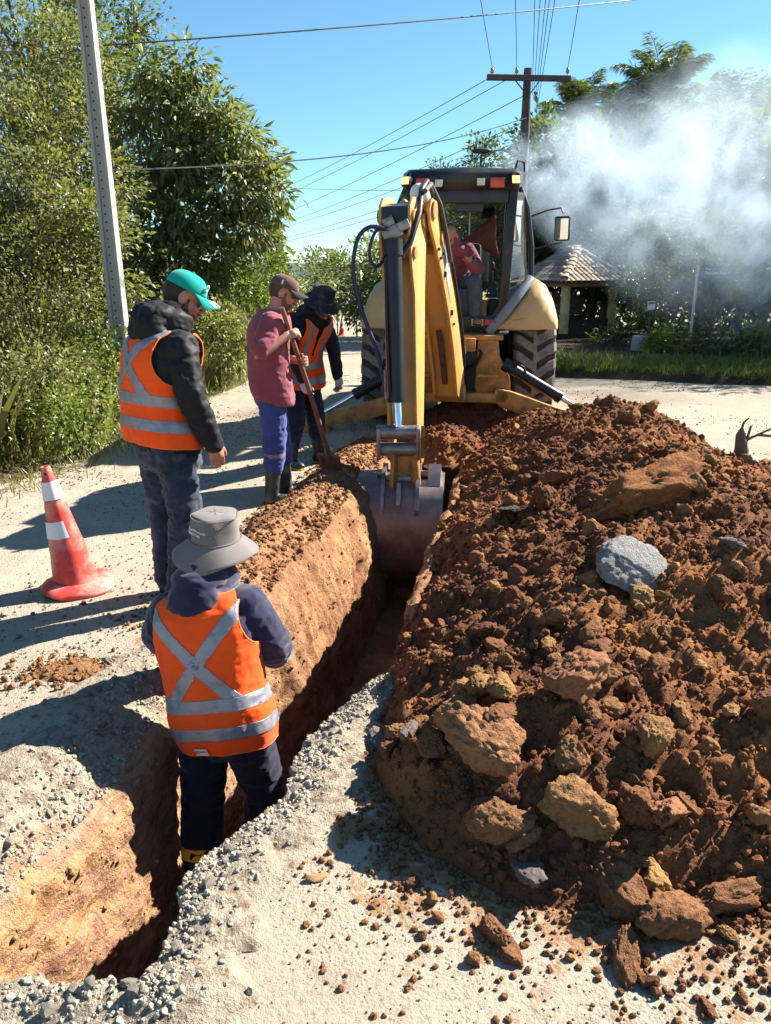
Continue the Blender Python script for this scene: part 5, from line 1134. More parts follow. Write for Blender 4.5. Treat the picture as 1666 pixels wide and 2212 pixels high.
def vest(J, root, mat, strip_mat, off=0.036, front_open=False, h0=-0.13, cross=True, seed=21, flare=0.05, half=False, arm_x=0.150, arm_h=0.20, collar=False):
    rings = torso_rings(J, off, h0, 0.512, 104, 144, flare=flare)
    bm = bmesh.new(); n = 144; vv = [[bm.verts.new(p) for p in g] for g in rings]
    for i in range(len(rings) - 1):
        for k in range(n): bm.faces.new((vv[i][k], vv[i][(k + 1) % n], vv[i + 1][(k + 1) % n], vv[i + 1][k]))
    c0, r, f, u = torso_at(J, 0.3)
    P0 = J['pelvis']
    loc = lambda p: ((p - c0).dot(r), (p - c0).dot(f), (p - c0).dot(u) + 0.3)
    def cut(b_, h, x, nrm): bmesh.ops.bisect_plane(b_, geom=b_.verts[:] + b_.edges[:] + b_.faces[:], plane_co=c0 + u * (h - 0.3) + r * x, plane_no=nrm)
    dele = []
    for fc in bm.faces:
        x_, y_, h_ = loc(fc.calc_center_median())
        for s in (-1, 1):
            if s * x_ > arm_x + 0.085 * (max(0.0, 0.475 - h_) / 0.24) ** 2.6: dele.append(fc); break
        else:
            if h_ > 0.47 and y_ > 0 and abs(x_) < 0.06 + 1.2 * (h_ - 0.47): dele.append(fc)
            elif front_open and y_ > 0 and abs(x_) < 0.008 + 0.10 * max(0, h_ - 0.18): dele.append(fc)
            elif h_ > 0.485 and y_ < 0 and abs(x_) < 0.07: dele.append(fc)
    bmesh.ops.delete(bm, geom=list(set(dele)), context='FACES')
    for _ in range(8):
        mv = {}
        for v in bm.verts:
            nb = [e.other_vert(v).co for e in v.link_edges if e.is_boundary]
            if len(nb) == 2: mv[v] = v.co * 0.5 + (nb[0] + nb[1]) * 0.25
        for v, c in mv.items(): v.co = c
    bm.normal_update()
    # cloth creases
    def crease(b_):
        V = np.array([v.co[:] for v in b_.verts], np.float32); d = 0.013 * fbm(V * np.array((11, 11, 4.5), np.float32), 3, seed, 0.5) + 0.005 * fbm(V * np.array((14, 14, 26), np.float32), 3, seed + 3, 0.5, True)
        for v, dd in zip(b_.verts, d): v.co += v.normal * float(dd)
    crease(bm); bm.normal_update()
    src = bm.copy()
    me = bpy.data.meshes.new('safety_vest'); bm.to_mesh(me); bm.free(); me.materials.append(mat); me.polygons.foreach_set('use_smooth', np.ones(len(me.polygons), bool))
    vo = child(root, 'safety_vest', me); md = vo.modifiers.new('th', 'SOLIDIFY'); md.thickness = 0.005; md.offset = 0
    # stitched binding along every open edge
    bd = {}
    for e in src.edges:
        if e.is_boundary:
            a, b_ = e.verts; bd.setdefault(a, []).append(b_); bd.setdefault(b_, []).append(a)
    seen = set()
    for v0 in list(bd):
        if v0 in seen: continue
        loop = [v0]; seen.add(v0); cur = v0
        while True:
            nx_ = [q for q in bd[cur] if q not in seen]
            if not nx_: break
            cur = nx_[0]; seen.add(cur); loop.append(cur)
        if len(loop) > 30:
            pts_ = [v.co.copy() for v in loop[::2]] + [loop[0].co.copy()]; MB().tube(pts_, 0.0042, 6, False).build('vest_binding', BINDING, vo, 60)
    def strip(planes, back=None):
        b_ = src.copy()
        for co, no in planes: bmesh.ops.bisect_plane(b_, geom=b_.verts[:] + b_.edges[:] + b_.faces[:], plane_co=co, plane_no=no, clear_outer=True)
        if back is not None: bmesh.ops.bisect_plane(b_, geom=b_.verts[:] + b_.edges[:] + b_.faces[:], plane_co=c0, plane_no=f * back, clear_inner=True)
        if not b_.faces: b_.free(); return
        b_.normal_update()
        for v in b_.verts: v.co += v.normal * 0.0050
        m2 = bpy.data.meshes.new('reflective_strip'); b_.to_mesh(m2); b_.free(); m2.materials.append(strip_mat); m2.polygons.foreach_set('use_smooth', np.ones(len(m2.polygons), bool))
        so = link('reflective_strip', m2, vo); KIDS.setdefault(vo.name, []).append(so); md2 = so.modifiers.new('th', 'SOLIDIFY'); md2.thickness = 0.0015
    H = lambda h: c0 + u * (h - 0.3)
    for a, b_ in ((h0 + 0.085, h0 + 0.140), (h0 + 0.205, h0 + 0.260)): strip([(H(b_), u), (H(a), -u)])
    if cross:
        for s in (-1, 1):
            d = (r * (s * 0.30) + u * 0.34).normalized(); nn = d.cross(f).normalized(); cc = H(h0 + 0.40)
            strip([(cc + nn * 0.027, nn), (cc - nn * 0.027, -nn), (H(h0 + 0.26), -u)], -1)
    for s in (-1, 1):                                     # over the shoulders, down the chest
        if front_open or collar: strip([(c0 + r * (s * 0.125), r * s), (c0 + r * (s * 0.075), -r * s), (H(h0 + 0.26), -u)], 1)
    src.free()
    return vo, loc, (c0, r, f, u)

def skin_mat(name, base):
    m, nt, b = new_mat(name); v = coord(nt)
    colr = mixc(nt, ramp(nt, noise(nt, v, 18, 4), [(0.35, 0.0), (0.7, 0.5)]), base, tuple(min(1, c * k) for c, k in zip(base, (1.05, 0.72, 0.66))))
    L(nt, colr, b.inputs['Base Color']); b.inputs['Roughness'].default_value = 0.5; b.inputs['Specular IOR Level'].default_value = 0.35
    b.inputs['Subsurface Weight'].default_value = 0.12; b.inputs['Subsurface Radius'].default_value = (0.012, 0.005, 0.003); b.inputs['Subsurface Scale'].default_value = 0.5
    bump(nt, b, noise(nt, v, 160, 3), 0.15, 0.003); return m
def cloth_mat(name, base, var=0.18, rough=0.88, weave=420, sheen=0.15, dirt=None, da=0.3):
    m = pmat(name, base, rough, 0, var, 9, 0.25, weave, dirt=dirt, dirt_amt=da, dscale=6, spec=0.2, bdist=0.002, sheen=sheen); return m
SKIN1 = skin_mat('skin_tan', (0.40, 0.205, 0.135)); SKIN2 = skin_mat('skin_ruddy', (0.46, 0.235, 0.165)); SKIN3 = skin_mat('skin_brown', (0.34, 0.17, 0.11))
HAIR1 = cloth_mat('dark_hair', (0.030, 0.021, 0.016), .3, .6); HAIR2 = cloth_mat('brown_hair', (0.075, 0.042, 0.026), .3, .6); BEARD1 = cloth_mat('stubble', (0.085, 0.05, 0.036), .3, .8); BEARD2 = cloth_mat('light_stubble', (0.16, 0.085, 0.055), .3, .8)
ORANGE = cloth_mat('orange_vest_cloth', (1.0, 0.090, 0.006), 0.08, 0.75, 300, 0.1, dirt=(0.50, 0.085, 0.02), da=0.10)
BINDING = cloth_mat('vest_binding_tape', (0.80, 0.17, 0.03), 0.1)
M_STRIP = pmat('reflective_tape', (0.25, 0.25, 0.285), 0.42, 0.25, 0.12, 25, 0.2, 200, spec=0.6)
BLACKC = cloth_mat('black_jacket_cloth', (0.010, 0.010, 0.012), .3, .62, 300, 0.05); JEANS = cloth_mat('dark_denim', (0.020, 0.030, 0.052), .45, .9, 500, 0.2, dirt=(0.10, 0.12, 0.16), da=0.35)
TEAL = cloth_mat('teal_cap_cloth', (0.0, 0.30, 0.245), .1); MAROON = cloth_mat('maroon_shirt_cloth', (0.245, 0.060, 0.078), .16, .9); BLUEW = cloth_mat('blue_work_trousers', (0.040, 0.058, 0.215), .25, .9, 400, .2)
NAVY = cloth_mat('navy_fleece', (0.018, 0.018, 0.050), .2, .95, 300, .35, dirt=(0.16, 0.13, 0.14), da=0.12); NAVYT = cloth_mat('navy_trousers', (0.012, 0.014, 0.034), .25); GREYH = cloth_mat('grey_hat_cloth', (0.165, 0.145, 0.135), .10, .9, 600)
BROWNC = cloth_mat('brown_cap_cloth', (0.115, 0.058, 0.048), .15); BLACKH = cloth_mat('black_hat_cloth', (0.022, 0.020, 0.026), .5, .85, 200, .1, dirt=(0.22, 0.2, 0.2), da=0.12)
BOOTG = pmat('rubber_boot', (0.040, 0.043, 0.036), .5, 0, .35, 7, .15, 40, dirt=(0.24, 0.20, 0.15), dirt_amt=.45, dscale=9); BOOTB = pmat('blue_black_boot', (0.018, 0.022, 0.034), .38, 0, .3, 7, .12, 40, dirt=(0.20, 0.17, 0.13), dirt_amt=.35, dscale=10)
YELT = pmat('yellow_boot_trim', (0.68, 0.42, 0.012), .55, 0, .12, 12, .1, 80); GLOVE = cloth_mat('grey_glove', (0.50, 0.48, 0.52), .15); SOLEB = pmat('boot_sole', (0.03, 0.03, 0.028), .8, 0, .3, 9, .2, 60, dirt=(0.22, 0.17, 0.12), dirt_amt=.5)
WINE = cloth_mat('wine_hoodie', (0.235, 0.060, 0.080), .12, .9)
WHITEP = pmat('white_print', (0.80, 0.80, 0.78), .7, 0, .05, 20, 0)

def pose(**k):
    J = {}
    for a, v in k.items(): J[a] = V3(v) if isinstance(v, tuple) and len(v) == 3 and not isinstance(v[0], tuple) else v
    J.setdefault('fwd', V3((0, 1, 0))); J.setdefault('right', V3((1, 0, 0)))
    for s, q in (('r', 1), ('l', -1)):
        c, rg, fw, up = torso_at(J, 0.445); J.setdefault('sh' + s, c + rg * (q * 0.172))
        J.setdefault('hip' + s, J['pelvis'] + J['right'] * (q * 0.088) - V3((0, 0, 0.06)))
        if 'toe' + s not in J: J['toe' + s] = J['an' + s] + V3((q * 0.03, 0.16, -0.05))
    return J
def person(loc, face, label):
    return empty('person', loc, -math.atan2(face[0], face[1]), label, 'person')

# ---- man in the teal cap watching from the road edge
pa = person((-1.15, 3.88, 0.0), (0.72, 0.69), 'man in teal cap and orange vest over a black hooded jacket, watching the trench')
JA = pose(pelvis=(0, 0, 0.93), neck=(0.0, 0.085, 1.455), bend=0.045, head=(0.0, 0.185, 1.605), look=(0.42, 0.78, -0.48), elr=(0.255, 0.035, 1.155), wrr=(0.245, 0.145, 0.895), ell=(-0.25, 0.05, 1.155), wrl=(-0.225, 0.16, 0.90),
          knr=(0.10, 0.035, 0.49), knl=(-0.10, 0.03, 0.49), anr=(0.10, -0.03, 0.08), anl=(-0.11, 0.02, 0.08), handr=(V3((0.02, 0.22, -0.97)), V3((-0.9, 0.2, 0.0))), handl=(V3((-0.02, 0.3, -0.95)), V3((0.8, 0.2, 0))))
build_body(JA, pa, SKIN1, (0.32, 0.35)); face_bits(JA, pa, HAIR1, BEARD1)
cp, vz, hA = cap(JA, pa, TEAL)
for k in (-1.4, -0.5, 0.4, 1.3):                           # white dashes printed along the visor
    a = k * 0.42; mbx = MB(); q = []
    for a0 in (a - 0.09, a + 0.09):
        for t in (0.45, 0.98):
            ext = t * 0.085 * (math.cos(a0 * 0.75) ** 0.6); q.append(hA(0.088 * math.sin(a0) * (1 + 0.05 * t), 0.104 * math.cos(a0) * 0.98 + ext - 0.006, 0.0425 + 0.012 * t - 0.050 * t * (abs(math.sin(a0)) ** 2) - 0.018 * t * t + 0.001))
    mbx.add(q, [(0, 1, 3, 2)]); mbx.build('visor_dash', WHITEP, vz)
MB().tube([hA(0.045 + 0.012 * math.cos(t), 0.083 - 0.006 * math.cos(t), 0.088 + 0.016 * math.sin(t)) for t in [k * math.pi / 5 for k in range(11)]], 0.003, 6, False).build('cap_badge', WHITEP, cp, 60)
upper(JA, pa, 'jacket', BLACKC, 0.020, (0.082, 0.068, 0.052), -0.10, [((0, -0.105, 0.005), (0.130, 0.090, 0.110)), ((0, -0.075, 0.075), (0.115, 0.095, 0.055)), ((0.075, 0.0, 0.03), (0.055, 0.09, 0.06)), ((-0.075, 0.0, 0.03), (0.055, 0.09, 0.06))], True, 1.0, 0.013, 33)
trousers(JA, pa, JEANS, (0.102, 0.080, 0.070), 1.0, 0.014, 35)
vest(JA, pa, ORANGE, M_STRIP, 0.042, False, -0.050, True, 25, 0.06)
for s in 'rl': boot(JA, pa, s, BOOTB, SOLEB, 0.10, None, 0.055)

# ---- man in the maroon shirt leaning on the shovel
pb = person((-0.87, 5.80, 0.0), (0.985, 0.17), 'man in maroon T-shirt and brown cap holding the shovel handle')
JB = pose(pelvis=(0, 0.0, 0.925), neck=(0.0, 0.045, 1.445), bend=0.03, head=(0.0, 0.125, 1.583), look=(0.12, 0.90, -0.36), elr=(0.300, -0.085, 1.165), wrr=(0.215, 0.130, 1.290), ell=(-0.21, 0.10, 1.12), wrl=(0.00, 0.225, 1.085),
          knr=(0.095, 0.01, 0.485), knl=(-0.10, 0.05, 0.485), anr=(0.10, -0.03, 0.08), anl=(-0.10, 0.09, 0.08), toer=(0.12, 0.13, 0.03), toel=(-0.11, 0.25, 0.03), handr=(V3((-0.30, 0.90, 0.25)), V3((-0.7, -0.1, -0.7))), handl=(V3((0.75, 0.6, 0.05)), V3((0.45, -0.7, 0.0))))
build_body(JB, pb, SKIN2, (0.95, 0.95)); face_bits(JB, pb, HAIR2, BEARD2)
cp, vz, hB = cap(JB, pb, BROWNC, cloth_mat('dark_visor', (0.035, 0.022, 0.026)))
MB().add([hB(0.0895, -0.03, 0.055), hB(0.0885, -0.018, 0.055), hB(0.085, -0.018, 0.085), hB(0.086, -0.03, 0.085)], [(0, 1, 2, 3)]).build('cap_tag', WHITEP, cp)
upper(JB, pb, 'shirt', MAROON, 0.036, (0.088, 0.078, 0.074), -0.15, None, False, 1.0, 0.010, 43, 0.015)
trousers(JB, pb, BLUEW, (0.104, 0.088, 0.074), 0.45, 0.010, 45, 0.014)
for s in 'rl':
    boot(JB, pb, s, BOOTG, SOLEB, 0.40, None, 0.078)
    a = JB['an' + s].lerp(JB['kn' + s], 0.80); MB().tube([a - V3((0, 0, 0.025)), a + V3((0, 0, 0.005))], [0.086, 0.088], 18).build('trouser_band', cloth_mat('grey_band', (0.20, 0.16, 0.19)), pb, 50)

# ---- bearded man in the black bucket hat
pc = person((-0.73, 6.93, 0.0), (0.75, -0.66), 'man in black bucket hat, orange vest and yellow-trimmed rubber boots, leaning forward')
JC = pose(pelvis=(0.0, -0.06, 0.90), neck=(0.0, 0.135, 1.375), bend=0.06, head=(-0.01, 0.235, 1.475), look=(0.0, 0.90, -0.42), elr=(0.25, 0.12, 1.09), wrr=(0.22, 0.22, 0.84), ell=(-0.225, 0.14, 1.09), wrl=(-0.20, 0.225, 0.83),
          knr=(0.10, -0.02, 0.48), knl=(-0.12, 0.0, 0.48), anr=(0.12, -0.08, 0.08), anl=(-0.17, -0.02, 0.08), handl=(V3((0.02, 0.2, -0.98)), V3((0.9, 0.1, 0))), handr=(V3((-0.02, 0.2, -0.98)), V3((-0.9, 0.1, 0))))
build_body(JC, pc, SKIN3, (0.6, 0.6)); face_bits(JC, pc, HAIR1, BEARD1)
bucket_hat(JC, pc, BLACKH, 0.160, 0.094, 0.10, 0.055, 0.010, 2)
upper(JC, pc, 'hooded_jacket', BLACKC, 0.018, (0.076, 0.060, 0.046), -0.10, [((0, -0.07, 0.0), (0.11, 0.08, 0.09)), ((0.0, 0.02, 0.10), (0.088, 0.085, 0.10)), ((0.0, 0.0, 0.02), (0.11, 0.10, 0.07))], True, 0.98, 0.008, 53)
mb = MB(); hand(mb, JC['wrl'], V3((0.02, 0.2, -0.98)), V3((0.9, 0.1, 0)), -1, 0.6, 1.10); child(pc, 'work_glove', fuse(mb, 'work_glove', 0.005, GLOVE, 2))
mb = MB(); hand(mb, JC['wrr'], V3((-0.02, 0.2, -0.98)), V3((-0.9, 0.1, 0)), 1, 0.6, 1.10); child(pc, 'work_glove', fuse(mb, 'work_glove', 0.005, GLOVE, 2))
trousers(JC, pc, NAVYT, (0.098, 0.082, 0.070), 0.50, 0.010, 55, 0.018)
vest(JC, pc, ORANGE, M_STRIP, 0.052, True, -0.12, True, 57, 0.05)
mb = MB(); 
for s in 'rl': boot(JC, pc, s, BOOTB, YELT, 0.38, YELT, 0.070)

# ---- worker standing in the trench
pd = person((-0.728, 2.86, -0.975), (0.20, 0.98), 'worker in grey wide-brimmed hat and orange vest standing down in the trench')
JD = pose(pelvis=(0.045, -0.03, 0.93), neck=(-0.045, 0.10, 1.455), bend=0.03, head=(-0.015, 0.175, 1.60), look=(0.30, 0.94, 0.02), roll=-0.06, elr=(0.235, 0.13, 1.165), wrr=(0.130, 0.300, 1.045), ell=(-0.275, 0.11, 1.165), wrl=(-0.150, 0.30, 1.05),
          knr=(0.190, 0.03, 0.50), knl=(-0.050, -0.08, 0.50), anr=(0.15, -0.12, 0.08), anl=(-0.030, -0.24, 0.08), handr=(V3((-0.75, 0.6, -0.15)), V3((0.1, 0.3, -0.9))), handl=(V3((0.75, 0.6, -0.15)), V3((-0.1, 0.3, -0.9))))
build_body(JD, pd, SKIN2, (0.7, 0.7)); face_bits(JD, pd, HAIR1)
ht, hD = bucket_hat(JD, pd, GREYH, 0.171, 0.094, 0.115, 0.066, 0.012, 1.2, 0.004)
upper(JD, pd, 'hoodie', NAVY, 0.022, (0.086, 0.074, 0.056), -0.17, [((0, -0.115, -0.055), (0.120, 0.078, 0.125)), ((0, -0.085, -0.135), (0.07, 0.075, 0.08)), ((0, -0.055, 0.045), (0.115, 0.105, 0.055)), ((0.08, 0.02, 0.02), (0.05, 0.09, 0.055)), ((-0.08, 0.02, 0.02), (0.05, 0.09, 0.055)), ((0, -0.04, 0.095), (0.075, 0.065, 0.035))], True, 1.0, 0.008, 63)
trousers(JD, pd, NAVYT, (0.106, 0.088, 0.078), 0.46, 0.010, 65, 0.022)
vt, vloc, (c0, vr, vf, vu) = vest(JD, pd, ORANGE, M_STRIP, 0.040, False, -0.155, True, 67, 0.02, False, 0.178)
for s in 'rl': boot(JD, pd, s, BOOTB, SOLEB, 0.31, YELT, 0.080)
# maker's tag at the vest hem: white patch, red mark, dark line of lettering
def on_back(x_, h_, lift):
    c, r_, f_, u_ = torso_at(JD, h_); hs = [a[0] for a in TORSO]
    w_ = np.interp(h_, hs, [a[1] for a in TORSO]) + 0.036 + 0.03 * max(0, .15 - h_); d_ = np.interp(h_, hs, [a[2] for a in TORSO]) + 0.036 + 0.03 * max(0, .15 - h_)
    q = min(0.999, abs(x_) / w_); sa = (1 - q ** (2 / 0.8)) ** 0.5; return c + r_ * x_ - f_ * (d_ * sa ** 0.8 + lift)
def text_mesh(name, body, size, mat, fmap, parent, ext=0.0005, align='CENTER'):
    cu = bpy.data.curves.new(name, 'FONT'); cu.body = body; cu.size = size; cu.align_x = align; cu.align_y = 'CENTER'; cu.extrude = ext; cu.resolution_u = 3
    t = bpy.data.objects.new(name, cu); COL.objects.link(t); dg = bpy.context.evaluated_depsgraph_get(); me = bpy.data.meshes.new_from_object(t.evaluated_get(dg)); bpy.data.objects.remove(t)
    bm = bmesh.new(); bm.from_mesh(me); bmesh.ops.triangulate(bm, faces=bm.faces[:]); 
    for v in bm.verts: v.co = fmap(v.co.x, v.co.y, v.co.z)
    bm.to_mesh(me); bm.free(); me.materials.clear(); me.materials.append(mat); me.name = name
    o = link(name, me, parent); KIDS.setdefault(parent.name, []).append(o); return o
mb = MB(); mb.add([on_back(x_, h_, 0.014) for x_, h_ in ((-0.078, -0.152), (-0.022, -0.152), (-0.022, -0.118), (-0.078, -0.118))], [(0, 1, 2, 3)]); tg = mb.build('maker_tag', WHITEP, vt)
RED_P = pmat('red_print', (0.55, 0.03, 0.03), .6, 0, .05); DKP = pmat('dark_print', (0.03, 0.03, 0.06), .6, 0, .05)
text_mesh('tag_mark', 'K', 0.028, RED_P, lambda a, b_, z_: on_back(-0.068 + a, -0.135 + b_, 0.0155 + z_), tg); text_mesh('tag_lettering', 'Kalcne', 0.0125, DKP, lambda a, b_, z_: on_back(-0.043 + a, -0.131 + b_, 0.0155 + z_), tg)
# lettering on the hat crown (back left) and two eyelets
def on_hat(arc, z_, lift):
    a = -math.pi / 2 - 0.42 + arc / 0.098; rr_ = 0.094 * np.interp(z_, [0, 0.056, 0.1], [1.02, 0.97, 0.93]) + lift + 0.006 * math.sin(5 * a + 1.2)
    return hD(rr_ * math.cos(a), rr_ * 1.13 * math.sin(a) - 0.01, 0.030 + z_)
text_mesh('hat_lettering', 'grupoobraindeto.com.br', 0.0165, WHITEP, lambda a, b_, z_: on_hat(a, 0.062 + b_, 0.0035 + z_), ht); text_mesh('hat_lettering', '(47)3635-1348', 0.0175, WHITEP, lambda a, b_, z_: on_hat(a, 0.044 + b_, 0.0035 + z_), ht)
for arc in (0.095, 0.112): MB().ell(on_hat(arc, 0.045, 0.003), (0.0035,) * 3, None, 8, 6).build('eyelet', SOLEB, ht)

# ---- operator in the cab
po = empty('person', (0.80, 9.31, 0.02), R(174.5), 'digger operator in wine-red hoodie seated at the cab levers', 'person')
JO = pose(pelvis=(0.0, -0.06, 1.56), neck=(0.035, 0.20, 1.985), bend=0.05, head=(0.055, 0.305, 2.085), look=(0.25, 0.72, -0.66), elr=(0.30, 0.27, 1.74), wrr=(0.205, 0.385, 1.80), ell=(-0.275, 0.24, 1.73), wrl=(-0.165, 0.385, 1.80),
          hipr=(0.10, 0.0, 1.54), hipl=(-0.10, 0.0, 1.54), knr=(0.16, 0.36, 1.56), knl=(-0.23, 0.34, 1.60), anr=(0.18, 0.42, 1.22), anl=(-0.255, 0.45, 1.22), handr=(V3((-0.1, 0.55, 0.75)), V3((-0.2, 0.8, -0.5))), handl=(V3((0.1, 0.55, 0.75)), V3((0.2, 0.8, -0.5))))
build_body(JO, po, SKIN1, (0.9, 0.9), 1.0, 0.007); face_bits(JO, po, HAIR1, BEARD1)
upper(JO, po, 'hoodie', WINE, 0.022, (0.084, 0.070, 0.050), -0.10, [((0.01, 0.055, 0.085), (0.098, 0.105, 0.115)), ((0, -0.01, 0.02), (0.11, 0.10, 0.075))], True, 0.95, 0.008, 73)
mb_ = MB(); mb_.add([V3((-0.055, 0.205, 1.845)), V3((-0.115, 0.205, 1.835)), V3((-0.115, 0.20, 1.855)), V3((-0.055, 0.20, 1.865))], [(0, 1, 2, 3)]); mb_.build('chest_print', WHITEP, po)
trousers(JO, po, cloth_mat('charcoal_trousers', (0.080, 0.086, 0.098)), (0.100, 0.080, 0.064), 1.0, 0.009, 75)
for s in 'rl': boot(JO, po, s, pmat('tan_boot', (0.17, 0.12, 0.085), .7, 0, .3, 9, .15, 60, dirt=(0.30, 0.25, 0.19), dirt_amt=.5), SOLEB, 0.12, None, 0.052)
# red cloth hanging inside the windscreen
mb = MB(); pts = []
for i in range(9):
    for k in range(9):
        t, w_ = i / 8, k / 8; q_ = V3((0.02, 0.70, 2.10)).lerp(V3((0.40, 0.70, 2.42)), t).lerp(V3((0.03, 0.70, 2.08)).lerp(V3((0.48, 0.70, 1.91)), t), w_); pts.append(q_ + V3((0.012 * math.sin(6 * w_ + t), 0.02 * math.sin(7 * w_ + 3 * t), 0)))
mb.add(pts, [(i * 9 + k, i * 9 + k + 1, (i + 1) * 9 + k + 1, (i + 1) * 9 + k) for i in range(8) for k in range(8)])
rc = mb.build('red_cloth', cloth_mat('red_cloth', (0.20, 0.055, 0.045)), None, 60); rc.matrix_world = Matrix.Translation((0.88, 9.45, 0)) @ Matrix.Rotation(R(-5.5), 4, 'Z'); tag(rc, 'red cloth hanging behind the cab windscreen', 'cloth'); md = rc.modifiers.new('th', 'SOLIDIFY'); md.thickness = 0.003

# ---- shovel held by the man in maroon
sv = empty('shovel', (-0.44, 6.42, 0.10), 0, 'long-handled square shovel with rusty blade stuck in the loose soil', 'shovel')
M_WOOD = pmat('shovel_wood', (0.20, 0.085, 0.052), .6, 0, .3, 12, .25, 70, dirt=(0.25, 0.17, 0.12), dirt_amt=.3); M_RUST = pmat('rusty_blade', (0.20, 0.135, 0.095), .55, .4, .3, 9, .3, 60, dirt=(0.26, 0.13, 0.07), dirt_amt=.5)
so = V3((-0.44, 6.42, 0.10)); SHIFT = V3((-0.015, -0.06, 0.085)); pt = V3((-0.715, 5.62, 1.40)) - so; pbm = V3((-0.465, 6.31, 0.20)) - so
MB().tube([pt, pt.lerp(pbm, 0.5) + V3((0.008, 0, 0)), pbm], [0.017, 0.019, 0.020], 12).build('handle', M_WOOD, sv, 60)
dv = (pbm - pt).normalized(); sd = V3((0.93, -0.36, 0)); sd = (sd - dv * sd.dot(dv)).normalized(); nv_ = dv.cross(sd)
MB().tube([pbm - dv * 0.12, pbm + dv * 0.02, pbm + dv * 0.08], [0.022, 0.024, 0.016], 12).build('socket', M_RUST, sv, 50)
mb = MB(); g = []
for i in range(7):
    for k in range(9):
        t, x_ = i / 6, (k / 8 - 0.5); g.append(pbm + dv * (0.01 + 0.27 * t) + sd * (x_ * (0.205 - 0.02 * t)) + nv_ * (0.022 * (abs(x_) * 2) ** 2.2 + 0.018 * math.exp(-(x_ * 9) ** 2) * (1 - t)))
mb.add(g, [(i * 9 + k, i * 9 + k + 1, (i + 1) * 9 + k + 1, (i + 1) * 9 + k) for i in range(6) for k in range(8)]); bl = mb.build('blade', M_RUST, sv, 50); md = bl.modifiers.new('th', 'SOLIDIFY'); md.thickness = 0.004; sv.location = so + SHIFT
# ================================================================== CONES, POLES, WIRES, SHELTER, SIGNS
M_CONE = pmat('cone_plastic', (0.66, 0.055, 0.045), .55, 0, .18, 4, .1, 50, dirt=(0.64, 0.34, 0.26), dirt_amt=.55, dscale=6.5); M_CONEW = pmat('cone_band', (0.72, 0.71, 0.72), .5, 0, .06, 8, .05, 60, dirt=(0.5, 0.45, 0.4), dirt_amt=.15)
def cone_r(z): return 0.125 - (0.125 - 0.024) * (z - 0.045) / 0.68
def traffic_cone(loc, tilt, rz, label):
    e = link('traffic_cone', None, None, loc, (0, 0, rz)); tag(e, label, 'traffic cone', 'traffic cones on the road')
    T = Matrix.Rotation(tilt, 3, 'Y').to_3x3()
    mb = MB(); n = 32; rings = []
    for s_, z_, ro in ((0.20, 0.0, 0.72), (0.205, 0.012, 0.72), (0.195, 0.030, 0.75), (0.160, 0.050, 0.85), (0.135, 0.060, 1.0)):
        rings.append([Vector((math.copysign(abs(math.cos(a)) ** ro, math.cos(a)) * s_ * (0.95 if ro < 1 else 1), math.copysign(abs(math.sin(a)) ** ro, math.sin(a)) * s_ * (0.95 if ro < 1 else 1), z_ + 0.022 * (s_ / 0.2) ** 3 * max(0, math.sin(2 * a + 0.6)))) for a in [2 * math.pi * k / n for k in range(n)]])
    mb.loft(rings); bs = mb.build('base', M_CONE, e, 50)
    mb = MB(); prof = [(cone_r(0.045), 0.045)]
    for z_ in np.linspace(0.06, 0.725, 24): prof.append((cone_r(z_) + (0.0035 if min(abs(z_ - 0.27), abs(z_ - 0.50)) < 0.02 else 0), z_))
    prof += [(0.018, 0.725), (0.018, 0.62), (0.001, 0.62)]
    mb.lathe(prof, n=32, m=T); mb.build('cone_body', M_CONE, e, 50)
    for z0, z1, a0, a1 in ((0.545, 0.645, 0, 2 * math.pi), (0.33, 0.425, 2.3, 5.05)):
        mb = MB(); m_ = 33; vs_ = []
        for z_ in (z0, z1):
            for k in range(m_):
                a = a0 + (a1 - a0) * k / (m_ - 1) - (0.10 * (1 if z_ == z1 else 0) if k == m_ - 1 and a1 < 6 else 0); r_ = cone_r(z_) + 0.0055; vs_.append(T @ Vector((r_ * math.cos(a), r_ * math.sin(a), z_)))
        mb.add(vs_, [(k, k + 1, m_ + k + 1, m_ + k) for k in range(m_ - 1)]); mb.build('reflective_band', M_CONEW, e, 60)
    mb = MB(); r_ = cone_r(0.69); c_ = T @ Vector((-0.2 * r_, -r_ * 0.98, 0.69)); mb.ell(c_, (0.008, 0.003, 0.010), None, 10, 8); mb.build('top_hole', M_BLK, e)
    return e
traffic_cone((-1.76, 4.05, 0.0), R(-7), R(22), 'faded red traffic cone with torn white band beside the teal-capped man')
traffic_cone((-1.88, 33.5, float(ground_z(np.array([0.]), np.array([33.5]))[0])), 0, 0.4, 'small distant traffic cone far down the road')

M_CONCP = pmat('concrete_pole', (0.36, 0.34, 0.305), .9, 0, .18, 3, .4, 40, dirt=(0.20, 0.18, 0.15), dirt_amt=.3, dscale=3, bdist=.01)
M_WOODP = pmat('dark_wood_pole', (0.085, 0.058, 0.060), .85, 0, .35, 5, .5, 60, bdist=.01); M_PORC = pmat('porcelain', (0.36, 0.20, 0.16), .3, 0, .15, 9)
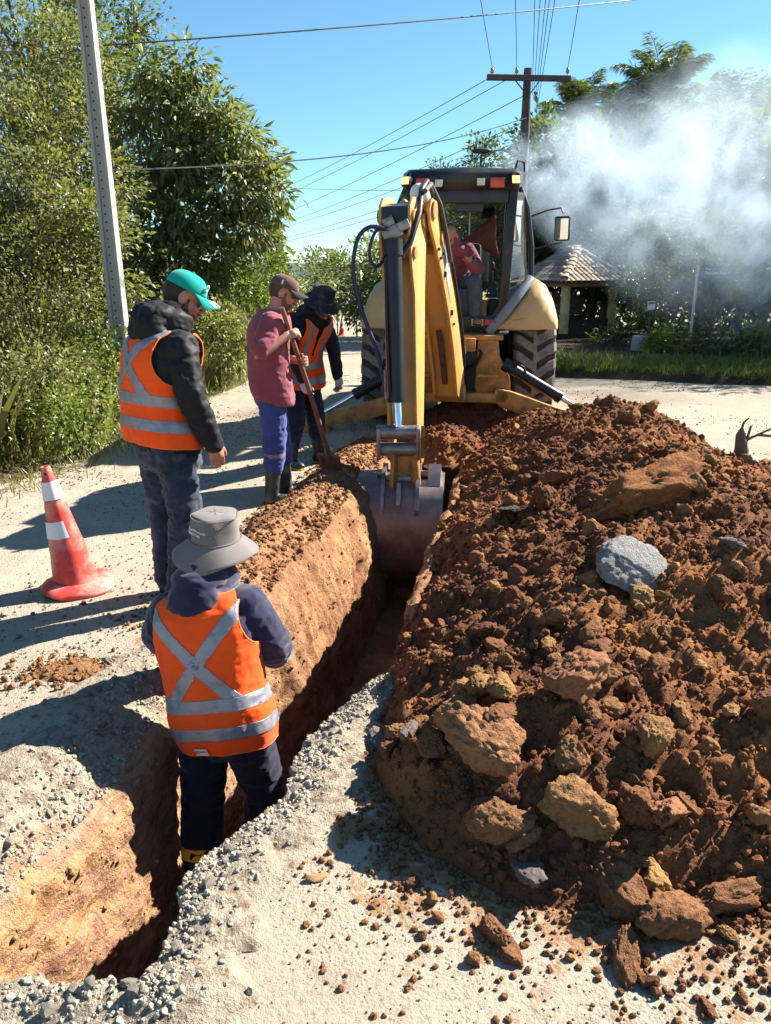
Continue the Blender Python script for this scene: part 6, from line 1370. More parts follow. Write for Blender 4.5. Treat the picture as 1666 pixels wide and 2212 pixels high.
# concrete pole on the left bank
cpb = at(264, 760, 9.0); cpt = at(168, -150, 9.0); pe = empty('utility_pole', tuple(cpb), 0, 'tall grey concrete utility pole on the overgrown left bank', 'utility pole', 'utility poles')
ax = (cpt - cpb); mb = MB(); rings = []
for t in (0, 0.33, 0.66, 1.0):
    c = ax * t; w_ = 0.088 - 0.024 * t; d_ = 0.082 - 0.016 * t
    rings.append([c + Vector(p) for p in ((-w_, -d_, 0), (-w_ * .55, -d_, 0), (-w_ * .5, -d_ + .035, 0), (w_ * .5, -d_ + .035, 0), (w_ * .55, -d_, 0), (w_, -d_, 0), (w_, d_, 0), (-w_, d_, 0))])
mb.loft(rings); mb.build('shaft', M_CONCP, pe, 30)
mb = MB()
for k in range(46):
    t = 0.03 + 0.95 * k / 46; c = ax * t; mb.cyl(c + Vector((-0.01, -0.050 + 0.016 * t, 0)), c + Vector((-0.01, -0.03 + .016 * t, 0)), 0.011, n=8)
ho = mb.build('bolt_holes', M_BLK, pe); tag(ho, None, None, None, 'stuff')
# wooden pole with cross-arm
wpt = at(1141, 148, 22.0); wpx = wpt.x; wpz = wpt.z; wz0 = -0.5; we_ = empty('utility_pole', (wpx, 22.0, wz0), 0, 'dark wooden utility pole with cross-arm behind the digger', 'utility pole', 'utility poles')
W = lambda x, y, z: Vector((x - wpx, y - 22.0, z - wz0))
MB().tube([W(wpx, 22, wz0 - .3), W(wpx, 22, 3), W(wpx, 22, wpz)], [0.17, 0.14, 0.105], 14).build('shaft', M_WOODP, we_, 50)
arm0, arm1 = at(1052, 167, 21.85), at(1233, 170, 21.85); MB().bar(W(*arm0), W(*arm1), 0.10, 0.135, bev=0.01).build('cross_arm', M_WOODP, we_)
for u in (1112, 1168): MB().bar(W(*at(u, 172, 21.8)), W(*at(1141, 208, 21.85)), 0.04, 0.02).build('brace', M_WOODP, we_)
INS = []
for u in (1063, 1116, 1226):
    p = at(u, 162, 21.85); mb = MB(); mb.lathe([(0.012, 0), (0.012, 0.05), (0.05, 0.05), (0.055, 0.08), (0.03, 0.09), (0.045, 0.115), (0.035, 0.15), (0.02, 0.17), (0.002, 0.175)], W(*p), 14); mb.build('insulator', M_PORC, we_, 40); INS.append(p + Vector((0, 0, 0.17)))
mb = MB(); mb.lathe([(0.02, 0), (0.05, 0.03), (0.05, 0.06), (0.02, 0.09), (0.001, 0.09)], W(*at(1158, 205, 21.8)), 12); mb.build('insulator', M_PORC, we_, 40)
la = at(1040, 326, 21.7); MB().tube([W(wpx, 21.9, la.z - .1), W(*(la + Vector((0.6, 0, 0.02)))), W(*(la + Vector((0.25, 0, 0.0))))], 0.022, 8).build('lamp_arm', M_CONCP, we_, 50)
MB().ell(W(*la), (0.28, 0.11, 0.07), None, 14, 10).build('street_lamp_head', M_DARK, we_, 60)
# wires
M_WIRE = pmat('wire_black', (0.02, 0.022, 0.024), .5, 0, .2)
def wire(p0, p1, sag, label, r_=0.012):
    p0, p1 = Vector(p0), Vector(p1); n = 20; pts = [p0.lerp(p1, k / n) - Vector((0, 0, sag * 4 * (k / n) * (1 - k / n))) for k in range(n + 1)]
    o = MB().tube([p - p0 for p in pts], r_ * 0.7, 5).build('overhead_wire', M_WIRE, None, 60, tuple(p0)); tag(o, label, 'wire', 'overhead power lines'); return o
def beyond(p, q, Y):                                        # continue the line p->q to distance Y
    p, q = Vector(p), Vector(q); t = (Y - p.y) / (q.y - p.y); return p + (q - p) * t
for (u0, ip, nm) in ((1042, INS[0], 'leftmost'), (1115, INS[1], 'second'), (1250, INS[2], 'rightmost')):
    q = at(u0, 0, 17.4); wire(ip, beyond(ip, q, -6), 0.25, '%s power line running overhead from the cross-arm towards the viewer' % nm)
for i, (u0, u1, v1) in enumerate(((1156, 1150, 205), (1167, 1153, 212), (1178, 1156, 220), (1186, 1158, 228), (1197, 1160, 236))):
    p = at(u1, v1, 21.9); q = at(u0, 0, 15.2); wire(p, beyond(p, q, -4), 0.15, 'thin cable %s of the bundle running overhead from the wooden pole' % ('first', 'second', 'third', 'fourth', 'fifth')[i], 0.010)
for (a, b_, nm) in (((1058, 168), (622, 392), 'highest'), ((1116, 160), (622, 410), 'second highest'), ((1135, 205), (625, 447), 'third highest'), ((1135, 262), (645, 462), 'fourth highest'), ((1136, 300), (640, 474), 'fifth highest'), ((1136, 345), (615, 505), 'lowest but one'), ((1136, 372), (600, 516), 'lowest')):
    p = at(*a, 21.9); q = at(*b_, 46.0); wire(p, beyond(p, q, 60), 0.25, '%s of the wires running from the wooden pole down the road' % nm, 0.014)
wire(at(1138, 254, 21.9), at(225, 368, 9.0) + Vector((0, 0, 0.0)), 0.25, 'cable sloping from the wooden pole to the concrete pole', 0.014)
wire(at(222, 98, 9.0), at(1500, -16, 16.0), 0.05, 'cable crossing the top of the sky above the digger', 0.012)
wire(at(1136, 410, 22.1), at(560, 402, 44.0), 0.1, 'level wire crossing far behind the digger', 0.012)
wire(at(1150, 268, 21.9), at(1340, 560, 21.0), 0.0, 'steel guy wire slanting down right from the wooden pole', 0.008)

# ---- little tiled-roof shelter
SHX = []
gz_ = lambda y: float(ground_z(np.array([0.]), np.array([float(y)]))[0])
C0, C1, C3 = at(1219, 603, 21.0), at(1356, 602, 22.6), at(1108, 603, 24.2); ez = 1.50
C0.z = C1.z = C3.z = ez; C2 = C1 + C3 - C0; rz2 = 2.32
ea = (C1 - C0); eb = (C3 - C0); la_, lb_ = ea.length, eb.length; ea.normalize(); eb.normalize()
org = Vector((C0.x, C0.y, gz_(21.5) + 0.1)); sh = empty('bus_shelter', tuple(org), 0, 'small wooden shelter with hipped clay-tile roof beside the road', 'shelter')
M_TILE = tinted(pmat('weathered_tile', (0.37, 0.29, 0.225), .9, 0, .35, 5, .4, 40, dirt=(0.07, 0.06, 0.05), dirt_amt=.5, dscale=5), 'weathered_tile_varied', .35)
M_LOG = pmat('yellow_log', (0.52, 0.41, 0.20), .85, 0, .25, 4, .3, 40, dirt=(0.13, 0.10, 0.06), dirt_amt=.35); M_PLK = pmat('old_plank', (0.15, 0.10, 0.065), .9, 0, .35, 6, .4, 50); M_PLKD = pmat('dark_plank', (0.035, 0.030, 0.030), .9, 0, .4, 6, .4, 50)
A1 = C0 + ea * (la_ * 0.5) + eb * (la_ * 0.45); A2 = C0 + ea * (la_ * 0.5) + eb * (lb_ - la_ * 0.45); A1.z = A2.z = rz2
def shp(p): return Vector(p) - org
mb = MB(); vv = [shp(q) for q in (C0, C1, C2, C3, A1, A2)]; dn = Vector((0, 0, -0.06)); mb.add([v + dn for v in vv] + [v + dn * 2 for v in vv[:4]], [(0, 1, 4), (1, 2, 5, 4), (2, 3, 5), (3, 0, 4, 5), (6, 7, 8, 9), (0, 6, 7, 1), (1, 7, 8, 2), (2, 8, 9, 3), (3, 9, 6, 0)])
rf = mb.build('roof', M_PLK, sh)
# one barrel tile, laid course by course on the two faces seen
tm = MB(); g = []; nn = 7
for j in (0, 1):
    for k in range(nn):
        a = math.pi * k / (nn - 1); w_ = 0.105 - 0.015 * j; g.append((w_ * math.cos(a), j * 0.36, 0.055 * math.sin(a) + (0.02 if j == 0 else 0)))
for j in (0, 1):
    for k in range(nn):
        a = math.pi * k / (nn - 1); w_ = 0.09 - 0.015 * j; g.append((w_ * math.cos(a), j * 0.36, 0.043 * math.sin(a) + (0.02 if j == 0 else 0)))
fsx = [(k, k + 1, nn + k + 1, nn + k) for k in range(nn - 1)] + [(14 + k + 1, 14 + k, 14 + nn + k, 14 + nn + k + 1) for k in range(nn - 1)] + [(k + 1, k, 14 + k, 14 + k + 1) for k in range(nn - 1)]
TILE = tm.add(g, fsx).mesh('tile', M_TILE, 60)
def tile_face(P, Q, apex_a, apex_b):
    """eave P->Q; ridge apex_a->apex_b"""
    e = (Q - P); Lq = e.length; e.normalize(); mid = (apex_a + apex_b) / 2; up = mid - P; up = up - e * up.dot(e); H_ = up.length; up.normalize(); nrm = e.cross(up).normalized()
    if nrm.z < 0: nrm = -nrm
    nrow = int(H_ / 0.29); 
    for i in range(nrow + 1):
        t = i * 0.29 / H_
        x0 = (apex_a - P).dot(e) * t; x1 = Lq - (Q - apex_b).dot(e) * t; ncol = max(1, int((x1 - x0) / 0.205))
        for k in range(ncol):
            p = P + e * (x0 + 0.10 + k * 0.205) + up * (i * 0.29 - 0.06) + nrm * (0.0 + random.uniform(0, .012))
            M = Matrix((e, up, nrm)).transposed().to_4x4(); o = link('tile', TILE, rf); o.matrix_local = Matrix.Translation(p) @ M @ Matrix.Rotation(random.uniform(-.04, .04), 4, 'Z')
tile_face(vv[0], vv[1], vv[4], vv[4]); tile_face(vv[3], vv[0], vv[5], vv[4])
for a, b_ in ((vv[0], vv[4]), (vv[1], vv[4]), (vv[5], vv[4])):
    n_ = int((b_ - a).length / 0.28)
    for k in range(n_):
        d = (b_ - a).normalized(); p = a.lerp(b_, (k + 0.1) / n_) + Vector((0, 0, 0.035)); s_ = d.cross(Vector((0, 0, 1))).normalized(); o = link('ridge_tile', TILE, rf); o.matrix_local = Matrix.Translation(p) @ Matrix((s_, d, s_.cross(d))).transposed().to_4x4() @ Matrix.Diagonal((1.25, 1.0, 1.5, 1))
for q in (C0 + ea * 0.35 + eb * 0.35, C0 + ea * (la_ - 0.3) + eb * 0.35, C0 + ea * 0.35 + eb * (lb_ - 0.4), C0 + ea * (la_ - 0.3) + eb * (lb_ - 0.4)):
    p = shp(q); MB().tube([Vector((p.x, p.y, -0.25)), Vector((p.x, p.y, ez - org.z - 0.05))], [0.135, 0.125], 14).build('post', M_LOG, sh, 50)
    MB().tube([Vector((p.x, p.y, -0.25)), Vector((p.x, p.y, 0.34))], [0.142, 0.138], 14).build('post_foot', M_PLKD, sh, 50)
for q0, q1 in ((C0 + ea * 0.2 + eb * 0.35, C0 + ea * (la_ - 0.15) + eb * 0.35), (C0 + ea * 0.35 + eb * 0.2, C0 + ea * 0.35 + eb * (lb_ - 0.2))):
    p0, p1 = shp(q0), shp(q1); p0.z = p1.z = ez - org.z - 0.10; MB().bar(p0, p1, 0.09, 0.11).build('eave_beam', M_LOG, sh)
for k in range(9):                                          # back and left walls of horizontal boards
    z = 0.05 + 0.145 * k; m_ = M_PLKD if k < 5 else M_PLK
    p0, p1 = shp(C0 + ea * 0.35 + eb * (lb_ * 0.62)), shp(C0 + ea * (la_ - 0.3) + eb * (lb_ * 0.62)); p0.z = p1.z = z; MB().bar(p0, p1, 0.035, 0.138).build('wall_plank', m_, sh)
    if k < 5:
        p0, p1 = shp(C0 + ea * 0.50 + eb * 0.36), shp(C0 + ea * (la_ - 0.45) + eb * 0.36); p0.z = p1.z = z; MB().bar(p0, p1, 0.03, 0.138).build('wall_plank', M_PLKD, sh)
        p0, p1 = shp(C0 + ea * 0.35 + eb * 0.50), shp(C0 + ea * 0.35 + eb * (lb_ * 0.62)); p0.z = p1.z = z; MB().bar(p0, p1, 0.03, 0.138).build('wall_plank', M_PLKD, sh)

# ---- concrete stump, street-name sign, small notice, fence post
p = at(1372, 792, 16.6); mb = MB(); mb.lathe([(0.002, 0.66), (0.13, 0.655), (0.145, 0.63), (0.14, 0.35), (0.15, 0.0), (0.002, 0.0)], (0, 0, 0), 14); st = mb.build('concrete_stump', M_CONCP, None, 50, (p.x, p.y, p.z), (R(2), R(2), 0)); tag(st, 'short pale concrete stump post in the grass verge', 'stump post')
V_ = verts_of(st.data); set_verts(st.data, V_ + 0.02 * np.stack([fbm(V_ * 7, 3, 5), fbm(V_ * 7 + 3, 3, 6), fbm(V_ * 7 + 9, 2, 7)], 1))
b0, b1 = at(1486, 770, 17.5), at(1509, 572, 17.5); sg = empty('street_sign', tuple(b0), 0, 'leaning steel post with dark blue street-name plate', 'street sign'); d = b1 - b0
MB().tube([Vector((0, 0, -0.1)), d], 0.030, 10).build('post', pmat('galvanised', (0.42, 0.42, 0.43), .4, .6, .15), sg, 50)
pl = d + Vector((0.42, -0.045, -0.16)); MB().box(pl, (0.72, 0.015, 0.27), (0, R(5), 0)).build('name_plate', pmat('blue_plate', (0.016, 0.045, 0.10), .5, 0, .15), sg)
text_mesh('plate_lettering', 'Rua', 0.07, WHITEP, lambda a, b_, z_: pl + Vector((a - 0.22, -0.010 - z_, b_ + 0.075)), sg); text_mesh('plate_lettering', 'Papa João Paulo II', 0.075, WHITEP, lambda a, b_, z_: pl + Vector((a, -0.010 - z_, b_ - 0.01)), sg)
p = at(1407, 660, 18.6); nb = empty('notice_sign', (p.x, p.y, gz_(18.6) + .1), 0, 'small white notice with red header standing in front of the hedge', 'notice'); q = Vector((0, 0, p.z - gz_(18.6) - .1))
MB().bar(Vector((0, 0.03, -0.1)), q + Vector((0, 0.03, 0)), 0.03, 0.03).build('stake', M_PLK, nb); MB().box(q, (0.17, 0.012, 0.19), (0, R(-3), 0)).build('board', M_WHITE, nb); MB().box(q + Vector((0, -0.009, 0.055)), (0.15, 0.004, 0.055), (0, R(-3), 0)).build('red_header', M_REDF, nb)

# ================================================================== BANKS, PLANTS, TREES
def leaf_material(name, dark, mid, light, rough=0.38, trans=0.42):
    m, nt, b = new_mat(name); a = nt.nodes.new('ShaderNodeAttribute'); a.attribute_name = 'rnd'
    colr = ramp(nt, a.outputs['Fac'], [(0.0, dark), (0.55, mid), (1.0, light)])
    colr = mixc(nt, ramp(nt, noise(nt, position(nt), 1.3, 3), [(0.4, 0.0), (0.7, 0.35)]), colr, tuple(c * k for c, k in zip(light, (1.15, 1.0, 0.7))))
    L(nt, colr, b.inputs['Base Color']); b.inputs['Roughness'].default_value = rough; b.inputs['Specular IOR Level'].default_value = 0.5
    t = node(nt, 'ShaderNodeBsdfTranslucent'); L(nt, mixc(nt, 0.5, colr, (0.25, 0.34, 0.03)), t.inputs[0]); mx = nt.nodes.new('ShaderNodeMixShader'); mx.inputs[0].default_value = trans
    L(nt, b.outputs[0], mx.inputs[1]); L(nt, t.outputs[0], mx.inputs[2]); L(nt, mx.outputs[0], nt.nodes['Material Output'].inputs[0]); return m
ML_BIG = leaf_material('big_leaf', (0.060, 0.078, 0.030), (0.155, 0.175, 0.068), (0.33, 0.32, 0.165))
ML_BANK = leaf_material('bank_leaf', (0.070, 0.084, 0.030), (0.185, 0.190, 0.070), (0.37, 0.345, 0.165))
ML_DRY = leaf_material('dry_vine_leaf', (0.07, 0.062, 0.028), (0.155, 0.125, 0.055), (0.26, 0.215, 0.09))
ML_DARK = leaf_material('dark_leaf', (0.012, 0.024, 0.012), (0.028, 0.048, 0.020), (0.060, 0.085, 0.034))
ML_LIME = leaf_material('lime_leaf', (0.05, 0.095, 0.014), (0.12, 0.19, 0.028), (0.24, 0.31, 0.06))
ML_PALM = leaf_material('palm_leaf', (0.035, 0.055, 0.025), (0.075, 0.105, 0.045), (0.15, 0.18, 0.085))
ML_FAR = leaf_material('far_leaf', (0.050, 0.066, 0.024), (0.115, 0.130, 0.048), (0.20, 0.20, 0.085))
ML_GRASS = leaf_material('grass_blade', (0.060, 0.100, 0.020), (0.150, 0.190, 0.045), (0.30, 0.31, 0.11))
M_BARK = pmat('bark', (0.105, 0.078, 0.055), .9, 0, .35, 6, .5, 40, bdist=.015); M_BARKG = pmat('grey_bark', (0.17, 0.145, 0.115), .9, 0, .3, 6, .5, 40, bdist=.015)
LONG = (np.array([(0, 0, 0), (-0.17, .38, .05), (0, .42, 0), (.17, .38, .05), (-.10, .74, -.02), (0, .76, -.06), (.10, .74, -.02), (0, 1, -.16)], np.float32), np.array([(0, 2, 1), (0, 3, 2), (1, 2, 5), (1, 5, 4), (2, 3, 6), (2, 6, 5), (4, 5, 7), (5, 6, 7)], np.int32))
OVAL = (np.array([(0, 0, 0), (-0.30, .45, .10), (0, .5, 0), (.30, .45, .10), (0, 1, -.12)], np.float32), np.array([(0, 2, 1), (0, 3, 2), (1, 2, 4), (2, 3, 4)], np.int32))
DIAM = (np.array([(0, 0, 0), (-0.26, .5, .07), (.26, .5, .07), (0, 1, -.05)], np.float32), np.array([(0, 2, 3), (0, 3, 1)], np.int32))
BLADE = (np.array([(-.035, 0, 0), (.035, 0, 0), (-.028, 0.10, .45), (.028, 0.10, .45), (0, .38, .86)], np.float32), np.array([(0, 1, 3), (0, 3, 2), (2, 3, 4)], np.int32))
def leaves(templ, pos, dirs, size, nrm=None, rnd=None, width=1.0):
    """place one template leaf per row: y axis along dirs, z roughly along nrm"""
    V, F = templ; n = len(pos); y = dirs / (np.linalg.norm(dirs, axis=1, keepdims=True) + 1e-9)
    if nrm is None: nrm = RNG.normal(size=(n, 3)) * 0.55 + np.array((0, 0, 1.0))
    x = np.cross(y, nrm); x /= (np.linalg.norm(x, axis=1, keepdims=True) + 1e-9); z = np.cross(x, y)
    P = pos[:, None, :] + size[:, None, None] * (V[None, :, 0:1] * width * x[:, None, :] + V[None, :, 1:2] * y[:, None, :] + V[None, :, 2:3] * z[:, None, :])
    Fq = (F[None] + (np.arange(n) * len(V))[:, None, None]).reshape(-1, 3); r = (RNG.uniform(0, 1, n) if rnd is None else rnd)
    return P.reshape(-1, 3).astype(np.float32), Fq, np.repeat(r, len(V)).astype(np.float32)
def clumps(lobes, per, spread, size, droop=0.25, templ=OVAL, shell=0.5, sizev=0.3, flat=0.0):
    """lobes: (centre, radii, clusters); returns leaf mesh data and the cluster centres"""
    A, B, C_, cen = [], [], [], []; base = 0
    for c, rad, k in lobes:
        c = np.array(c, float); rad = np.array(rad, float)
        d = RNG.normal(size=(k, 3)); d /= np.linalg.norm(d, axis=1, keepdims=True); rr = RNG.uniform(shell ** 3, 1, (k, 1)) ** (1 / 3); cc = c + d * rr * rad; cen.append(cc)
        tone = np.clip(0.42 + RNG.normal(size=k) * 0.16, 0, 1)
        idx = np.repeat(np.arange(k), per); n = len(idx); o_ = RNG.normal(size=(n, 3)); o_ /= np.linalg.norm(o_, axis=1, keepdims=True)
        q = RNG.uniform(0.15, 1, (n, 1)) ** 0.6; pos = cc[idx] + o_ * q * spread * np.array((1, 1, 0.75)); dirs = o_ * 0.8 + d[idx] * 0.5 + np.array((0, 0, -droop)) + RNG.normal(size=(n, 3)) * 0.25
        sz = size * (1 + sizev * RNG.normal(size=n)).clip(0.4, 1.8); V, F, r_ = leaves(templ, pos, dirs, sz, None, np.clip(tone[idx] + RNG.normal(size=n) * 0.2, 0, 1)); A.append(V); B.append(F + base); C_.append(r_); base += len(V)
    return np.concatenate(A), np.concatenate(B), np.concatenate(C_), np.concatenate(cen)
def plant(name, label, cat, base, lobes, per, spread, size, mat, trunk=None, bark=None, droop=0.25, templ=OVAL, group=None, shell=0.45, branches=14, tr=0.10, crown='crown', stem='trunk'):
    base = Vector(base); e = empty(name, tuple(base), 0, label, cat, group)
    lob = [((c[0] - base.x, c[1] - base.y, c[2] - base.z), r_, k) for c, r_, k in lobes]; V, F, r_, cen = clumps(lob, per, spread, size, droop, templ, shell)
    o = link(crown, np_mesh(crown, V, F, mat, False, {'rnd': ('POINT', r_)}), e); KIDS.setdefault(e.name, []).append(o)
    mb = MB(); tk = [Vector((0, 0, -0.2))] + ([Vector(t) - base for t in trunk] if trunk else [Vector(np.array(lob[0][0]) * 0.6)])
    mb.tube(smooth_path(tk, 4), list(np.linspace(tr, tr * 0.45, (len(tk) - 1) * 4 + 1)), 9)
    for k in range(branches):
        q = Vector(cen[random.randrange(len(cen))]); t = random.uniform(0.35, 0.95); a = tk[-2].lerp(tk[-1], t) if len(tk) > 2 else tk[0].lerp(tk[-1], t); m_ = a.lerp(q, 0.5) + Vector((0, 0, 0.12 * (q - a).length)); mb.tube([a, m_, q], [tr * 0.35, tr * 0.2, tr * 0.06], 5)
    mb.build(stem, bark or M_BARK, e, 60); return e

# ---- left bank: rises from the road edge into the undergrowth
def bank_edge(y): return np.interp(y, [0, 5, 6.2, 8.3, 12.4, 20, 35, 70], [-4.6, -3.55, -3.25, -2.86, -2.30, -2.6, -3.6, -6.0])
def bank_z(x, y):
    d = bank_edge(y) - x; h = np.interp(d, [-0.3, 0, 0.4, 1.0, 2.0, 3.5, 6, 12, 60], [-0.1, 0.0, 0.10, 0.34, 1.05, 2.2, 3.3, 4.0, 5.0]) * np.interp(y, [0, 6, 14, 22, 40, 80], [0.7, 0.9, 1.0, 0.8, 0.35, 0.2])
    return ground_z(x, y) + h + 0.06 * fbm2(x, y, 1.7, 3, 77) * np.clip(d, 0, 1) - 0.03 * np.clip(-d * 4, 0, 1)
by = np.concatenate([np.arange(2, 18, 0.16), np.arange(18, 75, 1.2)]); bu = np.concatenate([np.arange(-0.3, 3, 0.12), np.arange(3, 40, 1.5)])
BU, BY = np.meshgrid(bu, by); y = BY.ravel(); x = bank_edge(y) - BU.ravel(); n1, n2 = len(bu), len(by); ii = np.arange(n2 - 1)[:, None] * n1 + np.arange(n1 - 1)[None]
F = np.stack([ii, ii + n1, ii + n1 + 1, ii + 1], -1).reshape(-1, 4); M_BANK = soil_material('bank_soil', (0.06, 0.045, 0.025), (0.11, 0.085, 0.045), (0.16, 0.12, 0.06), (0.20, 0.16, 0.08))
o = link('bank', np_mesh('bank', np.stack([x, y, bank_z(x, y)], 1), F, M_BANK, True)); tag(o, 'overgrown earth bank rising left of the road', None, None, 'structure')
# ---- right verge
def verge_edge(x): return np.interp(x, [1.5, 2.9, 6.1, 12, 40], [14.4, 13.3, 12.15, 11.0, 8.0])
vx = np.concatenate([np.arange(1.6, 9, 0.15), np.arange(9, 60, 2.0)]); vd = np.concatenate([np.arange(-0.15, 1.2, 0.06), np.arange(1.2, 30, 0.8)]); VX, VD = np.meshgrid(vx, vd); x = VX.ravel(); d = VD.ravel(); y = verge_edge(x) + d + 0.12 * fbm2(x, x * 0, 1.5, 3, 88)
z = ground_z(x, y) + np.interp(d, [-0.15, 0.0, 0.12, 0.8, 3, 12], [-0.04, 0.0, 0.10, 0.17, 0.22, 0.35]) + 0.035 * fbm2(x, y, 3.5, 3, 89) * np.clip(d * 4 + .4, 0, 1)
n1, n2 = len(vx), len(vd); ii = np.arange(n2 - 1)[:, None] * n1 + np.arange(n1 - 1)[None]; F = np.stack([ii, ii + 1, ii + n1 + 1, ii + n1], -1).reshape(-1, 4)
M_VERGE = soil_material('verge_soil', (0.018, 0.013, 0.010), (0.035, 0.026, 0.018), (0.06, 0.045, 0.03), (0.085, 0.065, 0.04)); o = link('verge', np_mesh('verge', np.stack([x, y, z], 1), F, M_VERGE, True)); tag(o, 'dark earth verge right of the gravel yard', None, None, 'structure')
def verge_z(x, y): return ground_z(x, y) + np.interp(y - verge_edge(x), [-0.15, 0.0, 0.12, 0.8, 3, 12], [-0.04, 0.0, 0.10, 0.17, 0.22, 0.35])
# ---- grass (nobody could count it)
def grass(name, x, y, z, h, label, mat=ML_GRASS, tone=0.5):
    n = len(x); a = RNG.uniform(0, 6.28, n); lean = RNG.normal(size=(n, 2)) * 0.35; up = np.stack([lean[:, 0], lean[:, 1], np.ones(n)], 1)
    yv = np.stack([np.cos(a), np.sin(a), 0 * a], 1); V, F, r_ = leaves(BLADE, np.stack([x, y, z], 1), yv, h, up, np.clip(tone + 0.25 * RNG.normal(size=n), 0, 1)); o = link(name, np_mesh(name, V, F, mat, False, {'rnd': ('POINT', r_)})); tag(o, label, None, None, 'stuff')
n = 17000; y = 5.0 + 13 * RNG.uniform(0, 1, n) ** 1.4; dd = np.abs(RNG.normal(size=n)) * 0.6 + 0.02 + 0.25 * fbm2(y, y * 0, 1.2, 2, 9); x = bank_edge(y) - dd; grass('grass', x, y, bank_z(x, y) - 0.01, RNG.uniform(0.10, 0.38, n) * np.clip(dd * 1.6, 0.35, 1.2), 'long grass along the foot of the left bank')
n = 14000; x = RNG.uniform(2.2, 9.5, n); dd = np.abs(RNG.normal(size=n)) * 1.1 + 0.12; y = verge_edge(x) + dd; grass('grass', x, y, verge_z(x, y) - 0.01, RNG.uniform(0.06, 0.22, n), 'dark green grass on the right verge', leaf_material('dark_grass', (0.022, 0.042, 0.010), (0.055, 0.090, 0.020), (0.13, 0.17, 0.045)), 0.4)
n = 700; x = bank_edge(RNG.uniform(5, 12, n)) ; y = RNG.uniform(5.2, 9.0, n); x = bank_edge(y) + np.abs(RNG.normal(size=n)) * 0.25; grass('dry_grass', x, y, 0 * x + 0.005, RNG.uniform(0.06, 0.16, n), 'cut dry grass strewn on the road edge', ML_DRY, 0.8)

# ---- undergrowth and shrubs on the left bank
def bz(x, y): return float(bank_z(np.array([float(x)]), np.array([float(y)]))[0])
n = 34000; y = 3.0 + 15.5 * RNG.uniform(0, 1, n) ** 1.2; dd = 0.35 + 6.5 * RNG.uniform(0, 1, n) ** 1.3; x = bank_edge(y) - dd; z = bank_z(x, y) + RNG.uniform(0, 1, n) ** 2 * 0.5
V, F, r_ = leaves(OVAL, np.stack([x, y, z], 1), RNG.normal(size=(n, 3)) * np.array((1, 1, .5)) + np.array((0.5, -0.5, 0.1)), 0.062 * (1 + .5 * RNG.normal(size=n)).clip(.3, 2.2), None, np.clip(0.5 + .3 * fbm2(x, y, 1.1, 3, 12) + .18 * RNG.normal(size=n), 0, 1))
tag(link('undergrowth', np_mesh('undergrowth', V, F, ML_BANK, False, {'rnd': ('POINT', r_)})), 'leafy undergrowth covering the left bank', None, None, 'stuff')
n = 4200; y = 6 + 9 * RNG.uniform(0, 1, n); x = bank_edge(y) - 0.2 - 4.5 * RNG.uniform(0, 1, n) ** 1.4; grass('dry_stalks', x, y, bank_z(x, y), RNG.uniform(0.3, 1.1, n), 'dry stalks and vines standing among the bank shrubs', ML_DRY, 0.75)
SHR = [ # design pixel centre, distance, radii, clusters, leaf, material, label
 (60, 640, 9.2, (.8, .7, .8), 70, .055, ML_BANK, 'pale green shrub on the bank left of the concrete pole foot'),
 (175, 560, 10.2, (.8, .7, .9), 60, .10, ML_BANK, 'leafy shrub at the left of the concrete pole'),
 (40, 470, 10.2, (1.0, .8, .9), 80, .060, ML_DRY, 'wide straw-coloured shrub halfway up the bank at the frame edge'),
 (150, 420, 11.3, (.9, .8, .9), 60, .095, ML_BANK, 'shrub halfway up behind the concrete pole'),
 (95, 700, 8.6, (.6, .5, .5), 60, .045, ML_DRY, 'brown dry vine tangle low on the bank'),
 (210, 790, 8.8, (.55, .5, .45), 45, .060, ML_LIME, 'bright green low bush behind the teal-capped man'),
 (60, 830, 7.6, (.7, .5, .45), 50, .060, ML_BANK, 'low weedy bush above the traffic cone'),
 (170, 900, 7.2, (.5, .4, .28), 36, .055, ML_LIME, 'grassy low bush at the road edge above the cone'),
 (45, 330, 11.5, (1.1, .9, .9), 80, .075, ML_DRY, 'yellowing vine-covered shrub high on the left bank'),
 (150, 300, 12.2, (.9, .8, .9), 75, .075, ML_BANK, 'shrub high on the bank beside the pole'),
 (40, 190, 12.5, (1.1, .9, 1.0), 80, .08, ML_DRY, 'brownish vine mass near the top of the bank'),
 (130, 160, 13.2, (1.0, .9, 1.0), 80, .08, ML_BANK, 'olive shrub near the top of the bank behind the pole'),
 (330, 620, 12.0, (.8, .7, .7), 70, .09, ML_BANK, 'large-leaved shrub behind the teal cap'),
 (510, 660, 12.6, (.75, .6, .75), 70, .10, ML_LIME, 'bright large-leaved bush behind the man in maroon'),
 (470, 730, 11.6, (.6, .5, .5), 50, .085, ML_BANK, 'low bush at the road edge behind the man in maroon'),
 (545, 600, 14.5, (.7, .6, .7), 55, .10, ML_LIME, 'sunlit bush at the right end of the bank')]
for u, v, Y, rad, k, lf, mt, lab in SHR:
    c = at(u, v, Y); g = min(bz(c.x, c.y), c.z - rad[2] * 0.5); plant('shrub', lab, 'shrub', (c.x, c.y, g), [((c.x, c.y, c.z), rad, k)], 46, 0.27, lf * 0.8, mt, None, M_BARK, 0.15, OVAL, 'shrubs on the left bank', 0.55, 16, 0.03, 'foliage', 'stem')
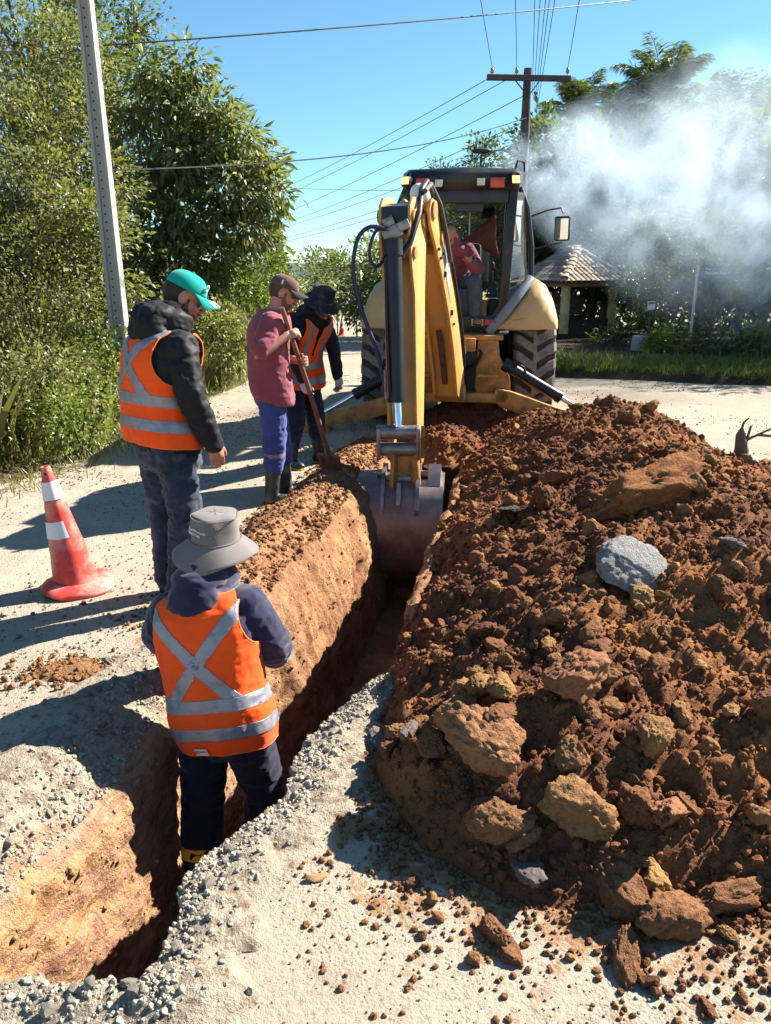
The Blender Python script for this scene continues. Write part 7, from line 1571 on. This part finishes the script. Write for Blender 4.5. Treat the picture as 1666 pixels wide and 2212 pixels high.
# trees on top of the bank
c = at(60, 60, 15.5); plant('tree', 'dark vine-hung tree at the top left of the frame', 'tree', (c.x, c.y, bz(c.x, c.y)), [((c.x, c.y, c.z), (1.6, 1.4, 1.7), 130), ((c.x - .8, c.y + .5, c.z - 1.6), (1.3, 1.2, 1.0), 70)], 40, 0.34, 0.085, ML_BANK, [(c.x, c.y, c.z)], M_BARK, .2, OVAL, 'trees beyond the bank', .5, 20, .13)
c = at(230, 110, 16.0); plant('tree', 'dark tree rising behind the concrete pole', 'tree', (c.x, c.y, bz(c.x, c.y)), [((c.x, c.y, c.z), (0.9, 1.1, 1.5), 90), ((c.x, c.y, c.z - 1.9), (1.2, 1.0, 1.1), 70)], 40, 0.32, 0.085, ML_DARK, [(c.x, c.y, c.z)], M_BARK, .2, OVAL, 'trees beyond the bank', .5, 20, .13)
c = at(300, 50, 17.0); plant('tree', 'nearly bare thin tree with sparse reddish leaves against the sky', 'tree', (c.x - .5, c.y, bz(c.x, c.y)), [((c.x, c.y, c.z), (.75, .6, .8), 30)], 14, 0.22, 0.07, ML_DRY, [(c.x - .7, c.y, c.z - 1.5), (c.x, c.y, c.z)], M_BARK, .2, OVAL, 'trees beyond the bank', .2, 30, .06)
# big drooping-leaf tree beside the road
tb = at(330, 720, 13.0)
LB = [(at(355, 170, 12.9), (.42, .5, .32), 22), (at(410, 150, 12.9), (.30, .4, .28), 14), (at(330, 250, 13.2), (.5, .6, .4), 26), (at(430, 250, 13.0), (.55, .7, .34), 34), (at(500, 300, 13.0), (.5, .6, .36), 32), (at(555, 345, 12.9), (.36, .5, .34), 22), (at(400, 345, 12.8), (.6, .6, .36), 36), (at(585, 430, 12.9), (.30, .5, .36), 22), (at(500, 405, 12.7), (.5, .6, .34), 32), (at(330, 400, 13.0), (.5, .6, .4), 28), (at(430, 470, 12.6), (.6, .6, .34), 34), (at(540, 500, 12.7), (.36, .5, .26), 20), (at(350, 510, 12.7), (.5, .6, .36), 26), (at(440, 570, 12.4), (.6, .5, .32), 30), (at(300, 590, 12.6), (.5, .5, .4), 24)]
plant('tree', 'broad tree with long drooping leaves overhanging the road', 'tree', (tb.x, tb.y, bz(tb.x, tb.y)), [((q.x, q.y, q.z), r_, k) for q, r_, k in LB], 32, 0.27, 0.145, ML_BIG, [at(340, 560, 13.0), at(380, 430, 13.0), at(420, 300, 13.0)], M_BARKG, .55, LONG, 'trees beyond the bank', .4, 46, .11)
# far side of the road: conifer, thickets, tree behind the cab
c = at(597, 545, 46.0); cz = gz_(46); e = empty('conifer', (c.x, c.y, cz), 0, 'dark conical conifer far down the road', 'tree', 'far trees'); k = 2600; t = RNG.uniform(0, 1, k) ** 0.7; top = at(597, 478, 46.0).z - cz
a = RNG.uniform(0, 6.28, k); rr = (1 - t) * 1.25 * RNG.uniform(0.2, 1, k) * (0.75 + 0.25 * np.sin(t * 40)); pos = np.stack([rr * np.cos(a), rr * np.sin(a), 0.3 + t * (top - 0.3)], 1); dr_ = np.stack([np.cos(a), np.sin(a), -0.25 + 0 * a], 1); V, F, r_ = leaves(DIAM, pos, dr_, RNG.uniform(.2, .42, k)); o = link('crown', np_mesh('crown', V, F, ML_DARK, False, {'rnd': ('POINT', r_)}), e); MB().tube([(0, 0, -.2), (0, 0, top)], [.14, .02], 8).build('trunk', M_BARK, e, 60)
for i, (u, v, Y, rad, k, mt) in enumerate(((640, 622, 44, (2.2, 1.5, 1.5), 70, ML_FAR), (690, 610, 40, (1.6, 1.2, 1.5), 60, ML_FAR), (728, 622, 36, (1.4, 1.2, 1.5), 55, ML_FAR), (770, 612, 33, (1.3, 1.2, 1.6), 55, ML_FAR), (815, 615, 29, (1.1, 1.0, 1.6), 55, ML_BANK), (800, 655, 27, (1.2, 1.0, .8), 45, ML_DARK), (855, 600, 30, (1.5, 1.2, 2.0), 55, ML_BANK), (590, 640, 40, (1.5, 1.2, 1.0), 40, ML_BANK))):
    c = at(u, v, Y); plant('thicket', '%s scrubby thicket along the far road behind the workers' % ('leftmost tan', 'second tan', 'third tan', 'tan rounded', 'green rounded', 'low dark', 'tall green', 'low green')[i], 'bush', (c.x, c.y, gz_(Y)), [((c.x, c.y, c.z), rad, k)], 34, .5, .16, mt, None, M_BARK, .1, DIAM, 'thickets along the far road', .4, 10, .04, 'foliage', 'stem')
for i, (u, v, Y, rz_, mt, lab) in enumerate(((1040, 335, 34, 1.6, ML_DARK, 'slender dark tree behind the digger cab roof'), (960, 385, 34, 1.3, ML_DARK, 'low dark tree behind the left of the cab roof'))):
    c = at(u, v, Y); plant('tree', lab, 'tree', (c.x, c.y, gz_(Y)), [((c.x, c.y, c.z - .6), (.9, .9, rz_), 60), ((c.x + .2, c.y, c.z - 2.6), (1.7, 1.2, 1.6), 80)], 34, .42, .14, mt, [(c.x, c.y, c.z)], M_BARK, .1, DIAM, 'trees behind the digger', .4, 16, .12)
# dark wood behind the shelter
WOOD = ((1180, 370, 25.5, (1.2, 1.2, 1.7), 'dark tree just right of the wooden pole'), (1300, 380, 26.5, (1.5, 1.3, 1.8), 'dark tree behind the shelter roof'), (1430, 360, 27, (1.6, 1.3, 1.9), 'dark tree under the tallest palm'), (1560, 370, 27, (1.6, 1.3, 1.9), 'dark tree behind the street sign'), (1680, 380, 26, (1.6, 1.3, 1.9), 'dark tree at the far right of the wood'),
        (1190, 520, 25.0, (1.3, 1.0, 1.5), 'dark understorey tree behind the side mirror'), (1290, 560, 26.0, (1.5, 1.0, 1.6), 'dark understorey tree behind the shelter'), (1420, 560, 25.5, (1.6, 1.0, 1.6), 'dark understorey tree behind the small notice'), (1550, 560, 25.0, (1.6, 1.0, 1.6), 'dark understorey tree at the right, behind the street-name plate'), (1670, 560, 24.5, (1.5, 1.0, 1.6), 'dark understorey tree at the right edge'),
        (1110, 520, 27.0, (1.3, 1.0, 1.7), 'dark tree seen through the cab windows'), (1030, 500, 28.0, (1.4, 1.0, 1.7), 'dark tree seen through the windscreen'))
for u, v, Y, rad, lab in WOOD:
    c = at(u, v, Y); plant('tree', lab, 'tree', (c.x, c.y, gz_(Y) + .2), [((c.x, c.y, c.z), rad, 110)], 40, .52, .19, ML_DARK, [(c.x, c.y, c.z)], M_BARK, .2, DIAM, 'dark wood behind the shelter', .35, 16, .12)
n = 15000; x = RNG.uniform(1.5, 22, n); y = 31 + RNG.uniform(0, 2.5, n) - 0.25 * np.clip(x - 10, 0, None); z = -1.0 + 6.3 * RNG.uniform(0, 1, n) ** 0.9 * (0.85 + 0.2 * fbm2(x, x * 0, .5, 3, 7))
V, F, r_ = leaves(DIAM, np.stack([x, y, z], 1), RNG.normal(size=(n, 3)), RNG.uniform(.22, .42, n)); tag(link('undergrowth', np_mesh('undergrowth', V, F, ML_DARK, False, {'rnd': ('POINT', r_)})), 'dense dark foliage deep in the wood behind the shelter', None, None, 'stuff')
for i, (x, y) in enumerate(((9.6, 17.4), (11.4, 16.2), (13.2, 15.0), (11.0, 20.5), (13.5, 18.5))):
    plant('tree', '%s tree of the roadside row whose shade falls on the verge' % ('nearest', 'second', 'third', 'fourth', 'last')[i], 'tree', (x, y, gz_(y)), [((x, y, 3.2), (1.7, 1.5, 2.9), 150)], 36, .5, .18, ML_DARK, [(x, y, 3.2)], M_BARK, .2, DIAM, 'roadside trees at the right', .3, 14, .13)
# brighter shrubs over and beside the shelter
for u, v, Y, rad, k, mt, lab in ((1290, 530, 24.2, (.9, .7, .55), 60, ML_LIME, 'lime green creeper shrub hanging over the shelter roof'), (1400, 520, 23.5, (1.1, .8, .7), 70, ML_LIME, 'sunlit lime shrub right of the shelter roof'), (1530, 510, 22.0, (1.2, .8, .8), 75, ML_LIME, 'sunlit shrub behind the street-name plate'), (1640, 540, 21.5, (1.0, .8, .8), 70, ML_BANK, 'pale shrub in the smoke at the right edge'),
                                (1400, 640, 20.8, (1.0, .6, .9), 70, ML_DARK, 'dark hedge shrub behind the small notice'), (1520, 650, 20.2, (1.2, .6, 1.0), 75, ML_DARK, 'dark hedge shrub behind the sign post'), (1640, 660, 19.8, (1.2, .6, 1.0), 75, ML_DARK, 'dark hedge shrub at the right edge of the verge'),
                                (1320, 735, 19.0, (.45, .4, .35), 34, ML_DARK, 'leafy bush at the right corner of the shelter'), (1440, 745, 16.2, (.5, .4, .30), 34, ML_LIME, 'low leafy plants right of the concrete stump'), (1560, 748, 15.6, (.6, .4, .32), 40, ML_DARK, 'low dark plants below the hedge'), (1650, 745, 15.2, (.5, .4, .35), 36, ML_LIME, 'low green plants at the right edge of the verge')):
    c = at(u, v, Y); plant('shrub', lab, 'shrub', (c.x, c.y, gz_(Y) + .15), [((c.x, c.y, c.z), rad, k)], 34, .26, .085, mt, None, M_BARK, .1, OVAL, 'shrubs round the shelter', .45, 12, .03, 'foliage', 'stem')
# ---- palms
def palm(c, Rf, label, nf=17):
    g = gz_(c.y); e = empty('palm_tree', (c.x, c.y, g), 0, label, 'palm tree', 'palms above the wood'); H_ = c.z - g
    MB().tube([(0, 0, -.2), (0.05, 0, H_ * .5), (0, 0, H_ - .2)], [.17, .13, .12], 10).build('trunk', M_BARKG, e, 60)
    for f in range(nf):
        a = 2 * math.pi * f / nf + random.uniform(-.2, .2); el = random.uniform(0.35, 1.45); Lf = Rf * random.uniform(.85, 1.15); pts = []
        dv_ = Vector((math.cos(a) * math.cos(el), math.sin(a) * math.cos(el), math.sin(el))); p = Vector((0, 0, H_ - .25)); v_ = dv_.copy()
        for k in range(15): pts.append(p.copy()); p = p + v_ * (Lf / 14); v_ = (v_ + Vector((0, 0, -0.060 - 0.012 * k))).normalized()
        mb = MB(); mb.tube(pts, list(np.linspace(.028, .006, 15)), 5); fr = mb.build('frond', ML_PALM, e, 60)
        P_ = np.array([list(q) for q in smooth_path(pts, 6)]); T_ = np.gradient(P_, axis=0); T_ /= np.linalg.norm(T_, axis=1, keepdims=True); m_ = np.arange(6, len(P_)); s_ = np.cross(T_, (0, 0, 1)); s_ /= (np.linalg.norm(s_, axis=1, keepdims=True) + 1e-6)
        A, B, C_ = [], [], []; base_ = 0
        for sg_ in (-1, 1):
            dd_ = s_[m_] * sg_ * RNG.uniform(.6, 1.0, (len(m_), 1)) + T_[m_] * 0.55 + np.array((0, 0, -0.35)) + RNG.normal(size=(len(m_), 3)) * .16; ln = Lf * .26 * np.sin(np.linspace(0.35, math.pi * .93, len(m_))) + .08
            V, F, r_ = leaves(LONG, P_[m_], dd_, ln, None, np.clip(.45 + .25 * RNG.normal(size=len(m_)), 0, 1), .15); A.append(V); B.append(F + base_); C_.append(r_); base_ += len(V)
        lo_ = link('leaflets', np_mesh('leaflets', np.concatenate(A), np.concatenate(B), ML_PALM, False, {'rnd': ('POINT', np.concatenate(C_))}), fr); lo_['kind'] = 'stuff'
palm(at(1255, 260, 28.5), 2.0, 'leftmost palm beside the wooden pole'); palm(at(1335, 285, 30), 1.9, 'palm between the leftmost and the tallest one'); palm(at(1430, 225, 29), 2.3, 'tallest palm, in the middle of the row', 24); palm(at(1560, 265, 28.5), 2.1, 'palm right of the tallest one'); palm(at(1650, 275, 30), 2.1, 'rightmost palm at the frame edge')
# ---- hills at the skyline
hxs = np.linspace(-500, 500, 160); hv = []
for j, (yy, k) in enumerate(((430, 0), (480, 1), (640, .8), (900, 0))): hv.append(np.stack([hxs * (1 + j * .2), 0 * hxs + yy, -2 + k * (9 + 5 * fbm2(hxs, hxs * 0, .012, 4, 5) + 1.5 * fbm2(hxs, hxs * 0, .12, 3, 6))], 1))
V = np.concatenate(hv); n1 = 160; ii = np.arange(3)[:, None] * n1 + np.arange(n1 - 1)[None]; F = np.stack([ii, ii + 1, ii + n1 + 1, ii + n1], -1).reshape(-1, 4); o = link('hills', np_mesh('hills', V, F, pmat('wooded_hill', (0.045, 0.075, 0.065), 1, 0, .4, .05, 0, 1, space='Object'), True)); tag(o, 'low wooded hills on the skyline', None, None, 'structure')
# ================================================================== EXHAUST SMOKE drifting right from the digger
S0, S1 = at(1078, 352, 11.6), at(1760, 455, 15.6)
def smoke_volume():
    m = bpy.data.materials.new('exhaust_smoke'); m.use_nodes = True; nt = m.node_tree; nt.nodes.clear(); out = nt.nodes.new('ShaderNodeOutputMaterial'); pv = nt.nodes.new('ShaderNodeVolumePrincipled')
    p = coord(nt, 'Object'); sp = node(nt, 'ShaderNodeSeparateXYZ'); L(nt, p, sp.inputs[0])
    x_ = sp.outputs['X']                                   # metres along the drift
    wob = node(nt, 'ShaderNodeTexNoise', i={'Scale': 0.55, 'Detail': 2.0}); L(nt, p, wob.inputs['Vector'])
    ws = node(nt, 'ShaderNodeSeparateColor'); L(nt, wob.outputs['Color'], ws.inputs[0])
    off = mth(nt, 'MULTIPLY', mth(nt, 'SUBTRACT', ws.outputs[0], 0.5), mth(nt, 'MULTIPLY', x_, 0.32)); off2 = mth(nt, 'MULTIPLY', mth(nt, 'SUBTRACT', ws.outputs[1], 0.5), mth(nt, 'MULTIPLY', x_, 0.3))
    yy = mth(nt, 'ADD', sp.outputs['Y'], off); zz = mth(nt, 'ADD', sp.outputs['Z'], off2)
    rad = mth(nt, 'ADD', mth(nt, 'MULTIPLY', mth(nt, 'POWER', mth(nt, 'MAXIMUM', x_, 0.0), 0.74), 0.70), 0.16)
    rr = mth(nt, 'DIVIDE', mth(nt, 'SQRT', mth(nt, 'ADD', mth(nt, 'MULTIPLY', yy, yy), mth(nt, 'MULTIPLY', zz, zz))), rad)
    fall = mth(nt, 'SUBTRACT', 1.0, rr, clamp=True); fall = mth(nt, 'MULTIPLY', fall, mth(nt, 'MULTIPLY', x_, 4.0, clamp=True))
    n1 = noise(nt, p, 1.0, 8, 0.66, 1.3); n2 = ramp(nt, n1, [(0.43, 0.0), (0.68, 1.0)])
    dens = mth(nt, 'MULTIPLY', mth(nt, 'POWER', fall, 1.0), mth(nt, 'MULTIPLY', n2, mth(nt, 'DIVIDE', 3.1, mth(nt, 'ADD', mth(nt, 'MULTIPLY', x_, 0.62), 1.0))))
    L(nt, dens, pv.inputs['Density']); pv.inputs['Color'].default_value = (0.70, 0.86, 1.0, 1); pv.inputs['Anisotropy'].default_value = 0.35; L(nt, pv.outputs[0], out.inputs['Volume']); return m
d = S1 - S0; Ld = d.length; ex = d.normalized(); ey = Vector((0, 0, 1)).cross(ex).normalized(); ez_ = ex.cross(ey)
mb = MB(); rings = []
for k in range(12):
    x_ = -0.15 + (Ld + 1.6) * k / 11; r_ = max(0.22, 1.02 * (0.70 * max(0, x_) ** 0.74 + 0.2) * 1.12); rings.append([Vector((x_, r_ * math.cos(a), r_ * math.sin(a))) for a in [2 * math.pi * j / 20 for j in range(20)]])
mb.loft(rings); so_ = mb.build('smoke', smoke_volume(), None, 60); so_.matrix_world = Matrix.Translation(S0) @ Matrix((ex, ey, ez_)).transposed().to_4x4(); tag(so_, 'bluish white exhaust smoke drifting right from the digger', None, None, 'stuff')
